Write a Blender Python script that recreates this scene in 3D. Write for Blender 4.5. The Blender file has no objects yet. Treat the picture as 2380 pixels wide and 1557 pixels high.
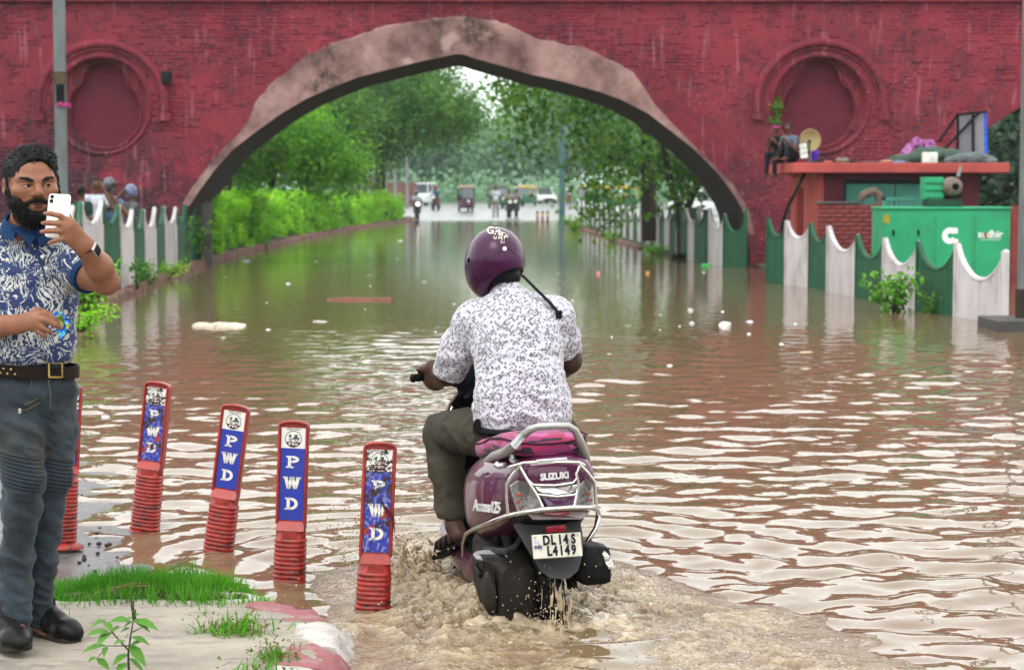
import bpy, bmesh, math, random
import numpy as np
from mathutils import Vector, Matrix, Euler

random.seed(7)
rng = np.random.default_rng(7)
R = math.radians
scene = bpy.context.scene
col = scene.collection

# ------------------------------------------------------------------ camera
FPX, UC, VC, CAMZ = 4628.0, 1190.0, 778.5, 1.69
PITCH = math.atan(338.5 / FPX)
cam_data = bpy.data.cameras.new('camera')
cam = bpy.data.objects.new('camera', cam_data)
col.objects.link(cam)
cam.location = (0, 0, CAMZ)
cam.rotation_euler = (math.pi / 2 - PITCH, 0, 0)
cam_data.sensor_width = 36.0
cam_data.lens = 70.0
cam_data.clip_start = 0.05
cam_data.clip_end = 3000
cam_data.dof.use_dof = True
cam_data.dof.focus_distance = 8.0
cam_data.dof.aperture_fstop = 5.2
scene.camera = cam

# ------------------------------------------------------------------ world, sun, exposure
world = bpy.data.worlds.new('World')
scene.world = world
world.use_nodes = True
wn = world.node_tree
wn.nodes.clear()
w_out = wn.nodes.new('ShaderNodeOutputWorld')
w_bg = wn.nodes.new('ShaderNodeBackground')
w_sky = wn.nodes.new('ShaderNodeTexSky')
w_sky.sky_type = 'NISHITA'
w_sky.sun_disc = False
w_sky.sun_elevation = R(58)
w_sky.sun_rotation = R(200)
w_sky.air_density = 1.0
w_sky.dust_density = 4.0
w_sky.ozone_density = 1.0
w_hs = wn.nodes.new('ShaderNodeHueSaturation')
w_hs.inputs['Saturation'].default_value = 0.12
w_mx = wn.nodes.new('ShaderNodeMixRGB')          # overcast veil: evens the clear sky out towards grey-white
w_mx.inputs[0].default_value = 0.7
w_mx.inputs[2].default_value = (11.2, 11.6, 11.5, 1)
wn.links.new(w_sky.outputs[0], w_hs.inputs['Color'])
wn.links.new(w_hs.outputs[0], w_mx.inputs[1])
wn.links.new(w_mx.outputs[0], w_bg.inputs['Color'])
w_bg.inputs["Strength"].default_value = 0.148
wn.links.new(w_bg.outputs[0], w_out.inputs['Surface'])

sun_d = bpy.data.lights.new('sun', 'SUN')
sun_d.energy = 0.6
sun_d.angle = R(25)
sun_d.color = (1.0, 0.96, 0.90)
sun = bpy.data.objects.new('sun', sun_d)
col.objects.link(sun)
_e, _a = R(58), R(200)
_d = Vector((math.sin(_a) * math.cos(_e), math.cos(_a) * math.cos(_e), math.sin(_e)))
sun.rotation_euler = _d.to_track_quat('Z', 'Y').to_euler()
sun.location = (0, 0, 60)

scene.view_settings.view_transform = 'Standard'
scene.view_settings.look = 'None'
scene.view_settings.exposure = 0.85
scene.view_settings.gamma = 1.0
scene.view_settings.use_curve_mapping = False
scene.render.engine = 'CYCLES'
cy = scene.cycles
cy.use_denoising = True
try:
    cy.denoiser = 'OPENIMAGEDENOISE'
except Exception:
    pass
cy.max_bounces = 6
cy.diffuse_bounces = 3
cy.glossy_bounces = 4
cy.transmission_bounces = 4
cy.volume_bounces = 0
cy.transparent_max_bounces = 6
cy.use_adaptive_sampling = True
cy.adaptive_threshold = 0.02
cy.sample_clamp_indirect = 8
cy.caustics_reflective = False
cy.caustics_refractive = False

# ------------------------------------------------------------------ photo geometry (2380 x 1557 reading of the photograph)
_cp, _sp = math.cos(PITCH), math.sin(PITCH)
def ray(u, v):
    dx, dz = (u - UC) / FPX, (VC - v) / FPX
    return Vector((dx, _cp + dz * _sp, -_sp + dz * _cp))
def at(u, v, Y):
    d = ray(u, v)
    t = Y / d.y
    return Vector((d.x * t, Y, CAMZ + d.z * t))
def on(u, v, z=0.0):
    d = ray(u, v)
    t = (z - CAMZ) / d.z
    return Vector((d.x * t, d.y * t, z))
def px(Y):
    return FPX / Y

# ------------------------------------------------------------------ objects
def link(o):
    col.objects.link(o)
    return o
def tag(o, label=None, cat=None, group=None, kind=None):
    if label: o['label'] = label
    if cat: o['category'] = cat
    if group: o['group'] = group
    if kind: o['kind'] = kind
    return o
def thing(name, label, cat, loc=(0, 0, 0), group=None, rz=0.0):
    o = link(bpy.data.objects.new(name, None))
    o.empty_display_size = 0.1
    o.location = loc
    o.rotation_euler = (0, 0, rz)
    return tag(o, label, cat, group)
def wmat(o):
    m = Matrix.LocRotScale(o.location, o.rotation_euler, o.scale)
    if o.parent:
        m = wmat(o.parent) @ o.matrix_parent_inverse @ m
    return m
def newobj(name, me, parent=None, local=False):
    o = link(bpy.data.objects.new(name, me))
    if parent:
        o.parent = parent
        if not local:                      # geometry given in world space
            o.matrix_parent_inverse = wmat(parent).inverted()
    return o
def copy_tree(o, parent=None):
    kids = KIDS.get(o, None)
    c = o.copy(); col.objects.link(c)
    if parent: c.parent = parent
    for ch in list(o.children):
        copy_tree(ch, c)
    return c
KIDS = {}

def mesh_np(name, V, quads=None, tris=None, smooth=False, mat=None):
    """mesh straight from numpy arrays"""
    V = np.asarray(V, dtype=np.float32)
    parts, sizes = [], []
    if quads is not None and len(quads):
        q = np.asarray(quads, dtype=np.int32); parts.append(q.ravel()); sizes.append(np.full(len(q), 4, np.int32))
    if tris is not None and len(tris):
        t = np.asarray(tris, dtype=np.int32); parts.append(t.ravel()); sizes.append(np.full(len(t), 3, np.int32))
    li = np.concatenate(parts); sz = np.concatenate(sizes)
    st = np.concatenate([[0], np.cumsum(sz)[:-1]]).astype(np.int32)
    me = bpy.data.meshes.new(name)
    me.vertices.add(len(V)); me.vertices.foreach_set('co', V.ravel())
    me.loops.add(len(li)); me.loops.foreach_set('vertex_index', li)
    me.polygons.add(len(sz)); me.polygons.foreach_set('loop_start', st)
    if smooth:
        me.polygons.foreach_set('use_smooth', np.ones(len(sz), dtype=bool))
    me.update(calc_edges=True)
    if mat: me.materials.append(mat)
    return me

class MB:
    """collects primitives into ONE mesh"""
    def __init__(s):
        s.v, s.f = [], []
    def add(s, vs, fs, M=None):
        b = len(s.v)
        if M is not None: vs = [M @ Vector(p) for p in vs]
        s.v += [tuple(p) for p in vs]
        s.f += [tuple(i + b for i in f) for f in fs]
        return s
    def box(s, x0, x1, y0, y1, z0, z1, M=None):
        vs = [(x0, y0, z0), (x1, y0, z0), (x1, y1, z0), (x0, y1, z0), (x0, y0, z1), (x1, y0, z1), (x1, y1, z1), (x0, y1, z1)]
        return s.add(vs, [(0, 3, 2, 1), (4, 5, 6, 7), (0, 1, 5, 4), (1, 2, 6, 5), (2, 3, 7, 6), (3, 0, 4, 7)], M)
    def cbox(s, c, size, M=None):
        x, y, z = c; a, b, d = size[0] / 2, size[1] / 2, size[2] / 2
        return s.box(x - a, x + a, y - b, y + b, z - d, z + d, M)
    def loft(s, rings, cap=True, closed=True, M=None):
        n = len(rings[0]); vs = [p for r in rings for p in r]; fs = []
        for i in range(len(rings) - 1):
            for j in range(n if closed else n - 1):
                k = (j + 1) % n
                fs.append((i * n + j, i * n + k, (i + 1) * n + k, (i + 1) * n + j))
        if cap and closed:
            fs.append(tuple(reversed(range(n)))); fs.append(tuple(range((len(rings) - 1) * n, len(rings) * n)))
        return s.add(vs, fs, M)
    def tube(s, pts, r, n=8, cap=True, M=None, flat=None):
        pts = [Vector(p) for p in pts]; m = len(pts)
        if not hasattr(r, '__len__'): r = [r] * m
        rings = []; prev = None
        for i, p in enumerate(pts):
            a = pts[max(i - 1, 0)]; b = pts[min(i + 1, m - 1)]
            t = (b - a).normalized() if (b - a).length > 1e-9 else Vector((0, 0, 1))
            if prev is None:
                up = Vector((0, 0, 1)) if abs(t.z) < 0.9 else Vector((0, 1, 0))
                nx = t.cross(up).normalized()
            else:
                nx = (prev - t * prev.dot(t)).normalized()
            prev = nx; ny = t.cross(nx)
            q = flat or 1.0
            rings.append([p + nx * (r[i] * math.cos(2 * math.pi * k / n)) + ny * (r[i] * q * math.sin(2 * math.pi * k / n)) for k in range(n)])
        return s.loft(rings, cap, True, M)
    def lathe(s, prof, n=16, axis='z', M=None, cap=True):
        rings = []
        for r, h in prof:
            ring = []
            for k in range(n):
                a = 2 * math.pi * k / n; c, d = r * math.cos(a), r * math.sin(a)
                ring.append((c, d, h) if axis == 'z' else ((h, c, d) if axis == 'x' else (d, h, c)))
            rings.append(ring)
        return s.loft(rings, cap, True, M)
    def ell(s, c, r, n=12, m=8, M=None):
        c = Vector(c); r = Vector(r) if hasattr(r, '__len__') else Vector((r, r, r))
        rings = []
        for i in range(m + 1):
            th = math.pi * i / m; sz, cz = max(math.sin(th), 1e-3), -math.cos(th)
            rings.append([(c.x + r.x * sz * math.cos(2 * math.pi * k / n), c.y + r.y * sz * math.sin(2 * math.pi * k / n), c.z + r.z * cz) for k in range(n)])
        return s.loft(rings, True, True, M)
    def prism(s, poly, ext, M=None):
        """poly: 3D points, ext: vector"""
        e = Vector(ext); n = len(poly)
        vs = [Vector(p) for p in poly] + [Vector(p) + e for p in poly]
        fs = [tuple(range(n)), tuple(reversed(range(n, 2 * n)))] + [(i, i + n, (i + 1) % n + n, (i + 1) % n) for i in range(n)]
        return s.add(vs, fs, M)
    def build(s, name, mat, parent=None, smooth=False, bevel=0.0, seg=2, local=False, auto=None, fix=True):
        me = bpy.data.meshes.new(name)
        me.from_pydata(s.v, [], s.f)
        if fix or bevel:
            bm = bmesh.new(); bm.from_mesh(me)
            bmesh.ops.recalc_face_normals(bm, faces=bm.faces)
            if bevel:
                ed = [e for e in bm.edges if len(e.link_faces) == 2 and e.calc_face_angle(0) > 0.5]
                bmesh.ops.bevel(bm, geom=ed, offset=bevel, segments=seg, profile=0.5, affect='EDGES', clamp_overlap=True)
            bm.to_mesh(me); bm.free()
        if smooth:
            me.polygons.foreach_set('use_smooth', [True] * len(me.polygons))
            ang = R(auto if auto else 50)
            bm = bmesh.new(); bm.from_mesh(me)
            for e in bm.edges:
                if len(e.link_faces) == 2 and e.calc_face_angle(0) > ang: e.smooth = False
            bm.to_mesh(me); bm.free()
        if mat: me.materials.append(mat)
        return newobj(name, me, parent, local)

def obj_np(name, V, quads=None, tris=None, mat=None, parent=None, smooth=False, local=False):
    return newobj(name, mesh_np(name, V, quads, tris, smooth, mat), parent, local)

# ------------------------------------------------------------------ noise in numpy
def _hash(ix, iy, iz, seed):
    h = (ix.astype(np.int64) * 374761393 + iy.astype(np.int64) * 668265263 + iz.astype(np.int64) * 2147483647 + seed * 974634541) & 0x7fffffff
    h = ((h ^ (h >> 13)) * 1274126177) & 0x7fffffff
    h = h ^ (h >> 16)
    return (h & 0xffff).astype(np.float32) / 32767.5 - 1.0
def vnoise(x, y, z=None, seed=0):
    x = np.asarray(x, np.float32); y = np.asarray(y, np.float32)
    z = np.zeros_like(x) if z is None else np.asarray(z, np.float32)
    x0, y0, z0 = np.floor(x), np.floor(y), np.floor(z)
    fx, fy, fz = x - x0, y - y0, z - z0
    fx, fy, fz = [f * f * f * (f * (f * 6 - 15) + 10) for f in (fx, fy, fz)]
    out = 0
    for i in (0, 1):
        for j in (0, 1):
            for k in (0, 1):
                w = (fx if i else 1 - fx) * (fy if j else 1 - fy) * (fz if k else 1 - fz)
                out = out + w * _hash(x0 + i, y0 + j, z0 + k, seed)
    return out
def fbm(x, y, z=None, oct=4, seed=0, gain=0.5, lac=2.03):
    a, s, t = 1.0, 0.0, 0.0
    z = np.zeros_like(np.asarray(x, np.float32)) if z is None else z
    for o in range(oct):
        s = s + a * vnoise(x, y, z, seed + o * 17); t += a
        x, y, z = x * lac, y * lac, z * lac; a *= gain
    return s / t

# ------------------------------------------------------------------ signed-distance modelling for bodies and cloth
class SDF:
    def __init__(s, lo, hi, h):
        s.h = h; s.lo = np.array(lo, np.float64)
        s.n = np.ceil((np.array(hi) - s.lo) / h).astype(int) + 1
        s.F = np.full(s.n, 9.0, np.float32)
    def _blk(s, lo, hi):
        a = np.maximum(np.floor((np.array(lo) - s.lo) / s.h).astype(int), 0)
        b = np.minimum(np.ceil((np.array(hi) - s.lo) / s.h).astype(int) + 1, s.n)
        if np.any(b <= a): return None
        ax = [(s.lo[i] + s.h * np.arange(a[i], b[i])).astype(np.float32) for i in range(3)]
        sl = tuple(slice(a[i], b[i]) for i in range(3))
        return sl, ax[0][:, None, None], ax[1][None, :, None], ax[2][None, None, :]
    def _put(s, sl, d, k, op):
        f = s.F[sl]
        if op == 'sub':
            d = -d
            hh = np.maximum(k - np.abs(f - d), 0) / k if k > 0 else 0
            s.F[sl] = np.maximum(f, d) + hh * hh * k * 0.25
        else:
            hh = np.maximum(k - np.abs(f - d), 0) / k if k > 0 else 0
            s.F[sl] = np.minimum(f, d) - hh * hh * k * 0.25
    def cone(s, a, b, ra, rb=None, k=0.02, n=None, q=1.0, op='add'):
        a = np.array(a, float); b = np.array(b, float); rb = ra if rb is None else rb
        m = max(ra, rb) * max(1.0, 1.0 / q) + k + 2 * s.h
        B = s._blk(np.minimum(a, b) - m, np.maximum(a, b) + m)
        if B is None: return s
        sl, X, Y, Z = B
        ab = b - a; L = max(ab @ ab, 1e-12)
        wx, wy, wz = X - a[0], Y - a[1], Z - a[2]
        t = np.clip((wx * ab[0] + wy * ab[1] + wz * ab[2]) / L, 0, 1)
        wx, wy, wz = wx - t * ab[0], wy - t * ab[1], wz - t * ab[2]
        if n is not None:
            n = np.array(n, float); n /= np.linalg.norm(n)
            dn = (wx * n[0] + wy * n[1] + wz * n[2]) * (q - 1.0)
            wx, wy, wz = wx + dn * n[0], wy + dn * n[1], wz + dn * n[2]
        d = np.sqrt(wx * wx + wy * wy + wz * wz) - (ra + (rb - ra) * t)
        s._put(sl, d.astype(np.float32), k, op); return s
    def chain(s, pts, rs, k=0.02, n=None, q=1.0):
        for i in range(len(pts) - 1):
            s.cone(pts[i], pts[i + 1], rs[i], rs[i + 1], k, n, q)
        return s
    def ell(s, c, r, k=0.02, rot=None, op='add'):
        c = np.array(c, float); r = np.array(r, float)
        m = r.max() + k + 2 * s.h
        B = s._blk(c - m, c + m)
        if B is None: return s
        sl, X, Y, Z = B
        x, y, z = X - c[0], Y - c[1], Z - c[2]
        if rot is not None:
            q = np.array(rot)                       # columns: local axes in world
            x, y, z = (x * q[0, 0] + y * q[1, 0] + z * q[2, 0], x * q[0, 1] + y * q[1, 1] + z * q[2, 1], x * q[0, 2] + y * q[1, 2] + z * q[2, 2])
        k0 = np.sqrt((x / r[0]) ** 2 + (y / r[1]) ** 2 + (z / r[2]) ** 2)
        k1 = np.sqrt((x / r[0] ** 2) ** 2 + (y / r[1] ** 2) ** 2 + (z / r[2] ** 2) ** 2)
        d = k0 * (k0 - 1.0) / np.maximum(k1, 1e-6)
        s._put(sl, d.astype(np.float32), k, op); return s
    def cut(s, p, n, k=0.005):
        """remove the half space on the side n points to"""
        n = np.array(n, float); n /= np.linalg.norm(n)
        ax = [(s.lo[i] + s.h * np.arange(s.n[i])).astype(np.float32) for i in range(3)]
        d = -((ax[0][:, None, None] - p[0]) * n[0] + (ax[1][None, :, None] - p[1]) * n[1] + (ax[2][None, None, :] - p[2]) * n[2])
        hh = np.maximum(k - np.abs(s.F + d), 0) / k
        s.F = np.maximum(s.F, -d) + hh * hh * k * 0.25
        return s
    def lcut(s, p, n, rad=0.085, off=0.05):
        """cut only near p: trims a sleeve or a trouser leg"""
        p = np.array(p, float); n = np.array(n, float); n /= np.linalg.norm(n)
        c = p + n * off
        B = s._blk(c - rad, c + rad)
        if B is None: return s
        sl, X, Y, Z = B
        d = (X - p[0]) * n[0] + (Y - p[1]) * n[1] + (Z - p[2]) * n[2]
        s.F[sl] = np.maximum(s.F[sl], d.astype(np.float32)); return s
    def mesh(s, disp=None):
        F, S = s.F, s.F < 0
        occ = sum(S[i:S.shape[0] - 1 + i, j:S.shape[1] - 1 + j, k:S.shape[2] - 1 + k].astype(np.int8) for i in (0, 1) for j in (0, 1) for k in (0, 1))
        act = (occ > 0) & (occ < 8)
        ci = np.argwhere(act)
        idx = np.full(act.shape, -1, np.int32); idx[act] = np.arange(len(ci))
        acc = np.zeros((len(ci), 3)); cnt = np.zeros(len(ci))
        for ax in range(3):
            o1, o2 = [a for a in range(3) if a != ax]
            for p in (0, 1):
                for q in (0, 1):
                    off = np.zeros(3, int); off[o1], off[o2] = p, q
                    e = np.zeros(3, int); e[ax] = 1
                    A = ci + off; Bq = A + e
                    fa, fb = F[A[:, 0], A[:, 1], A[:, 2]], F[Bq[:, 0], Bq[:, 1], Bq[:, 2]]
                    m = (fa < 0) != (fb < 0)
                    t = np.where(m, fa / np.where(m, fa - fb, 1), 0)
                    pt = off[None, :] + t[:, None] * e[None, :]
                    acc += np.where(m[:, None], pt, 0); cnt += m
        V = (ci + acc / np.maximum(cnt, 1)[:, None]) * s.h + s.lo
        Q = []
        for ax in range(3):
            o1, o2 = [(1, 2), (2, 0), (0, 1)][ax]
            n0 = [S.shape[0], S.shape[1], S.shape[2]]
            slA = [slice(None)] * 3; slB = [slice(None)] * 3
            slA[ax] = slice(0, n0[ax] - 1); slB[ax] = slice(1, n0[ax])
            for o in (o1, o2):
                slA[o] = slice(1, n0[o] - 1); slB[o] = slice(1, n0[o] - 1)
            A, Bm = S[tuple(slA)], S[tuple(slB)]
            for pos in (True, False):
                w = np.argwhere(A & ~Bm if pos else ~A & Bm)
                if not len(w): continue
                base = w.copy(); base[:, o1] += 1; base[:, o2] += 1
                d1 = np.zeros(3, int); d1[o1] = 1; d2 = np.zeros(3, int); d2[o2] = 1
                g = lambda z: idx[z[:, 0], z[:, 1], z[:, 2]]
                a, b, c, d = g(base - d1 - d2), g(base - d2), g(base), g(base - d1)
                Q.append(np.stack([a, b, c, d] if pos else [d, c, b, a], 1))
        return V, np.concatenate(Q)
def vnormals(V, Q):
    fn = np.cross(V[Q[:, 2]] - V[Q[:, 0]], V[Q[:, 3]] - V[Q[:, 1]])
    N = np.zeros_like(V)
    for i in range(4): np.add.at(N, Q[:, i], fn)
    return N / np.maximum(np.linalg.norm(N, axis=1, keepdims=True), 1e-9)
def smooth_mesh(V, Q, it=1, f=0.5):
    for _ in range(it):
        A = np.zeros_like(V); c = np.zeros(len(V))
        for i in range(4):
            for j in ((i + 1) % 4, (i + 3) % 4):
                np.add.at(A, Q[:, i], V[Q[:, j]]); np.add.at(c, Q[:, i], 1)
        V = V + f * (A / np.maximum(c, 1)[:, None] - V)
    return V
def sdf_obj(S, name, mat, parent=None, disp=None, it=1, local=False, f=0.5):
    V, Q = S.mesh()
    if it: V = smooth_mesh(V, Q, it, f)
    if disp is not None:
        N = vnormals(V, Q)
        V = V + N * disp(V, N)[:, None]
    return obj_np(name, V, quads=Q, mat=mat, parent=parent, smooth=True, local=local)

# ------------------------------------------------------------------ materials
MATS = {}
def hexc(h):
    c = [int(h[i:i + 2], 16) / 255 for i in (0, 2, 4)]
    return tuple((x / 12.92 if x <= 0.04045 else ((x + 0.055) / 1.055) ** 2.4) for x in c)
DK = [True]
def dk(c):
    """albedo of matt coloured surfaces, measured under this sky"""
    if not DK[0]: return c
    m = max(c[:3]); f = 0.39 + 0.61 * min(m / 0.6, 1.0) ** 2
    return tuple(x * f for x in c[:3])
class NT:
    """small node-tree writer"""
    def __init__(s, name, kind='Object'):
        s.kind = kind; s.m = bpy.data.materials.new(name); s.m.use_nodes = True
        s.t = s.m.node_tree; s.t.nodes.clear()
        s.out = s.n('ShaderNodeOutputMaterial')
    def n(s, typ, **kw):
        nd = s.t.nodes.new(typ)
        for k, v in kw.items():
            if hasattr(nd, k) and k not in ('inputs',): setattr(nd, k, v)
        return nd
    def l(s, a, b): s.t.links.new(a, b)
    def coord(s, scale=(1, 1, 1), rot=(0, 0, 0), kind=None):
        kind = kind or s.kind; c = s.n('ShaderNodeNewGeometry' if kind == 'Position' else 'ShaderNodeTexCoord'); m = s.n('ShaderNodeMapping')
        m.inputs['Scale'].default_value = scale if hasattr(scale, '__len__') else (scale,) * 3
        m.inputs['Rotation'].default_value = rot
        s.l(c.outputs[kind], m.inputs['Vector']); return m.outputs['Vector']
    def noise(s, vec, scale=5, detail=4, rough=0.55, dist=0.0):
        a = s.n('ShaderNodeTexNoise'); a.inputs['Scale'].default_value = scale; a.inputs['Detail'].default_value = detail
        a.inputs['Roughness'].default_value = rough; a.inputs['Distortion'].default_value = dist
        if vec is not None: s.l(vec, a.inputs['Vector'])
        return a.outputs['Fac']
    def voro(s, vec, scale=5, feature='F1', metric='EUCLIDEAN', rnd=1.0, out='Distance'):
        a = s.n('ShaderNodeTexVoronoi'); a.feature = feature; a.distance = metric
        a.inputs['Scale'].default_value = scale; a.inputs['Randomness'].default_value = rnd
        if vec is not None: s.l(vec, a.inputs['Vector'])
        return a.outputs[out]
    def ramp(s, fac, stops, interp='LINEAR'):
        a = s.n('ShaderNodeValToRGB'); cr = a.color_ramp; cr.interpolation = interp
        while len(cr.elements) < len(stops): cr.elements.new(0.5)
        for e, (p, c) in zip(cr.elements, stops):
            e.position = p; e.color = tuple(dk(c)) + (1,) if hasattr(c, '__len__') else (c, c, c, 1)
        s.l(fac, a.inputs['Fac']); return a.outputs['Color']
    def mix(s, fac, a, b, mode='MIX'):
        m = s.n('ShaderNodeMixRGB'); m.blend_type = mode
        for i, x in ((0, fac), (1, a), (2, b)):
            if hasattr(x, 'links') or isinstance(x, bpy.types.NodeSocket): s.l(x, m.inputs[i])
            elif i == 0: m.inputs[0].default_value = x
            else: m.inputs[i].default_value = tuple(dk(x))[:3] + (1,)
        return m.outputs[0]
    def math(s, op, a, b=0.0):
        m = s.n('ShaderNodeMath'); m.operation = op
        for i, x in ((0, a), (1, b)):
            if isinstance(x, bpy.types.NodeSocket): s.l(x, m.inputs[i])
            else: m.inputs[i].default_value = x
        return m.outputs[0]
    def bump(s, h, strength=0.3, dist=0.01, nrm=None):
        b = s.n('ShaderNodeBump'); b.inputs['Strength'].default_value = strength; b.inputs['Distance'].default_value = dist
        s.l(h, b.inputs['Height'])
        if nrm is not None: s.l(nrm, b.inputs['Normal'])
        return b.outputs['Normal']
    def sset(s, sock, x):
        if isinstance(x, bpy.types.NodeSocket): s.l(x, sock)
        elif hasattr(x, '__len__'): sock.default_value = tuple(dk(x))[:3] + (1,)
        else: sock.default_value = x
    def bsdf(s, color, rough=0.6, metal=0.0, normal=None, coat=0.0, spec=None, trans=0.0, ior=None, sheen=0.0, emit=None, emit_s=0.0, sss=0.0, alpha=None):
        b = s.n('ShaderNodeBsdfPrincipled')
        s.sset(b.inputs['Base Color'], color); s.sset(b.inputs['Roughness'], rough); s.sset(b.inputs['Metallic'], metal)
        if normal is not None: s.l(normal, b.inputs['Normal'])
        if coat: b.inputs['Coat Weight'].default_value = coat; b.inputs['Coat Roughness'].default_value = 0.05
        if spec is not None: b.inputs['Specular IOR Level'].default_value = spec
        if trans: b.inputs['Transmission Weight'].default_value = trans
        if ior: b.inputs['IOR'].default_value = ior
        if sheen: b.inputs['Sheen Weight'].default_value = sheen
        if sss:
            b.inputs['Subsurface Weight'].default_value = sss; b.inputs['Subsurface Radius'].default_value = (0.02, 0.008, 0.004); b.inputs['Subsurface Scale'].default_value = 0.3
        if emit is not None:
            s.sset(b.inputs['Emission Color'], emit); b.inputs['Emission Strength'].default_value = emit_s
        s.l(b.outputs[0], s.out.inputs['Surface']); return b
    def done(s): return s.m

def mat(name, color, color2=None, rough=0.6, metal=0.0, scale=8.0, amt=0.5, bump=0.0, bscale=None, bdist=0.005, coat=0.0, spec=None, dirt=None, dirt_amt=0.4, dscale=3.0, stretch=(1, 1, 1), sheen=0.0, sss=0.0):
    """general worn surface: two tones by noise, optional dirt blotches, fine relief"""
    if name in MATS: return MATS[name]
    t = NT(name); v = t.coord(stretch)
    DK[0] = metal < 0.5
    c1 = color; c2 = color2 or tuple(x * 0.72 for x in color)
    n1 = t.noise(v, scale, 5, 0.6)
    fac = t.ramp(n1, [(0.5 - 0.3 * amt - 0.02, 0.0), (0.5 + 0.3 * amt + 0.02, 1.0)])
    c = t.mix(fac, c1, c2)
    if dirt is not None:
        n2 = t.noise(v, dscale, 6, 0.7)
        c = t.mix(t.ramp(n2, [(0.52, 0.0), (0.52 + 0.25, dirt_amt)]), c, dirt)
    nrm = None; DK[0] = True
    if bump:
        nrm = t.bump(t.noise(v, bscale or scale * 6, 6, 0.6), bump, bdist)
    r = t.ramp(t.noise(v, scale * 2, 3), [(0.3, max(rough - 0.08, 0.02)), (0.7, min(rough + 0.08, 1.0))])
    t.bsdf(c, r, metal, nrm, coat, ((0.10 if max(color) < .05 else 0.22) if spec is None and metal < .5 else spec), sheen=sheen, sss=sss)
    MATS[name] = t.done(); return MATS[name]

def leaf_mat(name, c1, c2, c3, trans=0.35, rough=0.5):
    if name in MATS: return MATS[name]
    t = NT(name); DK[0] = False
    g = t.n('ShaderNodeNewGeometry')
    v = t.coord(1.0)
    n = t.noise(v, 0.9, 3)
    mx = t.math('ADD', t.math('MULTIPLY', g.outputs['Random Per Island'], 0.34), t.math('MULTIPLY', t.ramp(n, [(0.32, 0.0), (0.68, 1.0)]), 0.56))
    c = t.ramp(mx, [(0.15, c1), (0.5, c2), (0.9, c3)])
    b = t.bsdf(c, rough, spec=0.3)
    tr = t.n('ShaderNodeBsdfTranslucent'); t.l(t.mix(1.0, c, (1.0, 1.0, 0.55), 'MULTIPLY'), tr.inputs['Color'])
    ms = t.n('ShaderNodeMixShader'); ms.inputs[0].default_value = trans
    t.l(b.outputs[0], ms.inputs[1]); t.l(tr.outputs[0], ms.inputs[2]); t.l(ms.outputs[0], t.out.inputs['Surface'])
    MATS[name] = t.done(); DK[0] = True; return MATS[name]

# ------------------------------------------------------------------ text as flat or raised mesh
def text_mesh(body, size=1.0, ext=0.0, align='CENTER', bold=0.0, space=1.0, shear=0.0):
    cu = bpy.data.curves.new('lettering', 'FONT'); cu.body = body; cu.size = size; cu.extrude = ext
    cu.align_x = align; cu.align_y = 'CENTER'; cu.offset = bold; cu.space_character = space; cu.shear = shear
    cu.resolution_u = 3
    o = bpy.data.objects.new('lettering', cu); col.objects.link(o)
    dg = bpy.context.evaluated_depsgraph_get(); dg.update()
    me = bpy.data.meshes.new_from_object(o.evaluated_get(dg))
    vs = [v.co.copy() for v in me.vertices]; fs = [tuple(p.vertices) for p in me.polygons]
    bpy.data.objects.remove(o); bpy.data.curves.remove(cu); bpy.data.meshes.remove(me)
    return vs, fs
def add_text(mb, body, size, M, ext=0.0005, **kw):
    vs, fs = text_mesh(body, size, ext, **kw)
    mb.add(vs, fs, M); return mb

def strands(name, P, D0, D1, L, r, mat_, parent):
    """thin tapered hairs: root P, leaving along D0, ending along D1"""
    n = len(P); L = L[:, None]; nz = lambda a: a / np.maximum(np.linalg.norm(a, axis=1, keepdims=True), 1e-9)
    D0, D1 = nz(D0), nz(D1); p1 = P + D0 * L * .45; p2 = p1 + nz(D0 + D1) * L * .3; p3 = p2 + D1 * L * .35
    s_ = nz(np.cross(D0 + D1, np.array([.3, -1.0, .2]))); t_ = nz(np.cross(s_, D0 + D1)); V = []
    for p, k in ((P, 1.0), (p1, 1.0), (p2, .8), (p3, .25)):
        for a in (0, 2.094, 4.189): V.append(p + (s_ * math.cos(a) + t_ * math.sin(a)) * r * k)
    V = np.stack(V, 1).reshape(-1, 3); i = np.arange(n)[:, None] * 12
    Q = np.concatenate([i + np.array([[3 * g + a, 3 * g + (a + 1) % 3, 3 * g + 3 + (a + 1) % 3, 3 * g + 3 + a]]) for g in range(3) for a in range(3)])
    return obj_np(name, V, quads=Q, mat=mat_, parent=parent, smooth=True)

# ------------------------------------------------------------------ leaves
def leaf_cloud(P, N, size, seed=0, aspect=0.55, droop=0.0, fold=0.15, var=0.35):
    """one folded pointed leaf (4 triangles in 2 quads) at each P, facing roughly N"""
    r = np.random.default_rng(seed); n = len(P)
    N = N + r.normal(0, 0.55, (n, 3)); N /= np.maximum(np.linalg.norm(N, axis=1, keepdims=True), 1e-6)
    A = r.normal(0, 1, (n, 3)); A[:, 2] -= droop
    A -= N * np.sum(A * N, 1, keepdims=True); A /= np.maximum(np.linalg.norm(A, axis=1, keepdims=True), 1e-6)
    B = np.cross(N, A)
    s = (size * (1 + var * r.uniform(-1, 1, n)))[:, None]
    w = s * aspect * 0.5
    v0 = P - A * s * 0.5; v2 = P + A * s * 0.5
    m = P - A * s * 0.06
    v1 = m + B * w + N * s * fold; v3 = m - B * w + N * s * fold
    V = np.stack([v0, v1, v2, v3], 1).reshape(-1, 3)
    i = np.arange(n)[:, None] * 4
    T = np.concatenate([i + np.array([[0, 1, 2]]), i + np.array([[0, 2, 3]])], 0)
    return V, T
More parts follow.
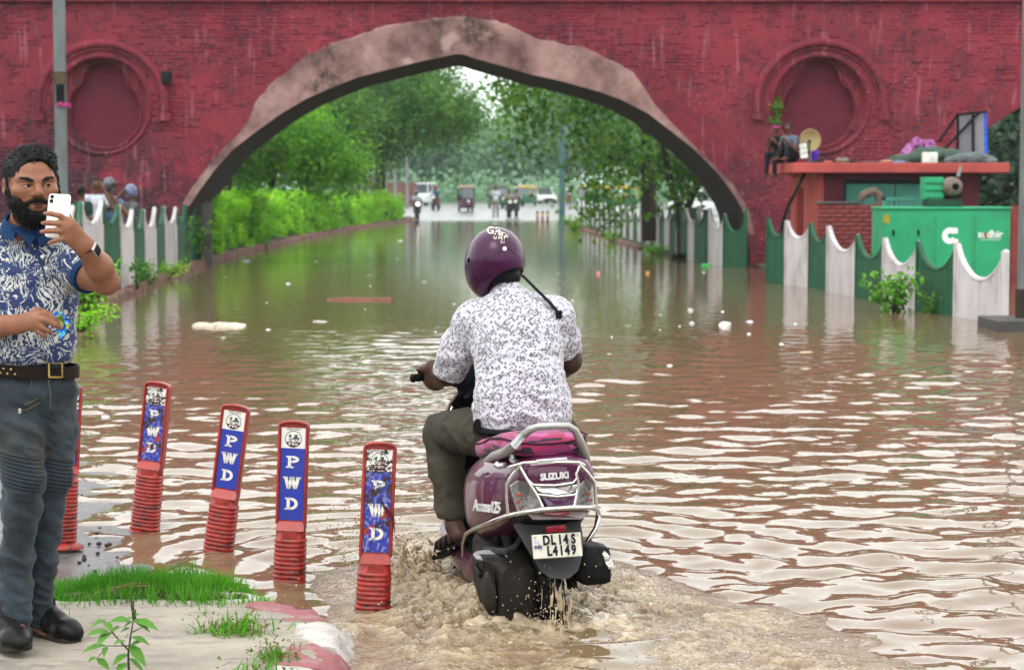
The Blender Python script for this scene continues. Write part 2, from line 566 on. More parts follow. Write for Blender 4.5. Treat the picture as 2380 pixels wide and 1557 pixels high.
def blob_points(blobs, n, seed, shell=0.55):
    """points through ellipsoid blobs [(c, r)], denser near the outside"""
    r = np.random.default_rng(seed)
    vol = np.array([b[1][0] * b[1][1] * b[1][2] for b in blobs]) ** 0.67
    pick = r.choice(len(blobs), n, p=vol / vol.sum())
    C = np.array([b[0] for b in blobs])[pick]; Rr = np.array([b[1] for b in blobs])[pick]
    d = r.normal(0, 1, (n, 3)); d /= np.linalg.norm(d, axis=1, keepdims=True)
    rad = (shell + (1 - shell) * r.random(n)) * (1 + 0.16 * r.normal(0, 1, n))
    P = C + d * Rr * rad[:, None]
    return P, d
# ================================================================== SETTING
sstep = lambda a, b, x: (lambda t: t * t * (3 - 2 * t))(np.clip((x - a) / (b - a), 0, 1))

# kerb line of the left verge and of the right median, x as a function of y
LK_Y = [14, 19, 24, 30, 38, 46, 56, 68, 84, 96, 104, 112]
LK_X = [-9.5, -6.1, -5.3, -6.05, -6.6, -7.0, -7.15, -7.2, -6.8, -6.2, -5.7, -5.2]
RK_Y = [45, 49, 64, 89, 100]
RK_X = [3.95, 3.85, 3.45, 2.82, 2.55]
lk = lambda y: np.interp(y, LK_Y, LK_X)
rk = lambda y: np.interp(y, RK_Y, RK_X)

# --- ground: one sheet to the horizon, under everything
m_earth = mat('earth', (0.10, 0.085, 0.055), (0.06, 0.075, 0.03), rough=0.9, scale=0.6, amt=0.8, bump=0.4, bscale=9, bdist=0.03)
tag(MB().add([(-900, -60, -0.45), (900, -60, -0.45), (900, 1600, -0.45), (-900, 1600, -0.45)], [(0, 1, 2, 3)]).build('ground', m_earth, fix=False), kind='structure')

# --- road bed: drowned near, rising out of the water far off and at the left shoulder
t = NT('asphalt'); v = t.coord(1.0)
n1 = t.noise(v, 1.3, 5); n2 = t.noise(v, 60, 4)
c = t.mix(t.ramp(n1, [(0.35, 0.0), (0.7, 1.0)]), (0.15, 0.145, 0.155), (0.21, 0.20, 0.205))
c = t.mix(t.ramp(n2, [(0.58, 0.0), (0.72, 0.6)]), c, (0.16, 0.15, 0.145))
wet = t.ramp(t.noise(v, 2.2, 4), [(0.42, 0.16), (0.62, 0.5)])
t.bsdf(c, wet, normal=t.bump(t.noise(v, 90, 5), 0.55, 0.006))
m_asph = t.done()
ys = np.concatenate([np.arange(2, 16, 0.12), np.arange(16, 100, 2.0), np.arange(100, 380, 4.0)])
xs = np.concatenate([np.arange(-40, -6, 3.0), np.arange(-6, 2, 0.12), np.arange(2, 60, 2.0)])
X, Y = np.meshgrid(xs, ys)
Z = np.where(Y < 92, -0.13, -0.13 + 0.40 * sstep(92, 134, Y))
sh = np.clip((-1.78 - 0.29 * (Y - 9.1) - X) * 0.045, -0.2, 0.035) * sstep(8.0, 8.4, Y) * (1 - sstep(12.2, 13.6, Y))
hump = sstep(8.0, 8.4, Y) * (1 - sstep(12.2, 13.6, Y)) * sstep(-1.0, -1.7, X)
Z = Z * (1 - hump) + (sh + 0.006 * fbm(X * 2.5, Y * 2.5, oct=3)) * hump
ny, nx = X.shape
def gridq(ny, nx):
    i = np.arange(ny - 1)[:, None] * nx + np.arange(nx - 1)[None, :]
    return np.stack([i, i + 1, i + nx + 1, i + nx], -1).reshape(-1, 4)
tag(obj_np('road', np.stack([X, Y, Z], -1).reshape(-1, 3), quads=gridq(ny, nx), mat=m_asph, smooth=True), kind='structure')

# --- far lawn strips beside the dry road
m_lawn = mat('lawn', (0.06, 0.11, 0.025), (0.10, 0.13, 0.04), rough=0.9, scale=1.2, bump=0.5, bscale=20, bdist=0.05)
tag(MB().box(-60, -10.5, 112, 330, -0.2, 0.34).box(22, 90, 112, 330, -0.2, 0.34).build('verge', m_lawn), kind='structure')

# --- left verge and right median: raised earth behind the kerbs
m_soil = mat('verge_soil', (0.11, 0.095, 0.06), (0.07, 0.10, 0.03), rough=0.95, scale=2.0, amt=0.9, bump=0.6, bscale=14, bdist=0.04, dirt=(0.16, 0.13, 0.10))
ys = np.arange(17.5, 112, 0.5)
V = []
for y in ys:
    x = float(lk(y)) - 0.1
    for k, (dx, z) in enumerate([(0, -0.35), (0.0, 0.10), (-0.5, 0.15), (-1.4, 0.17), (-3, 0.16), (-26, 0.2)]):
        V.append((x + dx, y, z + (0.03 * math.sin(y * 3.1 + k) if z > 0.1 else 0)))
tag(obj_np('left_verge', V, quads=gridq(len(ys), 6), mat=m_soil, smooth=True), kind='structure')
ys = np.arange(49.0, 101, 0.5); V = []
for y in ys:
    x = float(rk(y)) + 0.08
    for k, (dx, z) in enumerate([(0, -0.35), (0, 0.06), (0.35, 0.10), (0.75, 0.09), (1.1, -0.02), (1.2, -0.35)]):
        V.append((x + dx, y, z + (0.02 * math.sin(y * 2.3 + k) if z > 0.05 else 0)))
tag(obj_np('median', V, quads=gridq(len(ys), 6), mat=m_soil, smooth=True), kind='structure')

# --- kerb stones, one by one
m_kerb = mat('kerb_red', (0.27, 0.105, 0.085), (0.34, 0.19, 0.16), rough=0.8, scale=5, amt=0.8, bump=0.5, bscale=30, dirt=(0.12, 0.10, 0.08), dirt_amt=0.7)
kb = MB(); kb.cbox((0, 0, 0), (0.16, 0.58, 0.42)); kerb_mesh_o = kb.build('kerb_stone', m_kerb, bevel=0.018)
kerb_me = kerb_mesh_o.data
bpy.data.objects.remove(kerb_mesh_o)
for nm, fn, y0, y1, zt in (('left_kerb', lk, 20.5, 108, 0.115), ('right_kerb', rk, 57.0, 97, 0.075)):
    root = tag(link(bpy.data.objects.new(nm, None)), kind='structure')
    y = y0
    while y < y1:
        st = newobj('kerb_stone', kerb_me, root)
        x = float(fn(y)); dx = float(fn(y + 0.3)) - float(fn(y - 0.3))
        st.location = (x + random.gauss(0, 0.012), y, zt - 0.21 + random.gauss(0, 0.012))
        st.rotation_euler = (random.gauss(0, 0.01), random.gauss(0, 0.02), -math.atan2(dx, 0.6) + random.gauss(0, 0.015))
        y += 0.6

# --- paved ground under the kiosk, just above the flood
tag(MB().box(5.3, 24, 34.3, 43.9, -0.4, 0.05).build('kiosk_ground', mat('ground_slab', (0.17, 0.14, 0.11), rough=0.85, scale=2, bump=0.4, bscale=20)), kind='structure')

# --- flood water
WD = []
r_ = np.random.default_rng(11)
for i in range(56):
    lam = 0.11 * (6.5 ** r_.random())
    th = r_.normal(0, 0.55) + (0.12 if i % 3 else -0.5)
    k = 2 * math.pi / lam
    WD.append((k * math.sin(th), k * math.cos(th), r_.uniform(0, 6.283), (0.0185 * (1.0 if lam > 0.2 else 0.6) * (0.55 if lam > 0.7 else 1)) / k))
def wave_h(X, Y):
    W = np.zeros_like(X)
    for kx, ky, ph, a in WD:
        W += a * np.sin(kx * X + ky * Y + ph)
    calm = 0.10 + 0.90 * (1 - sstep(13.5, 27, Y + 2.2 * fbm(X * 0.16 + 5, Y * 0.1, oct=2) - 0.18 * np.clip(X, -8, 3)))
    gust = 0.85 + 0.25 * sstep(-1, 4, X) + 0.5 * fbm(X * 0.5, Y * 0.35 + 9, oct=2, seed=4)
    calm = calm * (1 - 0.8 * sstep(26, 40, Y))
    # bow rings spreading from the scooter
    d = np.sqrt((X + 0.15) ** 2 + (Y - 8.6) ** 2)
    ring = 0.006 * np.sin(d * 24.0 + 1.2 * fbm(X * 1.5, Y * 1.5, oct=2)) * np.exp(-((d - 1.3) / 0.9) ** 2)
    return W * calm * gust * 1.0 + ring
rows = [3.2]
while rows[-1] < 45: rows.append(rows[-1] * 1.0034)
while rows[-1] < 118: rows.append(rows[-1] * 1.02)
ys = np.array(rows); tx = np.linspace(-1, 1, 440)
X = tx[None, :] * (0.34 * ys[:, None] + 1.2); Y = np.repeat(ys[:, None], len(tx), 1)
Z = wave_h(X, Y)
DK[0] = False; t = NT('flood_water'); v = t.coord((1, 1, 1))
c = t.mix(t.ramp(t.noise(v, 0.25, 4), [(0.35, 0.0), (0.65, 1.0)]), (0.150, 0.090, 0.054), (0.128, 0.094, 0.048))
vs = t.coord((1.0, 0.55, 1))
far = t.bump(t.noise(vs, 4.5, 3), 0.22, 0.03)
mid = t.bump(t.noise(t.coord((0.8, 1.0, 1)), 8.5, 2), 0.07, 0.02, far)
fine = t.bump(t.noise(t.coord((1.0, 0.8, 1)), 26, 3), 0.12, 0.004, mid)
bb = t.bsdf(c, 0.035, ior=1.333, normal=fine)
m_water = t.done()
WVERT = np.stack([X, Y, Z], -1).reshape(-1, 3)
tag(obj_np('water', WVERT, quads=gridq(*X.shape), mat=m_water, smooth=True), kind='structure')

# --- frothing brown wake round and behind the scooter
hx, hy = 0.0075, 0.009
xs = np.arange(-1.25, 2.1, hx); ys = np.arange(5.2, 9.9, hy)
X, Y = np.meshgrid(xs, ys)
cx = np.interp(Y, [5, 6, 7, 7.8, 8.6, 9.4, 9.9], [0.5, 0.42, 0.33, 0.22, -0.05, -0.22, -0.25])
hw = np.interp(Y, [5, 6, 7, 7.8, 8.6, 9.2, 9.6, 9.9], [1.3, 1.25, 1.08, 0.92, 0.72, 0.5, 0.28, 0.1])
e = np.abs(X - cx) / hw + 0.28 * fbm(X * 2.2, Y * 2.2, oct=4, seed=3)
mask = (1 - sstep(0.45, 1.08, e)) * (1 - sstep(9.35, 9.8, Y))
wx = 0.10 * fbm(X * 3, Y * 3, oct=3, seed=31); wy = 0.10 * fbm(X * 3, Y * 3, oct=3, seed=32)
bill = 1 - np.abs(fbm((X + wx) * 5.5, (Y + wy) * 7.5, oct=5, seed=5, gain=0.58)) * 2.2
lump = np.clip(fbm((X + wx) * 11, (Y + wy) * 13, oct=4, seed=8, gain=0.6), -0.4, 1)
near_s = np.exp(-(((X - 0.02) / 0.55) ** 2 + ((Y - 8.35) / 0.75) ** 2))
amp = 0.0085 + 0.024 * near_s
Z = wave_h(X, Y) * (1 - 0.25 * mask) + mask * amp * (0.25 + 0.8 * bill * bill * 0.6 + 1.6 * lump) + 0.008 * near_s * mask + mask * amp * (0.42 * fbm(X * 31, Y * 36, oct=3, seed=12, gain=.6) + 0.25 * np.abs(fbm((X + wx) * 20, (Y + wy) * 24, oct=2, seed=14)))
# the trough the rear wheel cuts and the ridges thrown to both sides
tr = np.exp(-((X - cx - 0.05) / 0.16) ** 2) * sstep(6.2, 7.2, Y) * (1 - sstep(7.6, 8.0, Y))
Z -= 0.02 * tr
ridge = np.exp(-((np.abs(X - cx) / hw - 0.62) / 0.16) ** 2) * sstep(6, 7.4, Y) * (1 - sstep(8.6, 9.2, Y))
Z += mask * ridge * 0.014 * (0.6 + lump)
Z = np.where(mask > 0.02, Z + 0.004 * np.clip(mask * 6, 0, 1), Z - 0.03)
foam = np.clip(mask * 1.5, 0, 1) * np.clip(0.35 + 0.7 * lump + 0.55 * (bill - 0.55) + 0.35 * near_s, 0, 1)
keep = mask > 0.0
q = gridq(*X.shape)
kq = keep.ravel()[q].any(1)
V = np.stack([X, Y, Z], -1).reshape(-1, 3)
used = np.unique(q[kq]); remap = np.full(len(V), -1, np.int32); remap[used] = np.arange(len(used))
t = NT('muddy_froth'); v = t.coord(1.0)
at_ = t.n('ShaderNodeAttribute'); at_.attribute_name = 'froth'
bub = t.noise(v, 42, 5, 0.65)
ff = t.math('MULTIPLY', at_.outputs['Fac'], t.ramp(bub, [(0.30, 0.35), (0.62, 1.0)]))
c = t.ramp(ff, [(0.0, (0.150, 0.096, 0.060)), (0.35, (0.22, 0.160, 0.098)), (0.75, (0.32, 0.245, 0.160)), (1.0, (0.45, 0.37, 0.27))])
r = t.ramp(ff, [(0.0, 0.03), (0.7, 0.05), (1.0, 0.14)])
nb = t.bump(t.noise(v, 21, 3.5, 0.62, .4), 1.0, 0.028)
t.bsdf(c, r, ior=1.333, normal=nb)
m_froth = t.done(); DK[0] = True
fo = obj_np('foam', V[used], quads=remap[q[kq]], mat=m_froth, smooth=True)
a = fo.data.attributes.new('froth', 'FLOAT', 'POINT'); a.data.foreach_set('value', foam.ravel()[used].astype(np.float32))
tag(fo, 'churned tan froth and wake spreading behind the purple scooter', 'foam', kind='stuff')
# ================================================================== THE RED ARCHED BRIDGE
YW = 44.0
t = NT('red_wall_paint', 'Position'); v = t.coord(1.0)
g = t.n('ShaderNodeNewGeometry')
n1 = t.noise(v, 0.35, 5, 0.6); n2 = t.noise(v, 2.6, 6, 0.65); n3 = t.noise(v, 11, 5, 0.7)
c = t.mix(t.ramp(n1, [(0.38, 0.0), (0.62, 1.0)]), (0.185, 0.013, 0.036), (0.32, 0.025, 0.055))
c = t.mix(t.math('MULTIPLY', g.outputs['Random Per Island'], 0.28), c, (0.36, 0.045, 0.050))
# soot and damp low on the wall, worn patches of old lime and bare brick
sx = t.n('ShaderNodeSeparateXYZ'); t.l(v, sx.inputs[0])
low = t.ramp(t.math('ADD', t.math('MULTIPLY', sx.outputs['Z'], 0.105), t.math('MULTIPLY', n1, 0.5)), [(0.30, 1.0), (0.62, 0.0)])
leftw = t.ramp(t.math('MULTIPLY', t.math('ADD', sx.outputs['X'], 12.0), 0.05), [(0.05, 1.0), (0.62, 0.25)])
c = t.mix(t.ramp(t.math('MULTIPLY', t.math('MULTIPLY', low, leftw), t.ramp(n2, [(0.36, 0.15), (0.56, 1.0)])), [(0.05, 0.0), (0.45, 0.92)]), c, (0.085, 0.020, 0.042))
c = t.mix(t.math('MULTIPLY', t.ramp(n2, [(0.48, 0.0), (0.64, 0.85)]), t.ramp(n3, [(0.40, 0.0), (0.56, 1.0)])), c, (0.085, 0.018, 0.036))
c = t.mix(t.math('MULTIPLY', low, t.ramp(n3, [(0.58, 0.0), (0.68, 0.5)])), c, (0.50, 0.30, 0.28))
str_ = t.noise(t.coord((5.0, 5.0, 0.45)), 1.6, 4, 0.6)
c = t.mix(t.ramp(str_, [(0.58, 0.0), (0.74, 0.42)]), c, (0.52, 0.26, 0.30))
c = t.mix(t.math('MULTIPLY', t.ramp(t.noise(v, 0.75, 4, .6), [(0.50, 0.0), (0.60, 1.0)]), t.ramp(t.noise(t.coord((1, 1, 2.6)), 6.5, 3, .6), [(0.52, 0.0), (0.58, 0.75)])), c, (0.075, 0.030, 0.045))
c = t.mix(t.math('MULTIPLY', t.ramp(t.noise(v, 0.55, 3), [(0.52, 0.0), (0.62, 1.0)]), t.ramp(t.noise(v, 17, 3, .6), [(0.60, 0.0), (0.68, 0.35)])), c, (0.55, 0.34, 0.34))
t.bsdf(c, 0.78, normal=t.bump(t.noise(v, 34, 6, 0.7), 0.5, 0.008), spec=0.25)
m_red = t.done()
m_mortar = mat('painted_mortar', (0.24, 0.022, 0.04), (0.15, 0.025, 0.035), rough=0.9, scale=3, amt=0.9, bump=0.5, bscale=40)
m_plaster = None
t = NT('old_plaster'); v = t.coord(1.0)
n1 = t.noise(v, 0.9, 6, 0.65); n2 = t.noise(v, 3.4, 6, 0.7); n3 = t.noise(v, 0.55, 3)
c = t.mix(t.ramp(n1, [(0.36, 0.0), (0.64, 1.0)]), (0.20, 0.10, 0.092), (0.42, 0.255, 0.232))
c = t.mix(t.ramp(n2, [(0.55, 0.0), (0.72, 0.75)]), c, (0.13, 0.065, 0.045))
c = t.mix(t.math('MULTIPLY', t.ramp(n3, [(0.57, 0.0), (0.63, 0.85)]), t.ramp(n2, [(0.42, 0.0), (0.55, 1.0)])), c, (0.065, 0.045, 0.026))
c = t.mix(t.ramp(t.noise(v, 1.7, 5), [(0.60, 0.0), (0.72, 0.55)]), c, (0.52, 0.37, 0.33))
t.bsdf(c, 0.85, normal=t.bump(t.noise(v, 22, 6, 0.7), 0.6, 0.012), spec=0.2)
m_plaster = t.done()
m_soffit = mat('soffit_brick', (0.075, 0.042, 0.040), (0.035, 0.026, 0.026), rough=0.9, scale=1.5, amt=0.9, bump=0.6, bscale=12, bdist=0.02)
m_redbrick = mat('bare_brick', (0.36, 0.075, 0.062), (0.25, 0.04, 0.045), rough=0.85, scale=4, amt=0.8, bump=0.6, bscale=30, dirt=(0.42, 0.22, 0.2), dirt_amt=0.5, dscale=5)

IN_PX = [(425, 620), (428, 520), (440, 480), (465, 442), (500, 395), (542, 348), (599, 304), (655, 264), (713, 230), (775, 203), (834, 180), (900, 163), (968, 146), (1020, 135), (1058, 127), (1075, 127), (1104, 137), (1170, 155), (1238, 175), (1290, 186), (1339, 199), (1392, 214), (1440, 231), (1507, 265), (1574, 317), (1612, 347), (1641, 376), (1670, 406), (1692, 434), (1712, 464), (1727, 492), (1740, 545), (1745, 622)]
INTR = [(p.x, p.z) for p in (at(u, v, YW) for u, v in IN_PX)]
INTR[0] = (INTR[0][0], -0.4); INTR[-1] = (INTR[-1][0], -0.4)
AX = [p[0] for p in INTR]; AZ = [p[1] for p in INTR]
SHIFTS = (0.0, 16.0)
def arch_bottom(x):
    z = -0.4
    for s in SHIFTS:
        if AX[0] + s < x < AX[-1] + s:
            z = max(z, float(np.interp(x - s, AX, AZ)))
    return z
abot = np.vectorize(arch_bottom)
ZT = at(1190, 6, YW).z                                     # underside of the string course
MED = [at(237, 234, YW), at(1907, 232, YW)]
bridge = thing('arch_bridge', 'long crimson painted brick bridge with a wide pointed arch over the flooded road', 'bridge', (0, YW, 0))

def relief(X, Z):
    D = np.zeros_like(X)
    for c in MED:
        r = np.hypot(X - c.x, Z - c.z + 0.10)
        D = np.maximum(D, 0.22 * (1 - sstep(1.02, 1.06, r)))
        tre = np.minimum(np.minimum(np.hypot(X - c.x, Z - c.z + 0.22) - 0.80, np.hypot(X - c.x, (Z - c.z - 0.42)) - 0.46), np.maximum(np.abs(X - c.x) - 0.47, np.abs(Z - c.z) - 0.35))
        D = np.maximum(D, 0.48 * (1 - sstep(-0.02, 0.02, tre)))
    return D
# facade backing as a relief, columns run from the arch up to the string course
xs = np.concatenate([np.arange(-20, -11, 0.25), np.arange(-11, 12.5, 0.04), np.arange(12.5, 20, 0.25)])
nz = 150; tz = np.linspace(0, 1, nz)
B = abot(xs); X = np.repeat(xs[:, None], nz, 1); Z = B[:, None] + (ZT - B[:, None]) * tz[None, :]
Yv = YW + relief(X, Z) + 0.004 * fbm(X * 6, Z * 6, oct=3)
facade = obj_np('facade', np.stack([X, Yv, Z], -1).reshape(-1, 3), quads=gridq(len(xs), nz), mat=m_red, parent=bridge)

# plaster band round the arch, ragged at its outer rim
OUT_PX = [(424, 474), (450, 434), (486, 386), (528, 336), (556, 310), (580, 280), (592, 240), (640, 190), (715, 130), (800, 98), (900, 62), (985, 45), (1075, 38), (1150, 52), (1250, 90), (1330, 108), (1410, 134), (1470, 165), (1495, 200), (1520, 240), (1560, 285), (1600, 325), (1640, 366), (1674, 398), (1704, 430), (1726, 465), (1742, 495), (1754, 545)]
band_in = [(u, v) for u, v in IN_PX if 440 <= u <= 1740]
def resample(pl, n):
    P = np.array(pl, float); d = np.concatenate([[0], np.cumsum(np.hypot(*np.diff(P, axis=0).T))])
    s = np.linspace(0, d[-1], n); return np.stack([np.interp(s, d, P[:, 0]), np.interp(s, d, P[:, 1])], 1)
nb_, nr_ = 260, 22
a_ = resample(band_in, nb_); b_ = resample(OUT_PX, nb_)
V = []
for i in range(nb_):
    pa = at(a_[i, 0], a_[i, 1], YW); pb = at(b_[i, 0], b_[i, 1], YW)
    jag = 0.13 * float(fbm(np.array([i * 0.10]), np.array([3.3]), oct=5, gain=.65)[0])
    for j in range(nr_ + 1):
        f = min(j / (nr_ - 1), 1.0)
        p = pa.lerp(pb, f * (1 + jag))
        y = YW - 0.035 - 0.012 * float(vnoise(np.array([p.x * 3]), np.array([p.z * 3]))[0]) if j < nr_ else YW + 0.02
        V.append((p.x, y, p.z))
obj_np('plaster_band', V, quads=gridq(nb_, nr_ + 1), mat=m_plaster, parent=bridge, smooth=True)

# arch soffit, running back through the thickness of the bridge
DEP = 4.3; SK = -0.03
V = []
for s in SHIFTS:
    for y in (0.0, DEP):
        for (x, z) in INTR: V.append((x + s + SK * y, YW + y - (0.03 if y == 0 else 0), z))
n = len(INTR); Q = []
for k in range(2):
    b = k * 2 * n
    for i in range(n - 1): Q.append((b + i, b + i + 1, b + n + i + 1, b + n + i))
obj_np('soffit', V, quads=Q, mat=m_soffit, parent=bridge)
xs2 = np.arange(-20, 20, 0.1); B = abot(xs2 - SK * DEP)
V = []; 
for x, b in zip(xs2, B): V += [(x, YW + DEP, b), (x, YW + DEP, ZT + 1.0)]
obj_np('rear_wall', V, quads=gridq(len(xs2), 2), mat=m_red, parent=bridge)

# string course and parapet
MB().box(-20, 20, YW - 0.13, YW + DEP, ZT, ZT + 0.13).build('string_course', m_red, bridge, bevel=0.02)
MB().box(-20, 20, YW - 0.03, YW + 0.40, ZT + 0.13, ZT + 1.0).build('parapet', m_red, bridge)
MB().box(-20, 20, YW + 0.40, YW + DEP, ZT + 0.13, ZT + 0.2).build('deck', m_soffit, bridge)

# bricks: the clearest 300 one by one, the rest as one joined part
bm_ = MB(); bm_.cbox((0, 0, 0), (0.228, 0.05, 0.066)); bo = bm_.build('brick', m_red, bevel=0.006, seg=1); brick_me = bo.data; bpy.data.objects.remove(bo)
cells = []
row = 0; z = 0.03
while z < ZT - 0.05:
    x = -15 + (0.12 if row % 2 else 0)
    while x < 13.2:
        ok = arch_bottom(x - 0.13) + 0.06 < z and arch_bottom(x + 0.13) + 0.06 < z
        if ok:
            for c in MED:
                if math.hypot(x - c.x, z - c.z + 0.1) < 1.2: ok = False
        if ok: cells.append((x, z))
        x += 0.240
    z += 0.078; row += 1
def band_clear(x, z):
    u = UC + x * px(YW)
    if u < 548 or u > 1660:
        for P_ in (INTR,):
            d = min(math.hypot(x - a, z - b) for a, b in RINGP)
            return d > 0.80 or not (430 < u < 1760)
    zo = at(u, float(np.interp(u, [p[0] for p in OUT_PX], [p[1] for p in OUT_PX])), YW).z
    return z > zo + 0.02
RINGP = [(q.x, q.z) for q in (at(u, v, YW) for u, v in [tuple(r) for r in resample([(1520, 272), (1574, 317), (1641, 376), (1692, 434), (1727, 492), (1738, 540)], 60)] + [tuple(r) for r in resample([(440, 480), (465, 442), (500, 395), (542, 348)], 30)])]
cells = [c for c in cells if band_clear(*c)]
clr = lambda x, z: (abs(x - 4.6) < 2.2 and 1.8 < z < 5) or (abs(x + 5.8) < 1.4 and 1.6 < z < 5)
cand = [c for c in cells if clr(*c)]
random.shuffle(cand); pick = set(cand[:300])
V, Q, TT = [], [], []
bx = np.array([v.co[:] for v in brick_me.vertices]); bf = [tuple(p.vertices) for p in brick_me.polygons]
wallm = MB()
simple = MB(); simple.cbox((0, 0, 0), (0.228, 0.05, 0.066)); sv, sf = np.array(simple.v), [f for f in simple.f if f != (3, 2, 6, 7) and f != (2, 3, 7, 6)]
allV = []; allQ = []
for (x, z) in cells:
    pr = 0.011 - 0.010 * max(0.0, float(vnoise(np.array([x * 0.9]), np.array([z * 0.9 + 7]))[0])) + random.gauss(0, 0.002) + (0.012 if random.random() < 0.05 else 0)
    if (x, z) in pick:
        o = newobj('brick', brick_me, facade)
        o.location = (x + random.gauss(0, 0.004), YW + 0.016 + pr - 0.003, z + random.gauss(0, 0.002)); o.rotation_euler = (random.gauss(0, 0.03), random.gauss(0, 0.012), random.gauss(0, 0.02))
    else:
        b = len(allV) * 8
        allV.append(sv + np.array([x + random.gauss(0, 0.004), YW + 0.016 + pr, z + random.gauss(0, 0.003)]))
        allQ += [tuple(i + b for i in f) for f in sf]
bw = obj_np('brickwork', np.concatenate(allV), quads=allQ, mat=m_red, parent=bridge)
bw['kind'] = 'stuff'

# radial bricks of the arch ring where the plaster has gone
rb = MB()
def ring_bricks(pts, w0, nrow):
    P = resample(pts, 400)
    W = [at(u, v, YW) for u, v in P]
    acc = 0; last = W[0]
    for i in range(1, len(W)):
        acc += (W[i] - W[i - 1]).length
        if acc > 0.082:
            acc = 0
            tdir = (W[i] - W[i - 1]).normalized(); nrm = Vector((-tdir.z, 0, tdir.x))
            if nrm.z < 0: nrm = -nrm
            for k in range(nrow):
                c = W[i] + nrm * (w0 + 0.118 + k * 0.238 + (0.119 if i % 2 else 0))
                M = Matrix.Translation((c.x, YW + 0.013 + random.gauss(0, 0.003), c.z)) @ Matrix.Rotation(-math.atan2(nrm.z, nrm.x), 4, 'Y')
                rb.cbox((0, 0, 0), (0.226, 0.05, 0.070), M)
ring_bricks([(1520, 272), (1574, 317), (1641, 376), (1692, 434), (1727, 492), (1738, 540)], 0.06, 3)
ring_bricks([(440, 480), (465, 442), (500, 395), (542, 348)], 0.04, 3)
o = rb.build('arch_bricks', m_red, bridge); o['kind'] = 'stuff'

m_panel = mat('panel_maroon', (0.240, 0.020, 0.048), (0.165, 0.017, 0.040), rough=.8, scale=1.6, amt=.9, bump=.5, bscale=14, bdist=.02, dirt=(.05, .025, .03), dirt_amt=.6, stretch=(1, 1, 2.5))
# hood mouldings of the two roundels
for c in MED:
    md = MB()
    arc = [(c.x + 1.40 * math.cos(a), YW - 0.03, c.z - 0.12 + 1.36 * math.sin(a)) for a in np.linspace(-0.12, math.pi + 0.12, 48)]
    md.tube(arc, 0.10, 8)
    arc2 = [(c.x + 1.28 * math.cos(a), YW - 0.01, c.z - 0.12 + 1.24 * math.sin(a)) for a in np.linspace(-0.05, math.pi + 0.05, 48)]
    md.tube(arc2, 0.045, 6)
    for sgn in (-1, 1):
        md.cbox((c.x + sgn * 1.39, YW - 0.03, c.z - 0.36), (0.24, 0.16, 0.16))
    md.build('hood_moulding', m_red, bridge, smooth=True)
    ol = [(-.80 * math.sin(a), -.22 - .80 * math.cos(a)) for a in np.linspace(-2.20, 2.20, 44)]
    ol += [(-.50, .34)] + [(-.46 * math.cos(a), .42 + .46 * math.sin(a)) for a in np.linspace(0, math.pi, 22)] + [(.50, .34)]
    pn_ = MB(); pn_.add([(c.x + a, YW + .40, c.z + b) for a, b in ol], [tuple(range(len(ol)))]); pn_.build('roundel_panel', m_panel, bridge, fix=False)
    tr_ = MB(); tr_.loft([[(c.x + a * k, y, c.z + b * k) for a, b in ol] for k, y in ((1.0, YW + .42), (1.0, YW + .19), (1.06, YW + .19), (1.06, YW + .225))], cap=False); tr_.build('trefoil_rim', m_red, bridge)
    rg = MB()
    rg.tube([(c.x + 1.07 * math.cos(a), YW - 0.005, c.z - 0.10 + 1.07 * math.sin(a)) for a in np.linspace(-1.9, math.pi + 1.9, 64)], 0.05, 6)
    rg.build('roundel_rim', m_red, bridge, smooth=True)
# small iron box fixed to the wall
p = at(388, 181, YW)
vb = MB(); vb.cbox((p.x, YW - 0.08, p.z), (0.20, 0.14, 0.27)); vb.cbox((p.x, YW - 0.16, p.z), (0.15, 0.03, 0.21))
tag(vb.build('wall_box', mat('dark_iron', (0.035, 0.032, 0.035), rough=0.7), bevel=0.01), 'small dark iron box fixed on the red wall beside a roundel', 'box')
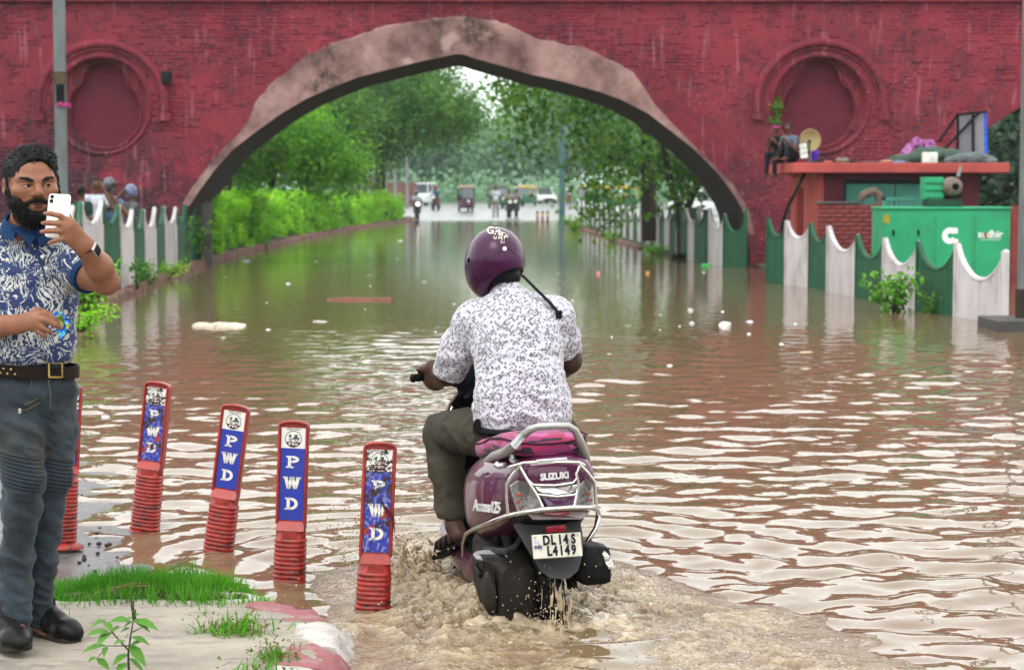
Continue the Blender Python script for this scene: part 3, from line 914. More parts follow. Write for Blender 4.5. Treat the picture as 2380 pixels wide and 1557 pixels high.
# ================================================================== SWAG FENCES, POSTS, POLES
m_fwhite = mat('fence_white', (0.56, 0.53, 0.54), (0.46, 0.42, 0.43), rough=0.7, scale=3, amt=0.8, bump=0.2, bscale=40, dirt=(0.20, 0.16, 0.12), dirt_amt=0.5, stretch=(1, 1, 0.35))
m_fgreen = mat('fence_green', (0.020, 0.190, 0.085), (0.032, 0.130, 0.062), rough=0.6, scale=3, amt=0.8, bump=0.2, bscale=40, dirt=(0.10, 0.08, 0.05), dirt_amt=0.5, stretch=(1, 1, 0.35))
def swag_z(t, z0, z1, dip):
    """hanging curve between two post tops"""
    return z0 + (z1 - z0) * t - dip * (1 - (2 * t - 1) ** 2) ** 0.8
def fence_panel(parent, P0, P1, z0, z1, zb, white, nsl, dip, split, end_post=False):
    """one panel: vertical slats under a swagged rim, a slim post at its start. P = (x, y)"""
    a = Vector((P0[0], P0[1], 0)); b = Vector((P1[0], P1[1], 0)); d = (b - a); L = d.length; d.normalize(); nrm = Vector((d.y, -d.x, 0))
    m = m_fwhite if white else m_fgreen
    M = Matrix(((d.x, nrm.x, 0, a.x), (d.y, nrm.y, 0, a.y), (0, 0, 1, 0), (0, 0, 0, 1)))
    pan = MB()
    pan.box(0.005, L - 0.005, 0.012, 0.03, zb, zb + 0.12, M)
    pan.box(-0.02, 0.035, -0.03, 0.035, zb, z0 + 0.02, M)
    n = nsl
    sl = MB(); sls = []
    for i in range(n):
        x0 = 0.036 + (L - 0.04) * i / n; x1 = 0.036 + (L - 0.04) * (i + 1) / n - 0.006 - 0.10 * (L / n)
        za = swag_z(((x0 + 0.0) / L), z0, z1, dip); zc = swag_z(min(x1 / L, 1), z0, z1, dip); off = random.gauss(0, 0.003)
        one = MB() if split else sl
        vs = [(x0, -0.018 + off, zb), (x1, -0.018 + off, zb), (x1, 0.012 + off, zb), (x0, 0.012 + off, zb), (x0, -0.018 + off, za), (x1, -0.018 + off, zc), (x1, 0.012 + off, zc), (x0, 0.012 + off, za)]
        one.add(vs, [(0, 3, 2, 1), (4, 5, 6, 7), (0, 1, 5, 4), (1, 2, 6, 5), (2, 3, 7, 6), (3, 0, 4, 7)], M)
        if split: sls.append(one)
    if not split: pan.v, pan.f = pan.v, pan.f; b0 = len(pan.v); pan.v += sl.v; pan.f += [tuple(k + b0 for k in f) for f in sl.f]
    pan.box(0.03, L - 0.01, 0.013, 0.022, zb, min(z0, z1) - dip - 0.01, M)       # sheet behind the slats
    po = pan.build('panel', m, parent)
    for s_ in sls: s_.build('slat', m, po)
    rim = MB(); pts = [M @ Vector((L * t, -0.005, swag_z(t, z0, z1, dip))) for t in np.linspace(0.0, 1.0, 15)]
    rim.tube([p - nrm * .012 for p in pts], 0.040, 7); rim.build('swag_rim', m, po, smooth=True)
    return po

# right-hand fence standing in the water in front of the kiosk
RF = [(1784, 508, 657, 0), (1827, 515, 662, 1), (1882, 520, 668, 0), (1924, 528, 676, 1), (1991, 549, 692, 0), (2054, 556, 704, 1), (2132, 564, 720, 0), (2221, 568, 736, 1), (2334, 584, 752, 0)]
pts = []
for u, vt, vb, w in RF:
    g = on(u, vb, 0.0); pts.append(((g.x, g.y), at(u, vt, g.y).z, w))
f1 = thing('swag_fence', 'green and white swagged slat fence standing in water before the generator', 'fence', (pts[0][0][0], pts[0][0][1], 0))
DIPS = [0.30, 0.28, 0.29, 0.32, 0.33, 0.36, 0.36, 0.42]
for i in range(8):
    fence_panel(f1, pts[i][0], pts[i + 1][0], pts[i][1], pts[i + 1][1], -0.3, RF[i][3] == 1, 10 if i < 4 else 15, DIPS[i], i >= 3)
e = pts[8]; MB().cbox((e[0][0], e[0][1], e[1] / 2 - 0.15), (0.09, 0.09, e[1] + 0.3)).build('end_post', m_fwhite, f1, bevel=0.01)

# pair of panels against the right pier of the arch
f2 = thing('swag_fence', 'short green and white fence section against the right foot of the arch', 'fence', (4.4, 42.6, 0))
q = [(1648, 486, 612, 1), (1683, 500, 620, 0), (1732, 506, 624, 0)]
pp = []
for u, vt, vb, w in q:
    g = on(u, vb, 0.0); pp.append(((g.x, g.y), at(u, vt, g.y).z, w))
fence_panel(f2, pp[0][0], pp[1][0], pp[0][1], pp[1][1], -0.3, True, 6, 0.38, False)
fence_panel(f2, pp[1][0], pp[2][0], pp[1][1], pp[2][1], -0.3, False, 7, 0.36, False)
MB().cbox((pp[2][0][0], pp[2][0][1], 0.5), (0.07, 0.07, 1.5)).build('end_post', m_fgreen, f2)

# long row along the right kerb seen through the arch
f3 = thing('swag_fence', 'long green and white fence along the right kerb beyond the arch', 'fence', (4.1, 45.5, 0))
y = 45.6; i = 0
while y < 92:
    L = 1.35 * (1 + 0.12 * random.uniform(-1, 1))
    P0 = (float(rk(y)) + 0.38 + 0.12 * (y < 50), y); P1 = (float(rk(y + L)) + 0.38, y + L)
    zt = 1.22 if y < 60 else 1.15
    fence_panel(f3, P0, P1, zt + random.gauss(0, 0.02), zt + random.gauss(0, 0.02), -0.1, i % 2 == 1, 6, 0.33, False)
    y += L; i += 1

# left row on the verge behind the standing man
LF = [(120, 462, 716, 1), (175, 480, 706, 0), (192, 472, 690, 1), (241, 469, 676, 0), (278, 477, 667, 1), (311, 489, 660, 0), (335, 490, 650, 1), (363, 484, 639, 0), (382, 482, 628, 1), (411, 484, 617, 0), (432, 478, 610, 0), (455, 486, 604, 0)]
f4 = thing('swag_fence', 'green and white swagged fence on the weedy bank behind the standing man', 'fence', (-6.3, 32, 0.15))
pl = []
for u, vt, vb, w in LF:
    g = on(u, vb, 0.12); pl.append(((g.x - 0.0, g.y), at(u, vt, g.y).z, w))
for i in range(len(LF) - 1):
    fence_panel(f4, pl[i][0], pl[i + 1][0], pl[i][1], pl[i + 1][1], 0.0, LF[i][3] == 1, 7, 0.33, False)
m_conc = mat('weathered_concrete', (0.17, 0.16, 0.155), (0.10, 0.095, 0.09), rough=0.9, scale=4, amt=0.9, bump=0.5, bscale=40)
g = on(482, 606, 0.1); top = at(482, 474, g.y)
pb = MB(); pb.cbox((g.x, g.y, top.z / 2), (0.21, 0.2, top.z)); pb.prism([(g.x - 0.105, g.y - 0.1, top.z), (g.x + 0.105, g.y - 0.1, top.z), (g.x, g.y - 0.1, top.z + 0.07)], (0, 0.2, 0))
tag(pb.build('concrete_post', m_conc, bevel=0.012), 'grey concrete post at the end of the left fence beside the hedge', 'post')

# ---- lamp posts and other poles
m_pole = mat('pole_grey', (0.26, 0.30, 0.30), (0.20, 0.225, 0.225), rough=0.55, metal=0.2, scale=3, bump=0.15, bscale=60, dirt=(0.16, 0.12, 0.08), dirt_amt=0.35, stretch=(1, 1, 0.3))
m_rust = mat('rusty_band', (0.20, 0.15, 0.10), (0.13, 0.07, 0.04), rough=0.85, scale=8, amt=0.9, bump=0.4)
m_black = mat('black_rubber', (0.006, 0.006, 0.0065), (0.011, 0.011, 0.011), rough=0.55, scale=20, bump=0.1)
Yp = 30.8; a = at(147, 640, Yp); b = at(139, -60, Yp)
lp = thing('lamp_post', 'tall square grey lamp post with a rusty open hatch behind the standing man', 'lamp post', (a.x, Yp, 0.1))
w = 0.094
M = Matrix.Translation((a.x, Yp, 0)) @ Matrix.Rotation(R(12), 4, 'Z')
def rsq(w, z, dx=0, n=16, p=6.0):
    out = []
    for k in range(n):
        A = 2 * math.pi * (k + 0.5) / n; c, s_ = math.cos(A), math.sin(A); r = (abs(c) ** p + abs(s_) ** p) ** (-1 / p) * w
        out.append((r * c + dx, r * s_, z))
    return out
zh0, zh1 = at(145, 245, Yp).z, at(145, 168, Yp).z
pb = MB(); pb.loft([rsq(w, 0.05), rsq(w * 0.98, zh0), rsq(w * 0.97, 7.6, 0.01)], M=M); pb.build('pole', m_pole, lp, smooth=True, auto=30)
hb = MB(); hb.loft([rsq(w * 1.12, zh1 - 0.18), rsq(w * 1.12, zh1)], M=M); hb.box(-0.105, -0.085, -0.105, -0.085, zh0, zh1, M); hb.box(0.085, 0.105, -0.105, -0.085, zh0, zh1, M); hb.build('hatch_frame', m_rust, lp)
MB().box(-0.06, 0.06, -0.099, -0.092, zh0 + 0.03, zh1 - 0.19, M).build('hatch_opening', m_black, lp)
rg = MB()
m_pink = mat('pink_cloth', (0.55, 0.05, 0.25), rough=0.8)
for k in range(7):
    A = -1.9 + 0.35 * k; rg.cbox((0.13 * math.cos(A), 0.13 * math.sin(A) , zh0 + 0.02 * math.sin(k * 2.2)), (0.06, 0.03, 0.03 + 0.03 * (k % 2)), M)
tag(rg.build('pink_rag', m_pink, bevel=0.008), 'bright pink rag tied round the left lamp post under its open hatch', 'rag')
zc = zh0
Yp = 24.1; a = at(2380, 742, Yp)
lp2 = thing('lamp_post', 'grey lamp post on a square concrete footing at the right edge of the flood', 'lamp post', (a.x, Yp, 0))
M = Matrix.Translation((a.x, Yp, 0)) @ Matrix.Rotation(R(10), 4, 'Z')
MB().loft([rsq(0.075, 0.1), rsq(0.07, 7.4)], M=M).build('pole', m_pole, lp2, smooth=True, auto=30)
MB().cbox((0, 0, 0.28), (0.17, 0.17, 0.42), M).build('base_collar', mat('rust_dark', (0.05, 0.035, 0.03), (0.09, 0.05, 0.03), rough=0.8, scale=12, bump=0.4), lp2, bevel=0.015)
c0 = on(2298, 766); MB().box(c0.x, a.x + 0.45, 23.6, 24.6, -0.3, 0.135).build('footing', m_conc, lp2, bevel=0.02)
# teal street pole on the median and slender far poles
m_teal = mat('pole_teal', (0.10, 0.24, 0.25), (0.08, 0.19, 0.20), rough=0.5, scale=2)
Yp = 93.0; g = at(1306, 500, Yp)
tp = MB(); tp.tube([(g.x, Yp, -0.1), (g.x + 0.02, Yp, 6.0), (g.x + 0.03, Yp, 10.5)], [0.15, 0.125, 0.09], 12)
tag(tp.build('street_pole', m_teal, smooth=True), 'slim teal painted street pole rising beyond the arch on the right kerb', 'pole')
for u, vt, Yp, lab in ((918, 372, 150, 'slender pale pole beyond the hedge, farther left of a pair'), (946, 366, 150, 'slender pale pole beyond the hedge, nearer the white jeep')):
    a = at(u, vt, Yp); fp = MB(); fp.tube([(a.x, Yp, 0.2), (a.x, Yp, a.z)], [0.13, 0.09], 8)
    tag(fp.build('street_pole', mat('pole_pale', (0.35, 0.37, 0.37), rough=0.5), smooth=True), lab, 'pole', 'slender far poles')
# ================================================================== KIOSK, GENERATOR, ROOF CLUTTER
m_kred = mat('kiosk_red', (0.44, 0.075, 0.060), (0.36, 0.045, 0.050), rough=0.7, scale=1.6, amt=0.8, bump=0.15, bscale=40, dirt=(0.18, 0.05, 0.05), dirt_amt=0.5)
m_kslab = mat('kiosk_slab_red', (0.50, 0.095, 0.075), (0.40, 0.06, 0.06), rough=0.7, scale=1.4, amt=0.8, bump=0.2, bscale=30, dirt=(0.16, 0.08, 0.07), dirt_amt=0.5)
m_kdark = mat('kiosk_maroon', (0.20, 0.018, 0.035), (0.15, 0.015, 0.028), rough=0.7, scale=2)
m_shut = mat('shutter_teal', (0.085, 0.36, 0.27), (0.07, 0.29, 0.22), rough=0.55, scale=1.5, dirt=(0.05, 0.18, 0.14), dirt_amt=0.4)
m_dark = mat('dark_gap', (0.012, 0.010, 0.012), rough=0.9)
KY = 36.6
kiosk = thing('kiosk', 'low red kiosk with an overhanging flat roof slab and teal shutter before the bridge', 'kiosk', (6.4, 38, 0.05))
SX0, SX1 = at(1843, 390, 36.1).x, at(2347, 390, 36.1).x
SZ0, SZ1 = at(1900, 402, 36.1).z, at(1900, 379, 36.1).z
MB().box(SX0, SX1, 36.1, 40.1, SZ0, SZ1).build('roof_slab', m_kslab, kiosk, bevel=0.015)
X0 = at(1899, 450, KY).x; X1 = at(2275, 450, KY).x
wl = MB()
# left wall in three pieces round a narrow doorway
yd0 = 38.3; yd1 = 39.2
wl.box(X0, X0 + 0.12, KY, yd0, 0.05, SZ0 - 0.003)
wl.box(X0, X0 + 0.12, yd1, 40., 0.05, SZ0 - 0.003)
wl.box(X0, X0 + 0.12, yd0, yd1, 1.72, SZ0 - 0.003)
wl.build('side_wall', m_kslab, kiosk)
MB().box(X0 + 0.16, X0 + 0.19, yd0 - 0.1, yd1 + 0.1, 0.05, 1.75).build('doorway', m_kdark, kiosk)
fw = MB(); sx0, sx1 = at(1966, 450, KY).x, at(2172, 450, KY).x; sz1, sz0 = at(1966, 424, KY).z, 0.62
fw.box(X0 + 0.122, sx0, KY, KY + 0.12, 0.05, SZ0 - 0.003); fw.box(sx1, X1, KY, KY + 0.12, 0.05, SZ0 - 0.003)
fw.box(sx0, sx1, KY, KY + 0.12, sz1, SZ0 - 0.003); fw.box(sx0, sx1, KY, KY + 0.12, 0.05, sz0)
fw.box(X1 - 0.12, X1, KY + 0.122, 40., 0.05, SZ0 - 0.003); fw.box(X0 + 0.122, X1 - 0.122, 39.88, 40., 0.05, SZ0 - 0.003)
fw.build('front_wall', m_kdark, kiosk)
mid = (sx0 + sx1) / 2 + 0.1
sh = MB(); sh.box(sx0 + 0.01, mid - 0.006, KY + 0.05, KY + 0.08, sz0, sz1 - 0.03); sh.box(mid + 0.006, sx1 - 0.01, KY + 0.05, KY + 0.08, sz0, sz1 - 0.03)
sh.build('shutter', m_shut, kiosk, bevel=0.006)
fr = MB(); fr.box(sx0 - 0.05, sx0, KY - 0.02, KY + 0.03, sz0, sz1); fr.box(sx0 - 0.05, sx1 + 0.05, KY - 0.02, KY + 0.03, sz1, sz1 + 0.05); fr.box(sx1, sx1 + 0.05, KY - 0.02, KY + 0.03, sz0, sz1)
fr.build('shutter_frame', mat('frame_dark', (0.03, 0.035, 0.04), rough=0.6), kiosk)

# low brick enclosure, brick by brick
bw = thing('brick_wall', 'low bare red brick enclosure wall between the kiosk and the generator', 'wall', (5.6, 34.6, 0))
Yb = 34.6
bx0, bxm, bx1 = at(1902, 520, Yb).x, at(2003, 520, Yb).x, at(2052, 520, Yb).x
bzt = at(1950, 473, Yb).z
core = MB(); core.box(bx0 + 0.02, bx1 - 0.02, Yb + 0.03, Yb + 0.24, -0.1, bzt - 0.02); core.build('mortar_core', mat('mortar_dark', (0.10, 0.04, 0.035), rough=0.95, scale=10), bw)
bmb = MB(); bmb.cbox((0, 0, 0), (0.215, 0.10, 0.062)); bo = bmb.build('brick', m_redbrick, bevel=0.006, seg=1); bme = bo.data; bpy.data.objects.remove(bo)
z = 0.0; r = 0
while z < bzt - 0.04:
    x = bx0 + (0.11 if r % 2 else 0.0)
    if r % 2:
        b = newobj('brick', bme, bw, local=True); b.matrix_parent_inverse = wmat(bw).inverted(); b.location = (bx0 + .045, Yb + .05, z + .035); b.scale = (.46, 1, 1)
    while x < bx1 - 0.05:
        b = newobj('brick', bme, bw, local=True)
        b.matrix_parent_inverse = wmat(bw).inverted()
        b.location = (min(x + 0.10, bx1 - 0.10), Yb + 0.05 + random.gauss(0, 0.006), z + 0.035); b.rotation_euler = (0, random.gauss(0, 0.015), random.gauss(0, 0.02))
        x += 0.226
    z += 0.075; r += 1
cp = MB(); cp.box(bx0 - 0.02, bxm, Yb - 0.02, Yb + 0.26, bzt - 0.01, bzt + 0.03); cp.build('mortar_cap', m_conc, bw, bevel=0.01)
# broken arched lump of masonry on top
ch = MB(); pts = [at(u, v, Yb + 0.1) for u, v in ((1999, 466), (2006, 455), (2020, 448), (2033, 445), (2043, 455), (2044, 470), (2036, 487))]
ch.tube(pts, [0.05, 0.075, 0.08, 0.075, 0.08, 0.07, 0.06], 7)
tag(ch.build('masonry_chunk', mat('broken_mortar', (0.28, 0.20, 0.15), (0.18, 0.13, 0.10), rough=0.95, scale=14, bump=0.8, bscale=40, bdist=0.02)), 'broken crooked lump of tan masonry lying on the brick enclosure', 'rubble')
MB()
rw = MB(); a = at(2347, 480, 33.6); rw.box(a.x + 0.03, a.x + 3, 33.5, 33.7, -0.2, at(2350, 478, 33.5).z)
tag(rw.build('boundary_wall', m_redbrick), 'red boundary wall running off behind the right lamp post', 'wall')

# generator
m_gen = mat('generator_green', (0.028, 0.43, 0.19), (0.026, 0.35, 0.15), rough=0.45, scale=1.2, amt=0.8, dirt=(0.05, 0.17, 0.10), dirt_amt=0.5, bump=0.05)
m_gend = mat('generator_dark_green', (0.008, 0.12, 0.05), rough=0.5)
GY = 31.2
gx0, gx1 = at(2052, 600, GY).x, at(2347, 600, GY).x
gz1 = at(2200, 483, GY).z; gz0 = -0.12
gen = thing('generator', 'big green diesel generator box with a white C emblem behind the fence', 'generator', ((gx0 + gx1) / 2, GY + 0.5, 0))
MB().box(gx0, gx1, GY, GY + 1.0, gz0, gz1 - 0.03).build('cabinet', m_gen, gen, bevel=0.02)
MB().box(gx0 - 0.02, gx1 + 0.02, GY - 0.025, GY + 1.02, gz1 - 0.028, gz1 + 0.012).build('cabinet_roof', m_gen, gen, bevel=0.01)
for u0, u1 in ((2058, 2168), (2176, 2262), (2268, 2340)):
    d = MB(); d.box(at(u0, 500, GY).x, at(u1, 500, GY).x, GY - 0.014, GY - 0.003, 0.15, gz1 - 0.10); d.build('access_door', m_gen, gen, bevel=0.006)
for u, vv in ((2076, 541), (2134, 541)):
    p = at(u, vv, GY); MB().cbox((p.x, GY - 0.03, p.z), (0.03, 0.03, 0.09)).build('latch', m_black, gen, bevel=0.005)
m_print = mat('print_white', (0.78, 0.78, 0.76), rough=0.5)
m_printr = mat('print_red', (0.55, 0.02, 0.05), rough=0.5)
m_printy = mat('print_yellow', (0.42, 0.36, 0.03), rough=0.6)
# emblem: a ringed C open to the right, cut by a flared bar
lg = MB(); p = at(2208, 548, GY)
def ring_sector(mb, c, r0, r1, a0, a1, y, n=28, th=0.004, sq=1.0):
    ra = []; 
    for k in range(n + 1):
        A = a0 + (a1 - a0) * k / n; ca, sa = math.cos(A), math.sin(A)
        ra.append([(c.x + r0 * ca, y, c.z + r0 * sa * sq), (c.x + r1 * ca, y, c.z + r1 * sa * sq), (c.x + r1 * ca, y - th, c.z + r1 * sa * sq), (c.x + r0 * ca, y - th, c.z + r0 * sa * sq)])
    mb.loft(ra)
ring_sector(lg, p, 0.045, 0.128, R(32), R(328), GY - 0.016)
def poly_xz(mb, pts, y, th=0.004):
    mb.prism([(a, y, b) for a, b in pts], (0, -th, 0))
poly_xz(lg, [(p.x + 0.01, p.z + 0.055), (p.x + 0.115, p.z + 0.03), (p.x + 0.115, p.z + 0.122), (p.x + 0.06, p.z + 0.125)], GY - 0.018)
poly_xz(lg, [(p.x + 0.02, p.z - 0.122), (p.x + 0.125, p.z - 0.122), (p.x + 0.125, p.z - 0.055), (p.x + 0.03, p.z - 0.05)], GY - 0.018)
lg.build('emblem', m_print, gen)
XZ = lambda p, y: Matrix.Translation((p.x, y, p.z)) @ Matrix.Rotation(math.pi / 2, 4, 'X')
tx_ = MB(); p = at(2301, 545, GY); add_text(tx_, 'sudhir', 0.155, XZ(p, GY - 0.017), 0.003, bold=0.004)
tx_.build('lettering', m_print, gen)
tb = MB(); p2 = at(2291, 547, GY); tb.cbox((p2.x, GY - 0.022, p2.z), (0.035, 0.003, 0.08)); tb.build('letter_accent', m_printr, gen)
lb = MB(); p = at(2301, 557, GY); lb.cbox((p.x, GY - 0.018, p.z), (0.33, 0.003, 0.018)); lb.build('tagline_strip', mat('print_pale_green', (0.35, 0.62, 0.45), rough=0.5), gen)
yl = MB(); p = at(2060, 509, GY); yl.cbox((p.x, GY - 0.018, p.z), (0.10, 0.004, 0.13)); yl.build('warning_label', m_printy, gen)
# exhaust stack and silencer
def wx(u, v, Y): return at(u, v, Y)
a, b = wx(2150, 463, GY + 0.3), wx(2192, 412, GY + 0.3)
lv = MB(); lv.box(a.x, b.x, GY + 0.3, GY + 0.7, a.z, b.z)
for k in range(3): zz = a.z + (b.z - a.z) * (k + 0.5) / 3; lv.box(a.x - 0.012, b.x + 0.012, GY + 0.27, GY + 0.30, zz - 0.035, zz + 0.035)
lv.build('louvre_box', m_gen, gen, bevel=0.006)
a, b = wx(2158, 484, GY + 0.3), wx(2236, 464, GY + 0.3)
MB().box(a.x, b.x, GY + 0.25, GY + 0.8, gz1, b.z).build('exhaust_base', m_gend, gen, bevel=0.01)
a, b = wx(2193, 463, GY + 0.35), wx(2240, 412, GY + 0.35)
MB().box(a.x, b.x, GY + 0.45, GY + 0.8, a.z, b.z).build('exhaust_housing', m_black, gen)
c = wx(2215, 434, GY + 0.2)
si = MB(); si.lathe([(0.06, -0.02), (0.115, 0.0), (0.145, 0.05), (0.15, 0.12), (0.15, 0.3)], 20, 'y', Matrix.Translation((c.x, GY + 0.12, c.z)))
si.build('silencer', mat('silencer_buff', (0.30, 0.24, 0.19), (0.2, 0.15, 0.12), rough=0.7, scale=8, bump=0.3), gen, smooth=True)
ho = MB(); ho.lathe([(0.055, 0), (0.055, 0.02)], 16, 'y', Matrix.Translation((c.x + 0.02, GY + 0.093, c.z))); ho.build('exhaust_mouth', m_dark, gen)
# vented radiator panel behind, pale green
a, b = wx(2052, 487, 33.4), wx(2152, 459, 33.4)
vp = MB(); vp.box(a.x, b.x, 33.4, 33.45, a.z - 0.3, a.z - 0.02); vp.box(a.x, b.x + 0.3, 33.38, 33.47, b.z - 0.05, b.z); vp.box(a.x, a.x + 0.04, 33.38, 33.47, a.z - 0.3, b.z)
for k in range(9): x = a.x + 0.06 + (b.x - a.x - 0.08) * k / 8; vp.box(x - 0.012, x + 0.012, 33.39, 33.41, a.z - 0.05, b.z - 0.04)
tag(vp.build('metal_grille', m_shut), 'pale green barred metal grille frame behind the generator', 'grille')

# ---- roof clutter (all of it rests on the slab)
RZ = SZ1
def rp(u, v, Y=37.3): return at(u, v, Y)
m_khaki = mat('dish_khaki', (0.42, 0.34, 0.15), (0.36, 0.29, 0.13), rough=0.5, scale=4)
m_metal = mat('grey_metal', (0.30, 0.30, 0.31), rough=0.4, metal=0.7, scale=6)
dy = 37.; c = rp(1883, 326, dy)
dish = thing('satellite_dish', 'round khaki dish standing on the kiosk roof beside the seated boys', 'satellite dish', (c.x, dy, RZ))
dm = MB(); M = Matrix.Translation(c) @ Matrix.Rotation(R(14), 4, 'Z') @ Matrix.Rotation(R(90), 4, 'X')
dm.lathe([(0.012, -0.055), (0.08, -0.05), (0.15, -0.03), (0.205, 0.0), (0.212, 0.006), (0.205, 0.012), (0.15, -0.018), (0.08, -0.038), (0.01, -0.044)], 28, 'z', M); dm.build('reflector', m_khaki, dish, smooth=True)
MB().tube([(c.x, dy + 0.05, c.z - 0.05), (c.x + 0.03, dy + 0.1, RZ)], 0.02, 8).build('mast', m_metal, dish)
ar = MB(); ar.tube([c + Vector((-0.01, -0.03, -0.2)), c + Vector((-0.05, -0.25, -0.05))], 0.012, 6); ar.ell(c + Vector((-0.05, -0.27, -0.03)), (0.035, 0.045, 0.03)); ar.build('feed_arm', m_black, dish, smooth=True)
fy = 36.7; c = rp(1868, 351, fy)
fl = thing('flood_lamp', 'white slatted rectangular flood lamp leaning on the kiosk roof before the dish', 'lamp', (c.x, fy, RZ))
M = Matrix.Translation(c) @ Matrix.Rotation(R(-7), 4, 'Y') @ Matrix.Rotation(R(-15), 4, 'Z')
b = MB(); b.cbox((0, 0.02, 0), (0.17, 0.05, 0.31), M); b.build('housing', m_black, fl, bevel=0.01)
for k in range(3): MB().cbox((0, -0.012, -0.095 + 0.095 * k), (0.135, 0.012, 0.086), M).build('lens', mat('lens_white', (0.62, 0.70, 0.62), rough=0.25), fl, bevel=0.004)
MB().tube([M @ Vector((0.06, 0.06, -0.1)), (c.x + 0.1, fy + 0.1, RZ)], 0.014, 6).build('stand', m_metal, fl)
bl = MB(); c = rp(1893, 356, 37.2)
S_ = SDF((c.x - 0.2, 37., RZ - 0.02), (c.x + 0.2, 37.5, RZ + 0.5), 0.014)
S_.ell((c.x, 37.25, RZ + 0.12), (0.09, 0.09, 0.16), 0.05); S_.ell((c.x - 0.02, 37.25, RZ + 0.28), (0.06, 0.07, 0.12), 0.06); S_.cut((0, 0, RZ + 0.003), (0, 0, -1))
o = sdf_obj(S_, 'cloth_bundle', mat('cloth_violet', (0.10, 0.02, 0.55), (0.07, 0.015, 0.40), rough=0.7, scale=10, bump=0.4), disp=lambda V, N: 0.012 * fbm(V[:, 0] * 16, V[:, 1] * 16, V[:, 2] * 6, 3))
tag(o, 'bright violet cloth bundle on the kiosk roof right of the dish', 'bundle')

def heap(name, label, cat, u0, u1, vt, Y, depth, material, seed, lumps=9, zsc=1.0):
    a, b = rp(u0, 379, Y), rp(u1, vt, Y); H = b.z - RZ
    S = SDF((a.x - 0.15, Y - depth, RZ - 0.05), (b.x + 0.15, Y + depth, RZ + H * 1.4 + 0.1), 0.018)
    rr = random.Random(seed)
    for k in range(lumps):
        f = (k + 0.5) / lumps; x = a.x + (b.x - a.x) * f; hh = H * (0.35 + 0.65 * math.sin(math.pi * min(max(f, 0.08), 0.92)) * rr.uniform(0.7, 1.1))
        S.ell((x, Y + rr.uniform(-0.3, 0.3) * depth, RZ + hh * 0.4), ((b.x - a.x) / lumps * 1.1, depth * 0.55, hh * 0.6), 0.06)
    S.cut((0, 0, RZ + 0.004), (0, 0, -1))
    o = sdf_obj(S, name, material, disp=lambda V, N: 0.045 * (1 - 2 * np.abs(fbm(V[:, 0] * 5 + seed, V[:, 1] * 5, V[:, 2] * 9, 3))) * 0.6)
    return tag(o, label, cat)
t = NT('cloth_purple'); v = t.coord(1.0)
c = t.ramp(t.noise(v, 9, 4), [(0.35, (0.06, 0.02, 0.05)), (0.48, (0.32, 0.05, 0.28)), (0.65, (0.46, 0.20, 0.42))]); t.bsdf(c, 0.8, normal=t.bump(t.noise(v, 20), 0.5, 0.02)); m_pur = t.done()
heap('tarpaulin_bundle', 'purple and mauve cloth bundle heaped on the kiosk roof', 'bundle', 2098, 2180, 312, 38.1, 0.35, m_pur, 3, 7)
m_gtarp = mat('tarp_green', (0.03, 0.085, 0.055), (0.10, 0.16, 0.13), rough=0.55, scale=5, amt=0.9, bump=0.5, bscale=10, bdist=0.03)
heap('tarpaulin', 'dark green crumpled tarpaulin spread across the kiosk roof', 'tarpaulin', 2082, 2285, 340, 37.6, 0.5, m_gtarp, 8, 12)
m_gt2 = mat('tarp_grey', (0.20, 0.24, 0.25), (0.10, 0.12, 0.13), rough=0.6, scale=6, amt=0.9, bump=0.5)
heap('tarpaulin', 'grey tarpaulin end hanging by the tilted signboard', 'tarpaulin', 2205, 2310, 352, 37.1, 0.3, m_gt2, 12, 7)
p = rp(2162, 362, 36.6)
bx_ = MB(); bx_.cbox((p.x, 36.65, RZ + 0.10), (0.27, 0.16, 0.2)); tag(bx_.build('plastic_box', mat('plastic_white', (0.66, 0.72, 0.66), rough=0.4), bevel=0.02), 'small white plastic box at the front of the green tarpaulin', 'box')
lit = [(1925, 376, 0.16, 0.04, (0.45, 0.10, 0.08), 'faded red plank scrap on the kiosk roof edge'), (1958, 370, 0.22, 0.09, (0.30, 0.26, 0.20), 'tan junk block on the kiosk roof between red scrap and sticks'), (1985, 366, 0.12, 0.06, (0.10, 0.06, 0.04), 'dark brown sticks bundle on the kiosk roof'), (2020, 371, 0.24, 0.03, (0.20, 0.16, 0.12), 'flat brown board on the kiosk roof edge'), (2062, 366, 0.2, 0.06, (0.50, 0.22, 0.16), 'orange pink rag on the kiosk roof left of the tarpaulin'), (2090, 368, 0.2, 0.035, (0.20, 0.30, 0.50), 'pale blue sheet on the kiosk roof left of the tarpaulin')]
for u, vv, w, h, cc, lab in lit:
    p = rp(u, vv, 36.45); s = SDF((p.x - w, 36.2, RZ - 0.02), (p.x + w, 36.8, RZ + h * 2 + 0.06), 0.012)
    for k in range(3): s.ell((p.x + (k - 1) * w * 0.3, 36.48 + 0.04 * random.uniform(-1, 1), RZ + h * random.uniform(0.3, 0.6)), (w * 0.3, 0.07, h * 0.6), 0.02)
    s.cut((0, 0, RZ + 0.003), (0, 0, -1))
    tag(sdf_obj(s, 'roof_scrap', mat('scrap_%d' % u, cc, rough=0.8, scale=20, bump=0.3)), lab, 'scrap', 'scrap on the kiosk roof')
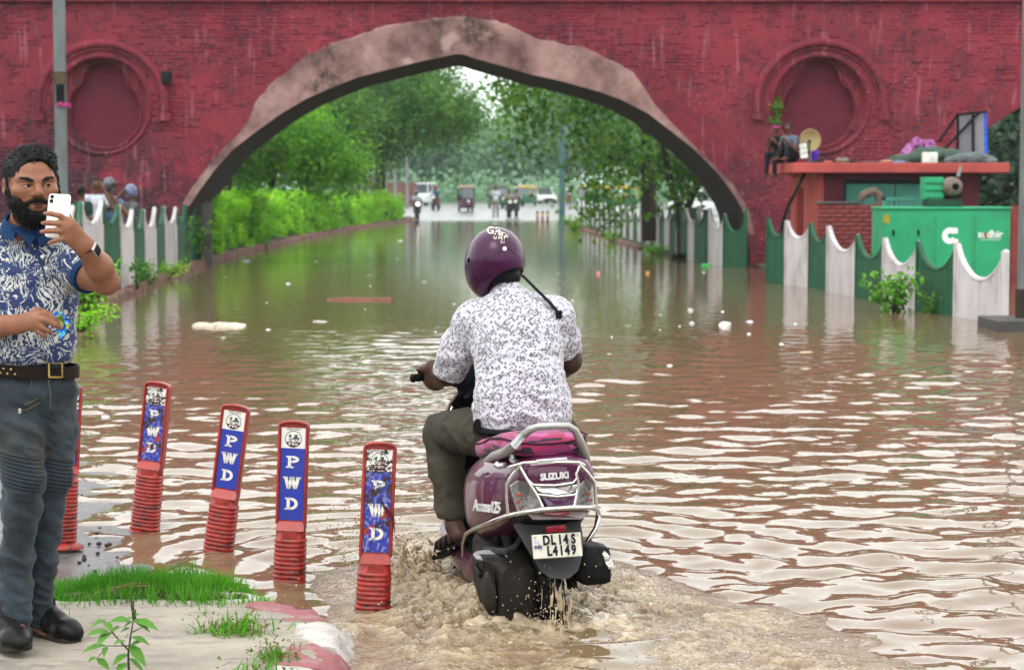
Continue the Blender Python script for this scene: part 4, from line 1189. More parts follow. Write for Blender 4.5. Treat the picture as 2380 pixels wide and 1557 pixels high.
# signboard with blue edge on struts
sb = thing('signboard', 'tilted pale signboard with a blue edge propped on black struts on the kiosk roof', 'sign', (7.7, 38.3, RZ))
y = 38.3; pa, pb, pc, pd = rp(2226, 361, y), rp(2288, 366, y), rp(2286, 261, y), rp(2222, 268, y)
MB().prism([pa, pb, pc, pd], (0.0, 0.07, 0)).build('board', mat('board_pale', (0.36, 0.34, 0.38), (0.30, 0.28, 0.32), rough=0.6, scale=1.5), sb)
e0, e1 = rp(2288, 362, y), rp(2286, 261, y)
MB().prism([e0, e0 + Vector((0.07, 0, 0)), e1 + Vector((0.06, 0, 0)), e1], (0, 0.09, 0)).build('blue_edge', mat('blue_paint', (0.02, 0.10, 0.62), rough=0.5), sb)
st = MB()
for a, b in (((2226, 355), (2226, 264)), ((2262, 361), (2262, 262)), ((2181, 331), (2226, 267)), ((2190, 352), (2276, 262)), ((2222, 268), (2292, 260))):
    st.tube([rp(a[0], a[1], y - 0.1), rp(b[0], b[1], y - 0.06)], 0.028, 6)
st.build('strut', m_black, sb)
# hose from the roof to the water
hs = MB(); P = [(1915, 371, 37.5), (1900, 373, 37.1), (1884, 381, 36.8), (1872, 398, 36.5), (1858, 428, 36.3), (1845, 455, 36.3), (1832, 480, 36.4), (1822, 508, 36.5), (1816, 536, 36.7), (1813, 600, 36.9)]
hs.tube([at(*p) for p in P], 0.032, 8)
tag(hs.build('hose', mat('hose_brown', (0.03, 0.02, 0.02), rough=0.5), smooth=True), 'black hose drooping from the kiosk roof down behind the fence', 'hose')
cb = MB(); cb.tube([at(2226, 378, 37.2), at(2232, 386, 37.1), at(2231, 396, 33.0), at(2226, 413, 32.0)], 0.03, 6); cb.tube([at(2120, 380, 37.25), at(2090, 372, 37.25), at(2020, 380, 37.25)], 0.012, 5)
cb.tube([at(2100, 381, 37.24), at(2104, 396, 37.23), at(2108, 406, 37.23)], 0.012, 5)
tag(cb.build('cable', mat('cable_grey', (0.25, 0.24, 0.23), rough=0.6)), 'loose grey cables dangling over the kiosk roof edge above the silencer', 'cable')
# ================================================================== TREES, HEDGE, WEEDS
m_leaf_r = leaf_mat('leaf_pipal', (0.018, 0.080, 0.010), (0.060, 0.185, 0.014), (0.28, 0.42, 0.03), 0.42)
m_leaf_l = leaf_mat('leaf_mid', (0.026, 0.090, 0.012), (0.060, 0.170, 0.020), (0.17, 0.33, 0.03), 0.42)
m_leaf_y = leaf_mat('leaf_bright', (0.04, 0.16, 0.010), (0.10, 0.30, 0.014), (0.25, 0.50, 0.03), 0.45)
m_leaf_shaded = leaf_mat('leaf_shaded', (0.010, 0.030, 0.014), (0.018, 0.050, 0.020), (0.04, 0.085, 0.03), 0.2)  # shade behind the second arch put into the leaf colour
m_leaf_h = leaf_mat('leaf_hedge', (0.085, 0.30, 0.006), (0.21, 0.53, 0.010), (0.40, 0.70, 0.02), 0.45)
m_leaf_hazed = leaf_mat('leaf_far_hazed', (0.095, 0.215, 0.125), (0.155, 0.300, 0.165), (0.26, 0.42, 0.19), 0.4)  # distance haze painted in: leaf colour paled towards blue-green
m_bark = mat('bark', (0.060, 0.045, 0.034), (0.11, 0.085, 0.065), rough=0.95, scale=6, amt=0.9, bump=0.8, bscale=25, bdist=0.03, stretch=(1, 1, 0.25))

def make_tree(label, base, trunks, blobs, nleaf, size, material, seed, group=None, droop=0.3, aspect=0.6, name='tree'):
    tr = thing(name, label, 'tree', base, group)
    tm = MB()
    for pts, r0, r1 in trunks:
        tm.tube(pts, list(np.linspace(r0, r1, len(pts))), 9)
    tm.build('trunk', m_bark, tr, smooth=True)
    P, N = blob_points(blobs, nleaf, seed)
    # clump: pull leaves towards random twig centres so gaps open between them
    rr = np.random.default_rng(seed + 1); nt = max(nleaf // 28, 8)
    tw = P[rr.choice(nleaf, nt)]; near = tw[rr.integers(0, nt, nleaf)]
    d = P[:, None, :] if False else None
    idx = rr.integers(0, nt, nleaf); P2 = tw[idx] + rr.normal(0, 1, (nleaf, 3)) * np.array([2.6, 2.6, 2.2]) * size
    mixm = rr.random(nleaf) < 0.82
    P = np.where(mixm[:, None], P2, P)
    V, T = leaf_cloud(P, N + np.array([0, -0.3, 0.5]), size, seed, aspect, droop)
    obj_np('crown', V, tris=T, mat=material, parent=tr)
    return tr
def blob(u, v, Y, ru, rv, ry):
    c = at(u, v, Y); s = px(Y); return ((c.x, Y, c.z), (ru / s, ry, rv / s))
def limb(*uvy): return [at(*p) for p in uvy]

# right: pipal hanging over the road beyond the arch
Y = 56
make_tree('broad leafed fig tree with a straight dark trunk beyond the right fence', tuple(on(1508, 545, 0.1)),
    [(limb((1510, 560, Y), (1508, 450, Y), (1505, 330, Y), (1500, 230, Y), (1480, 140, Y)), 0.24, 0.14), (limb((1508, 400, Y), (1440, 370, Y - 1), (1400, 360, Y - 1)), 0.07, 0.03), (limb((1502, 250, Y), (1380, 190, Y - 2), (1240, 190, Y - 3)), 0.10, 0.03)],
    [blob(1215, 235, 54, 75, 48, 1.2), blob(1190, 200, 54, 55, 26, 1.0), blob(1235, 310, 54, 40, 45, .9), blob(1330, 240, 55, 80, 55, 1.4), blob(1390, 320, 55, 75, 60, 1.5), blob(1430, 400, 55, 65, 50, 1.3), blob(1400, 470, 54, 42, 55, 1.0), blob(1480, 330, 57, 80, 80, 2), blob(1300, 150, 56, 160, 60, 2), blob(1470, 180, 57, 120, 70, 2)],
    5600, 0.17, m_leaf_r, 21, droop=1.2, aspect=0.75)
Y = 50
make_tree('forked young tree rising from the right fence near the arch foot', tuple(on(1592, 600, 0.05)),
    [(limb((1590, 612, Y), (1588, 540, Y), (1584, 490, Y)), 0.20, 0.16), (limb((1585, 500, Y), (1560, 430, Y), (1545, 360, Y), (1530, 280, Y)), 0.11, 0.05), (limb((1588, 505, Y), (1612, 450, Y), (1640, 395, Y), (1660, 340, Y)), 0.10, 0.05)],
    [blob(1585, 420, 50, 40, 45, .9), blob(1550, 350, 51, 50, 50, 1.2), blob(1610, 380, 51, 35, 60, 1.0), blob(1560, 470, 49.5, 25, 25, .5), blob(1640, 300, 52, 70, 60, 1.4)],
    2600, 0.15, m_leaf_r, 22, droop=1.2, aspect=0.75)
make_tree('tree with crown coloured as in shade standing beyond the second arch on the right', (10.5, 60, 0.1), [([(11.5, 60, 0), (11.4, 60, 3), (11, 60, 6)], 0.3, 0.15)],
    [((10, 62, 4.2), (3.5, 2, 2.6)), ((13.5, 62, 3.0), (4, 2, 2.6)), ((12, 60, 1.6), (5, 1.6, 1.4)), ((16, 62, 5), (4, 2, 3))], 12000, 0.28, m_leaf_shaded, 23)
make_tree('tree with crown coloured as in shade standing behind the kiosk far to the right', (16.5, 57, 0.1), [([(16.5, 57, 0), (16.4, 57, 3), (16, 57, 6)], 0.3, 0.15)],
    [((16, 58, 2.2), (4, 2, 2.2)), ((19, 58, 4.0), (4, 2, 3))], 9000, 0.28, m_leaf_shaded, 24)
# left: a row of trees over the hedge
make_tree('young yellow green tree leaning behind the hedge nearest the arch', (-8.0, 58, 0.2),
    [(limb((628, 436, 58), (640, 400, 58), (655, 350, 58), (662, 300, 58)), 0.10, 0.04), (limb((640, 400, 58), (610, 350, 58), (600, 310, 58)), 0.06, 0.03)],
    [blob(640, 330, 58, 75, 45, 1.4), blob(690, 290, 58, 60, 45, 1.3), blob(600, 385, 58, 55, 45, 1.2), blob(735, 330, 57, 55, 55, 1.2), blob(790, 380, 57, 50, 45, 1.0), blob(720, 400, 57, 70, 40, 1.0), blob(580, 330, 60, 60, 60, 1.2)],
    13000, 0.125, m_leaf_y, 31, droop=0.6)
make_tree('dense dark tree filling the left side of the arch', (-9.2, 76, 0.2),
    [(limb((720, 440, 76), (722, 380, 76), (715, 300, 76), (720, 200, 76)), 0.2, 0.1)],
    [blob(700, 330, 78, 110, 90, 2.4), blob(760, 250, 78, 110, 70, 2.4), blob(620, 260, 80, 120, 90, 2.4), blob(800, 400, 76, 70, 40, 1.6), blob(560, 400, 78, 70, 60, 2)],
    22000, 0.17, m_leaf_l, 32)
make_tree('large spreading tree over the road with its crown under the arch apex', (-6.8, 98, 0.2),
    [(limb((884, 440, 98), (884, 380, 98), (880, 320, 98), (870, 240, 98)), 0.28, 0.14), (limb((880, 330, 98), (960, 270, 97), (1030, 240, 96)), 0.14, 0.05)],
    [blob(900, 250, 98, 150, 75, 3.0), blob(1010, 230, 96, 110, 60, 2.8), blob(980, 290, 96, 110, 45, 2.4), blob(860, 330, 98, 100, 50, 2.4), blob(940, 180, 98, 130, 55, 3.0), blob(1060, 270, 95, 70, 45, 2.0), blob(800, 190, 100, 130, 70, 3)],
    30000, 0.185, m_leaf_l, 33)
make_tree('slim dark trunked tree close behind the left pier of the arch', (-7.7, 55, 0.2), [(limb((528, 470, 55), (530, 380, 55), (535, 260, 55)), 0.14, 0.1)],
    [blob(540, 300, 56, 60, 60, 1.2), blob(500, 360, 56, 50, 60, 1.0)], 2500, 0.18, m_leaf_l, 34)
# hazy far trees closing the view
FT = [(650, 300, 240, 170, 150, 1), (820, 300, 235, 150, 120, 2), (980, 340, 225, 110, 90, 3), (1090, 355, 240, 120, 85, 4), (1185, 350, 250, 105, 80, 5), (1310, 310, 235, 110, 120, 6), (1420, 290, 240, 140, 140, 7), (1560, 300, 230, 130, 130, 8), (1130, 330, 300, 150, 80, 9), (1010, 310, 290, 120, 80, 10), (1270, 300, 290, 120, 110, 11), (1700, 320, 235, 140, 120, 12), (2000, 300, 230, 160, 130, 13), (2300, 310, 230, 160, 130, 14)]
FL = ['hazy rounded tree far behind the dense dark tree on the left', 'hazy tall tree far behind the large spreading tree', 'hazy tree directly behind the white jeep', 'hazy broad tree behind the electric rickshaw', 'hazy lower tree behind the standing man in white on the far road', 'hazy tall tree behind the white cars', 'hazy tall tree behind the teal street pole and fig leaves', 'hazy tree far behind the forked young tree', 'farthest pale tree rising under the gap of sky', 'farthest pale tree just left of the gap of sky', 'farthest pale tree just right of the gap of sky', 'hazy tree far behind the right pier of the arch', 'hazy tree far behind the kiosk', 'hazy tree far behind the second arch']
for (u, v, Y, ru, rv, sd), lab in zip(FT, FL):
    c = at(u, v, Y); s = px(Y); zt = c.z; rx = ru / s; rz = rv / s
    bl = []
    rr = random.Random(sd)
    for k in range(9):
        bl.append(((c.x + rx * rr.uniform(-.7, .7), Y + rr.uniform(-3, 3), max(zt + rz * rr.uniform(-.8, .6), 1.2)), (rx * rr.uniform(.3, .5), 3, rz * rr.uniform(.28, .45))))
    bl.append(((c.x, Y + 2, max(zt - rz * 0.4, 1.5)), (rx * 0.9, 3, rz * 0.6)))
    make_tree(lab, (c.x, Y, 0.25), [([(c.x, Y, 0), (c.x + .3, Y, zt * .5), (c.x, Y, zt)], 0.4, 0.15)], bl, 6500, 0.62, m_leaf_hazed, 100 + sd, 'hazy trees across the far junction')
# low scrub at the foot of the far trees
n = 9000; rr = np.random.default_rng(5)
P = np.stack([rr.uniform(-45, 60, n), rr.uniform(212, 226, n), np.abs(rr.normal(0.3, 1.4, n))], 1)
V, T = leaf_cloud(P, np.tile([0, -1, .5], (n, 1)), 0.7, 6)
tag(obj_np('undergrowth', V, tris=T, mat=m_leaf_hazed), 'low hazy shrubbery along the foot of the far trees', 'undergrowth', kind='stuff')

# hedge on the left verge
hedge = thing('hedge', 'long bright green clipped hedge along the left kerb beyond the arch', 'hedge', (-8.2, 75, 0.15))
n = 78000; rr = np.random.default_rng(9)
yy = 45.2 + (107 - 45.2) * rr.random(n) ** 1.5
front = np.array([float(lk(y)) for y in yy]) - 0.35
bump_ = 0.22 * fbm(yy * 0.5, yy * 0.0, oct=3)
top = 1.38 + 0.16 * np.sin(yy * 0.9) * 0.5 + 0.30 * fbm(yy * 0.35, yy * 0 + 4, oct=3) + np.where(yy < 49, 0.12, 0)
f = rr.random(n); s_ = rr.random(n)
X = np.where(f < 0.62, front - 0.06 - np.abs(rr.normal(0, 0.16, n)) + bump_, front - rr.random(n) * 2.6)
Z = np.where(f < 0.62, 0.12 + s_ * (top - 0.12), top + rr.normal(-0.06, 0.10, n) + 0.10 * fbm(X * 2, yy * 2, oct=2))
clump = fbm(X * 1.6, yy * 1.6, Z * 2.2, 3)
X = X + np.where(f < 0.62, 0.55 * clump + .25 * np.abs(fbm(yy * .9, Z * 1.6, oct=2, seed=8)), 0); Z = Z + np.where(f >= 0.62, 0.42 * clump, 0)
keep_ = rr.random(n) < 0.45 + 0.9 * (clump + 0.35); X, yy, Z, f = X[keep_], yy[keep_], Z[keep_], f[keep_]
N = np.where((f < 0.62)[:, None], np.array([[0.8, -0.3, 0.4]]), np.array([[0.1, -0.3, 1.0]]))
# short front face that looks back at the arch
n2 = 7000
P2 = np.stack([-7.3 - rr.random(n2) * 3.2, 45.1 - 0.25 * fbm(rr.random(n2) * 9, rr.random(n2) * 9, oct=2) + rr.normal(0, 0.1, n2), 0.15 + rr.random(n2) * 1.5], 1)
V, T = leaf_cloud(np.concatenate([np.stack([X, yy, Z], 1), P2]), np.concatenate([N, np.tile([0.1, -1, .3], (n2, 1))]), 0.115, 10, 0.55, var=0.45)
obj_np('leaves', V, tris=T, mat=m_leaf_h, parent=hedge)
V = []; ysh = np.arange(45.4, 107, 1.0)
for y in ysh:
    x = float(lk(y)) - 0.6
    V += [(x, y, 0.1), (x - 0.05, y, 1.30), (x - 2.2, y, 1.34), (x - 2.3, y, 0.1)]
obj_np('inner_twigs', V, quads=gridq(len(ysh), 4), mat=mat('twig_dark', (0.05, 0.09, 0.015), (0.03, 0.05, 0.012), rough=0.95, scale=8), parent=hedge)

# weeds
def weed(label, x, y, z, h, r, n, size, seed, material=None, name='weed', group=None, aspect=0.4):
    w = thing(name, label, 'weed', (x, y, z), group)
    rr = np.random.default_rng(seed); st = MB(); P = []; N = []
    ns = max(4, n // 22)
    for k in range(ns):
        a = rr.uniform(0, 6.28); d = r * rr.uniform(0.2, 1.0); hh = h * rr.uniform(0.55, 1.0)
        p0 = Vector((x + 0.15 * d * math.cos(a), y + 0.15 * d * math.sin(a), z)); p1 = Vector((x + d * 0.6 * math.cos(a), y + d * 0.6 * math.sin(a), z + hh * 0.7)); p2 = Vector((x + d * math.cos(a), y + d * math.sin(a), z + hh))
        st.tube([p0, p1, p2], [0.008 + size * 0.04, 0.006, 0.003], 5)
        for j in range(n // ns):
            t_ = rr.uniform(0.15, 1.0); q = p0.lerp(p1, min(t_ * 1.6, 1)).lerp(p2, max(t_ - 0.4, 0) / 0.6)
            P.append(np.array(q) + rr.normal(0, size * 0.75, 3)); N.append([math.cos(a) * 0.5, math.sin(a) * 0.5 - 0.3, 0.8])
    st.build('stem', m_bark if size > 0.2 else mat('stem_green', (0.08, 0.13, 0.03), (0.10, 0.10, 0.04), rough=0.7), w)
    V, T = leaf_cloud(np.array(P), np.array(N), size, seed, aspect)
    obj_np('leaves', V, tris=T, mat=material or m_leaf_y, parent=w)
    return w
g = on(2062, 722, 0); weed('bright green shrub growing out of the water against the fence', g.x, g.y - 0.25, -0.05, 0.55, 0.42, 420, 0.10, 3, name='shrub', aspect=0.6)
g = on(2160, 730, 0); weed('small green sprig hugging the green panel beside the bigger shrub', g.x, g.y + 0.05, -0.05, 0.30, 0.18, 90, 0.07, 4, name='shrub', aspect=0.6)
WL = [(205, 735, 0.75, .4, 420, .10, 'tall feathery weed on the bank right behind the standing man'), (180, 765, .30, .45, 320, .07, 'low bright weed patch at the waterline behind the standing man'), (345, 655, .35, .35, 260, .08, 'low weed tuft at the foot of the fence on the left bank'), (248, 640, .8, .3, 160, .12, 'broad leaved weed in front of the white fence panel'), (395, 636, .25, .45, 260, .07, 'short grassy weed mound on the kerb at the fence end'), (455, 606, .95, .55, 560, .10, 'tall weed clump round the last green fence posts'), (425, 612, 1.0, .3, 200, .1, 'thin tall weed behind the last white fence panel'), (318, 668, .5, .2, 80, .09, 'thin weed standing before the fence near the kerb'), (1335, 533, .55, .5, 260, .16, 'round shrub at the far end of the right kerb'), (1525, 588, .18, .6, 260, .09, 'bright grass tuft at the water below the right fence'), (1640, 588, .14, .5, 220, .09, 'bright grass patch in the water right of the forked tree'), (1420, 560, .3, .4, 160, .10, 'small weed on the right kerb under the hanging leaves')]
for k, (u, v, h, r, n, sz, lab) in enumerate(WL):
    g = on(u, v, 0.1 if u < 600 else 0.03); weed(lab, g.x, g.y, g.z - 0.03, h, r, n, sz, 40 + k, m_leaf_h if k in (1, 9, 10, 4) else m_leaf_y)
p = at(1806, 262, YW); weed('small sapling rooted in the right roundel of the red wall', p.x, YW - 0.02, p.z - 0.3, 0.75, 0.12, 130, 0.10, 77, name='sapling', aspect=0.6)
# verge grass, left bank
n = 22000; rr = np.random.default_rng(15)
yy = rr.uniform(20, 46, n); xx = np.array([float(lk(y)) for y in yy]) - 0.15 - np.abs(rr.normal(0, 0.9, n))
cl = fbm(xx * 1.1, yy * 0.9, oct=3); kp = cl > -0.05
xx, yy, cl = xx[kp], yy[kp], cl[kp]
V, T = leaf_cloud(np.stack([xx, yy, 0.17 + 0.10 * np.abs(rr.normal(0, 1, len(xx))) * (0.5 + cl)], 1), np.tile([0.2, -.6, .4], (len(xx), 1)), 0.12, 16, 0.16)
tag(obj_np('grass', V, tris=T, mat=m_leaf_h), 'patchy green grass along the left bank by the fence', 'grass', kind='stuff')

# ---- haze: one closed box of thin air round camera and scene
hz = MB(); hz.box(-900, 900, -61, 1601, -1.5, 24)
th = NT('haze_air'); pv = th.n('ShaderNodeVolumePrincipled')
pv.inputs['Color'].default_value = (0.80, 0.96, 0.95, 1); pv.inputs["Density"].default_value = 0.0003; pv.inputs['Anisotropy'].default_value = 0.2
th.l(pv.outputs[0], th.out.inputs['Volume'])
tag(hz.build('haze', th.done()), 'thin pale haze hanging over the far road and trees', 'haze', kind='stuff')
# ================================================================== RED FLEXIBLE BOLLARDS
t = NT('bollard_red'); v = t.coord(1.0)
sx = t.n('ShaderNodeSeparateXYZ'); t.l(v, sx.inputs[0])
n1 = t.noise(v, 9, 5, 0.65); n2 = t.noise(t.coord((1, 1, 1.6)), 22, 5, 0.7)
c = t.mix(t.ramp(n1, [(0.35, 0.0), (0.65, 1.0)]), (0.33, 0.012, 0.008), (0.45, 0.026, 0.014))
c = t.mix(t.math('MULTIPLY', t.ramp(sx.outputs['Z'], [(0.12, 1.0), (0.42, 0.25)]), t.ramp(n2, [(0.50, 0.0), (0.60, 0.92)])), c, (0.035, 0.018, 0.018))
c = t.mix(t.ramp(t.noise(v, 55, 4), [(0.63, 0.0), (0.75, 0.7)]), c, (0.10, 0.03, 0.02))
t.bsdf(c, t.ramp(n1, [(0.3, 0.28), (0.7, 0.5)]), normal=t.bump(n2, 0.2, 0.003))
m_bol = t.done()
def sticker(name, color, tear):
    t = NT(name); v = t.coord(1.0)
    n = t.noise(v, 26, 6, 0.72); n2 = t.noise(t.coord((1.6, 1.6, 0.8), rot=(0.3, 0.5, 0.2)), 60, 3, 0.6)
    c = t.mix(t.ramp(t.noise(v, 14, 4), [(0.4, 0.0), (0.75, 0.45)]), color, tuple(x * 0.75 + 0.03 for x in color))
    if tear:
        c = t.mix(t.ramp(n2, [(0.60 - 0.08 * tear, 0.0), (0.64 - 0.06 * tear, 0.65)]), c, tuple(x * 0.55 + 0.28 for x in color))
        c = t.mix(t.ramp(n, [(0.63 - 0.10 * tear, 0.0), (0.65 - 0.10 * tear, 1.0)]), c, (0.055, 0.022, 0.022))
        c = t.mix(t.ramp(t.noise(v, 17, 5, 0.7), [(0.66 - 0.06 * tear, 0.0), (0.67 - 0.06 * tear, 1.0)]), c, (0.42, 0.03, 0.02))
    t.bsdf(c, 0.4); return t.done()
STK = {k: dict(white=sticker('sticker_white_%d' % k, (0.66, 0.64, 0.60), k), blue=sticker('sticker_blue_%d' % k, (0.012, 0.035, 0.42), k), ink=sticker('sticker_letter_%d' % k, (0.66, 0.64, 0.58), k)) for k in (0, 1)}
m_ink = mat('ink_black', (0.02, 0.022, 0.025), rough=0.6); m_maroon = mat('ink_maroon', (0.16, 0.015, 0.03), rough=0.6)
m_inkg = mat('ink_green', (0.03, 0.26, 0.03), rough=0.6); m_inkgrey = mat('ink_grey', (0.15, 0.17, 0.18), rough=0.6)

def slab_letter(ch, w, h):
    """slab-serif capital as a list of polygons (x, z), centred"""
    st = w * 0.24; sf = h * 0.13; P = []
    rect = lambda a, b, c, d: [(a, b), (c, b), (c, d), (a, d)]
    def bowl(cx, z0, z1, xr, th, n=12):
        out = []; cz, rz = (z0 + z1) / 2, (z1 - z0) / 2
        for k in range(n):
            a0 = -math.pi / 2 + math.pi * k / n; a1 = -math.pi / 2 + math.pi * (k + 1) / n
            o = lambda a, e: (cx + (xr - e) * math.cos(a), cz + (rz - e * 0.85) * math.sin(a))
            out.append([o(a0, 0), o(a1, 0), o(a1, th), o(a0, th)])
        return out
    L = -w / 2
    if ch in 'PD':
        P.append(rect(L + w * .14, -h / 2, L + w * .14 + st, h / 2))
        P.append(rect(L, -h / 2, L + w * (.58 if ch == 'P' else .5), -h / 2 + sf)); P.append(rect(L, h / 2 - sf, L + w * .5, h / 2))
        if ch == 'P':
            P += bowl(L + w * .5, -h * .06, h / 2, w * .5, st * .95); P.append(rect(L + w * .3, -h * .06, L + w * .5, -h * .06 + sf))
        else:
            P += bowl(L + w * .45, -h / 2, h / 2, w * .55, st)
    else:
        xs = [L + w * .10, L + w * .30, L + w * .5, L + w * .70, L + w * .90]; s2 = st * .45
        for a, b, up in ((0, 1, 0), (1, 2, 1), (2, 3, 0), (3, 4, 1)):
            za, zb = (h / 2, -h / 2) if not up else (-h / 2, h / 2)
            P.append([(xs[a] - s2, za), (xs[a] + s2, za), (xs[b] + s2, zb), (xs[b] - s2, zb)])
        for x in (xs[0], xs[2], xs[4]): P.append(rect(x - w * .15, h / 2 - sf, x + w * .15, h / 2))
    return P
def lay(mb, polys, x0, y, z0, th=0.0012):
    for p in polys: mb.prism([(x0 + a, y, z0 + b) for a, b in p], (0, -th, 0))

def make_bollard(label, g, top_uv, rot, tear, zoff, panel=0.40, flap=False):
    """g: ground point; leans so that its top meets top_uv"""
    root = thing('bollard', label, 'bollard', g, 'red bollards along the kerb')
    H = 0.80; W = 0.063
    body = MB(); rings = []; nseg = 28
    def ring(z, w, d, p=2.6):
        out = []
        for k in range(nseg):
            A = 2 * math.pi * k / nseg; c_, s_ = math.cos(A), math.sin(A)
            r = (abs(c_) ** p + abs(s_) ** p) ** (-1 / p)
            out.append((w * r * c_, d * r * s_, z))
        return out
    zs = 0.0; zp = H - panel                                   # corrugated up to zp
    for z, w in ((0.0, 0.105), (0.012, 0.105), (0.022, 0.085)): rings.append(ring(z, w, w * 0.85))
    z = 0.03; nr = int((zp - 0.035 - 0.03) / 0.0195)
    for i in range(nr):
        for f, a in ((0.0, 0.0), (0.3, 0.0045), (0.65, 0.0045), (0.95, 0.0)):
            zz = 0.03 + (i + f) * 0.0195; wt = 0.070 - 0.006 * zz / zp + random.gauss(0, .0008)
            rings.append(ring(zz, wt + a, 0.050 + a))
    zt = 0.03 + nr * 0.0195
    rings.append(ring(zt, 0.065, 0.046)); rings.append(ring(zp - 0.005, 0.064, 0.045))
    body.loft(rings); body.build('ribbed_sleeve', m_bol, root, smooth=True, auto=70, local=True)
    # flat upper blade with a raised rim and rounded top
    up = MB()
    prof = [(-W, zp - 0.006)] + [(-W, H - 0.012)] + [(W * math.cos(a), H - 0.012 + 0.020 * math.sin(a)) for a in np.linspace(math.pi * 0.88, math.pi * 0.12, 7)] + [(W, H - 0.012), (W, zp - 0.006)]
    up.prism([(x, -0.012, z) for x, z in prof], (0, 0.045, 0))
    rim = [(-W + 0.003, zp + 0.02), (-W + 0.003, H - 0.012)] + [((W - .003) * math.cos(a), H - 0.010 + 0.016 * math.sin(a)) for a in np.linspace(math.pi * 0.88, math.pi * 0.12, 7)] + [(W - 0.003, H - 0.012), (W - 0.003, zp + 0.02)]
    up.tube([(x, -0.017, z) for x, z in rim], 0.0078, 6)
    up.build('blade', m_bol, root, bevel=0.003, local=True)
    # tilted ledge under the panel
    le = MB(); le.loft([[(-W + .004, -0.014, zp + 0.030), (W - .004, -0.014, zp + 0.030), (W - .004, 0.0, zp + 0.030), (-W + .004, 0.0, zp + 0.030)], [(-W + .002, -0.046, zp - 0.006), (W - .002, -0.046, zp - 0.006), (W - .002, 0.0, zp - 0.006), (-W + .002, 0.0, zp - 0.006)]])
    le.build('ledge', m_bol, root, local=True)
    sw = W - 0.011; y = -0.0135
    z1 = H - 0.020; z0 = zp + 0.036; zm = z1 - 0.088
    S = STK[tear]
    MB().box(-sw, sw, y - 0.0008, y, zm, z1).build('sticker_top', S['white'], root, local=True)
    MB().box(-sw, sw, y - 0.0008, y, z0, zm - 0.0006).build('sticker_panel', S['blue'], root, local=True)
    hgt = zm - z0
    for i, ch in enumerate('PWD'):
        lt = MB(); lay(lt, slab_letter(ch, 0.056 if ch != 'W' else 0.070, 0.052), 0, y - 0.0012, zm - hgt * (0.19 + 0.29 * i)); lt.build('letter', S['ink'], root, local=True)
    # emblem: ring, leaves, road roller, maroon foot with PWD
    cz = zm + 0.040; r = 0.036; em = MB()
    circ = lambda r0, r1, a0=0, a1=2 * math.pi, n=32: [[(r0 * math.cos(a0 + (a1 - a0) * k / n), r0 * math.sin(a0 + (a1 - a0) * k / n)), (r1 * math.cos(a0 + (a1 - a0) * k / n), r1 * math.sin(a0 + (a1 - a0) * k / n)), (r1 * math.cos(a0 + (a1 - a0) * (k + 1) / n), r1 * math.sin(a0 + (a1 - a0) * (k + 1) / n)), (r0 * math.cos(a0 + (a1 - a0) * (k + 1) / n), r0 * math.sin(a0 + (a1 - a0) * (k + 1) / n))] for k in range(n)]
    lay(em, circ(r - 0.0025, r), 0, y - 0.001, cz, 0.0008); em.build('emblem_ring', m_ink, root, local=True)
    fo = MB(); ft = [(r * .93 * math.cos(a), r * .93 * math.sin(a)) for a in np.linspace(math.pi * 1.13, math.pi * 1.87, 12)]
    lay(fo, [ft], 0, y - 0.001, cz, 0.0006); fo.build('emblem_foot', m_maroon, root, local=True)
    ro = MB(); lay(ro, circ(0.006, 0.0095, n=14), 0.014, y - 0.001, cz - 0.003, .0007); lay(ro, [[(-.004, .0), (.026, .0), (.026, .008), (.018, .008), (.018, .020), (.004, .020), (.004, .008), (-.004, .008)]], 0, y - 0.0009, cz - 0.001, .0006)
    ro.build('emblem_roller', m_inkgrey, root, local=True)
    dr = MB(); lay(dr, circ(0.004, 0.0075, n=14), -0.012, y - 0.001, cz - 0.004, .0007); dr.build('emblem_drum', m_maroon, root, local=True)
    lf = MB()
    for a, l in ((2.3, .017), (1.75, .016), (2.85, .013)):
        ca, sa = math.cos(a), math.sin(a); lay(lf, [[(0, 0), (l * .5 * ca - .0035 * sa, l * .5 * sa + .0035 * ca), (l * ca, l * sa), (l * .5 * ca + .0035 * sa, l * .5 * sa - .0035 * ca)]], -0.010, y - 0.001, cz + 0.007, .0007)
    lf.build('emblem_leaf', m_inkg, root, local=True)
    tx = MB()
    for i, ch in enumerate('PWD'): lay(tx, slab_letter(ch, 0.013, 0.010), (i - 1) * 0.0145, y - 0.0018, cz - 0.0225, .0006)
    tx.build('emblem_letters', S['white'], root, local=True)
    hd = MB(); XZl = Matrix.Translation((0, y - 0.0012, cz + 0.0415)) @ Matrix.Rotation(math.pi / 2, 4, 'X')
    add_text(hd, '\u0926\u093f\u0932\u094d\u0932\u0940 \u0938\u0930\u0915\u093e\u0930', 0.0115, XZl, 0.0003); hd.build('emblem_heading', m_ink, root, local=True)
    if flap:
        fl = MB(); fl.prism([(0.0, y - 0.004, 0.60), (0.028, y - 0.012, 0.555), (W + 0.004, y - 0.020, 0.52), (W + 0.012, y - 0.010, 0.43), (W - 0.002, y - 0.012, 0.49), (0.03, y - 0.010, 0.53)], (0, -0.003, 0)); fl.build('torn_flap', mat('torn_red', (0.20, 0.02, 0.02), rough=0.6), root, local=True)
    tp = at(top_uv[0], top_uv[1], g.y)
    lean = math.atan2(tp.x - g.x, H * 0.98)
    root.rotation_euler = Euler((R(zoff), lean, R(rot)), 'XYZ')
    hgt_now = (tp - g).length / (H + 0.008)
    root.scale = (1, 1, hgt_now)
    return root
def gp(u, v): return on(u, v, 0.0)
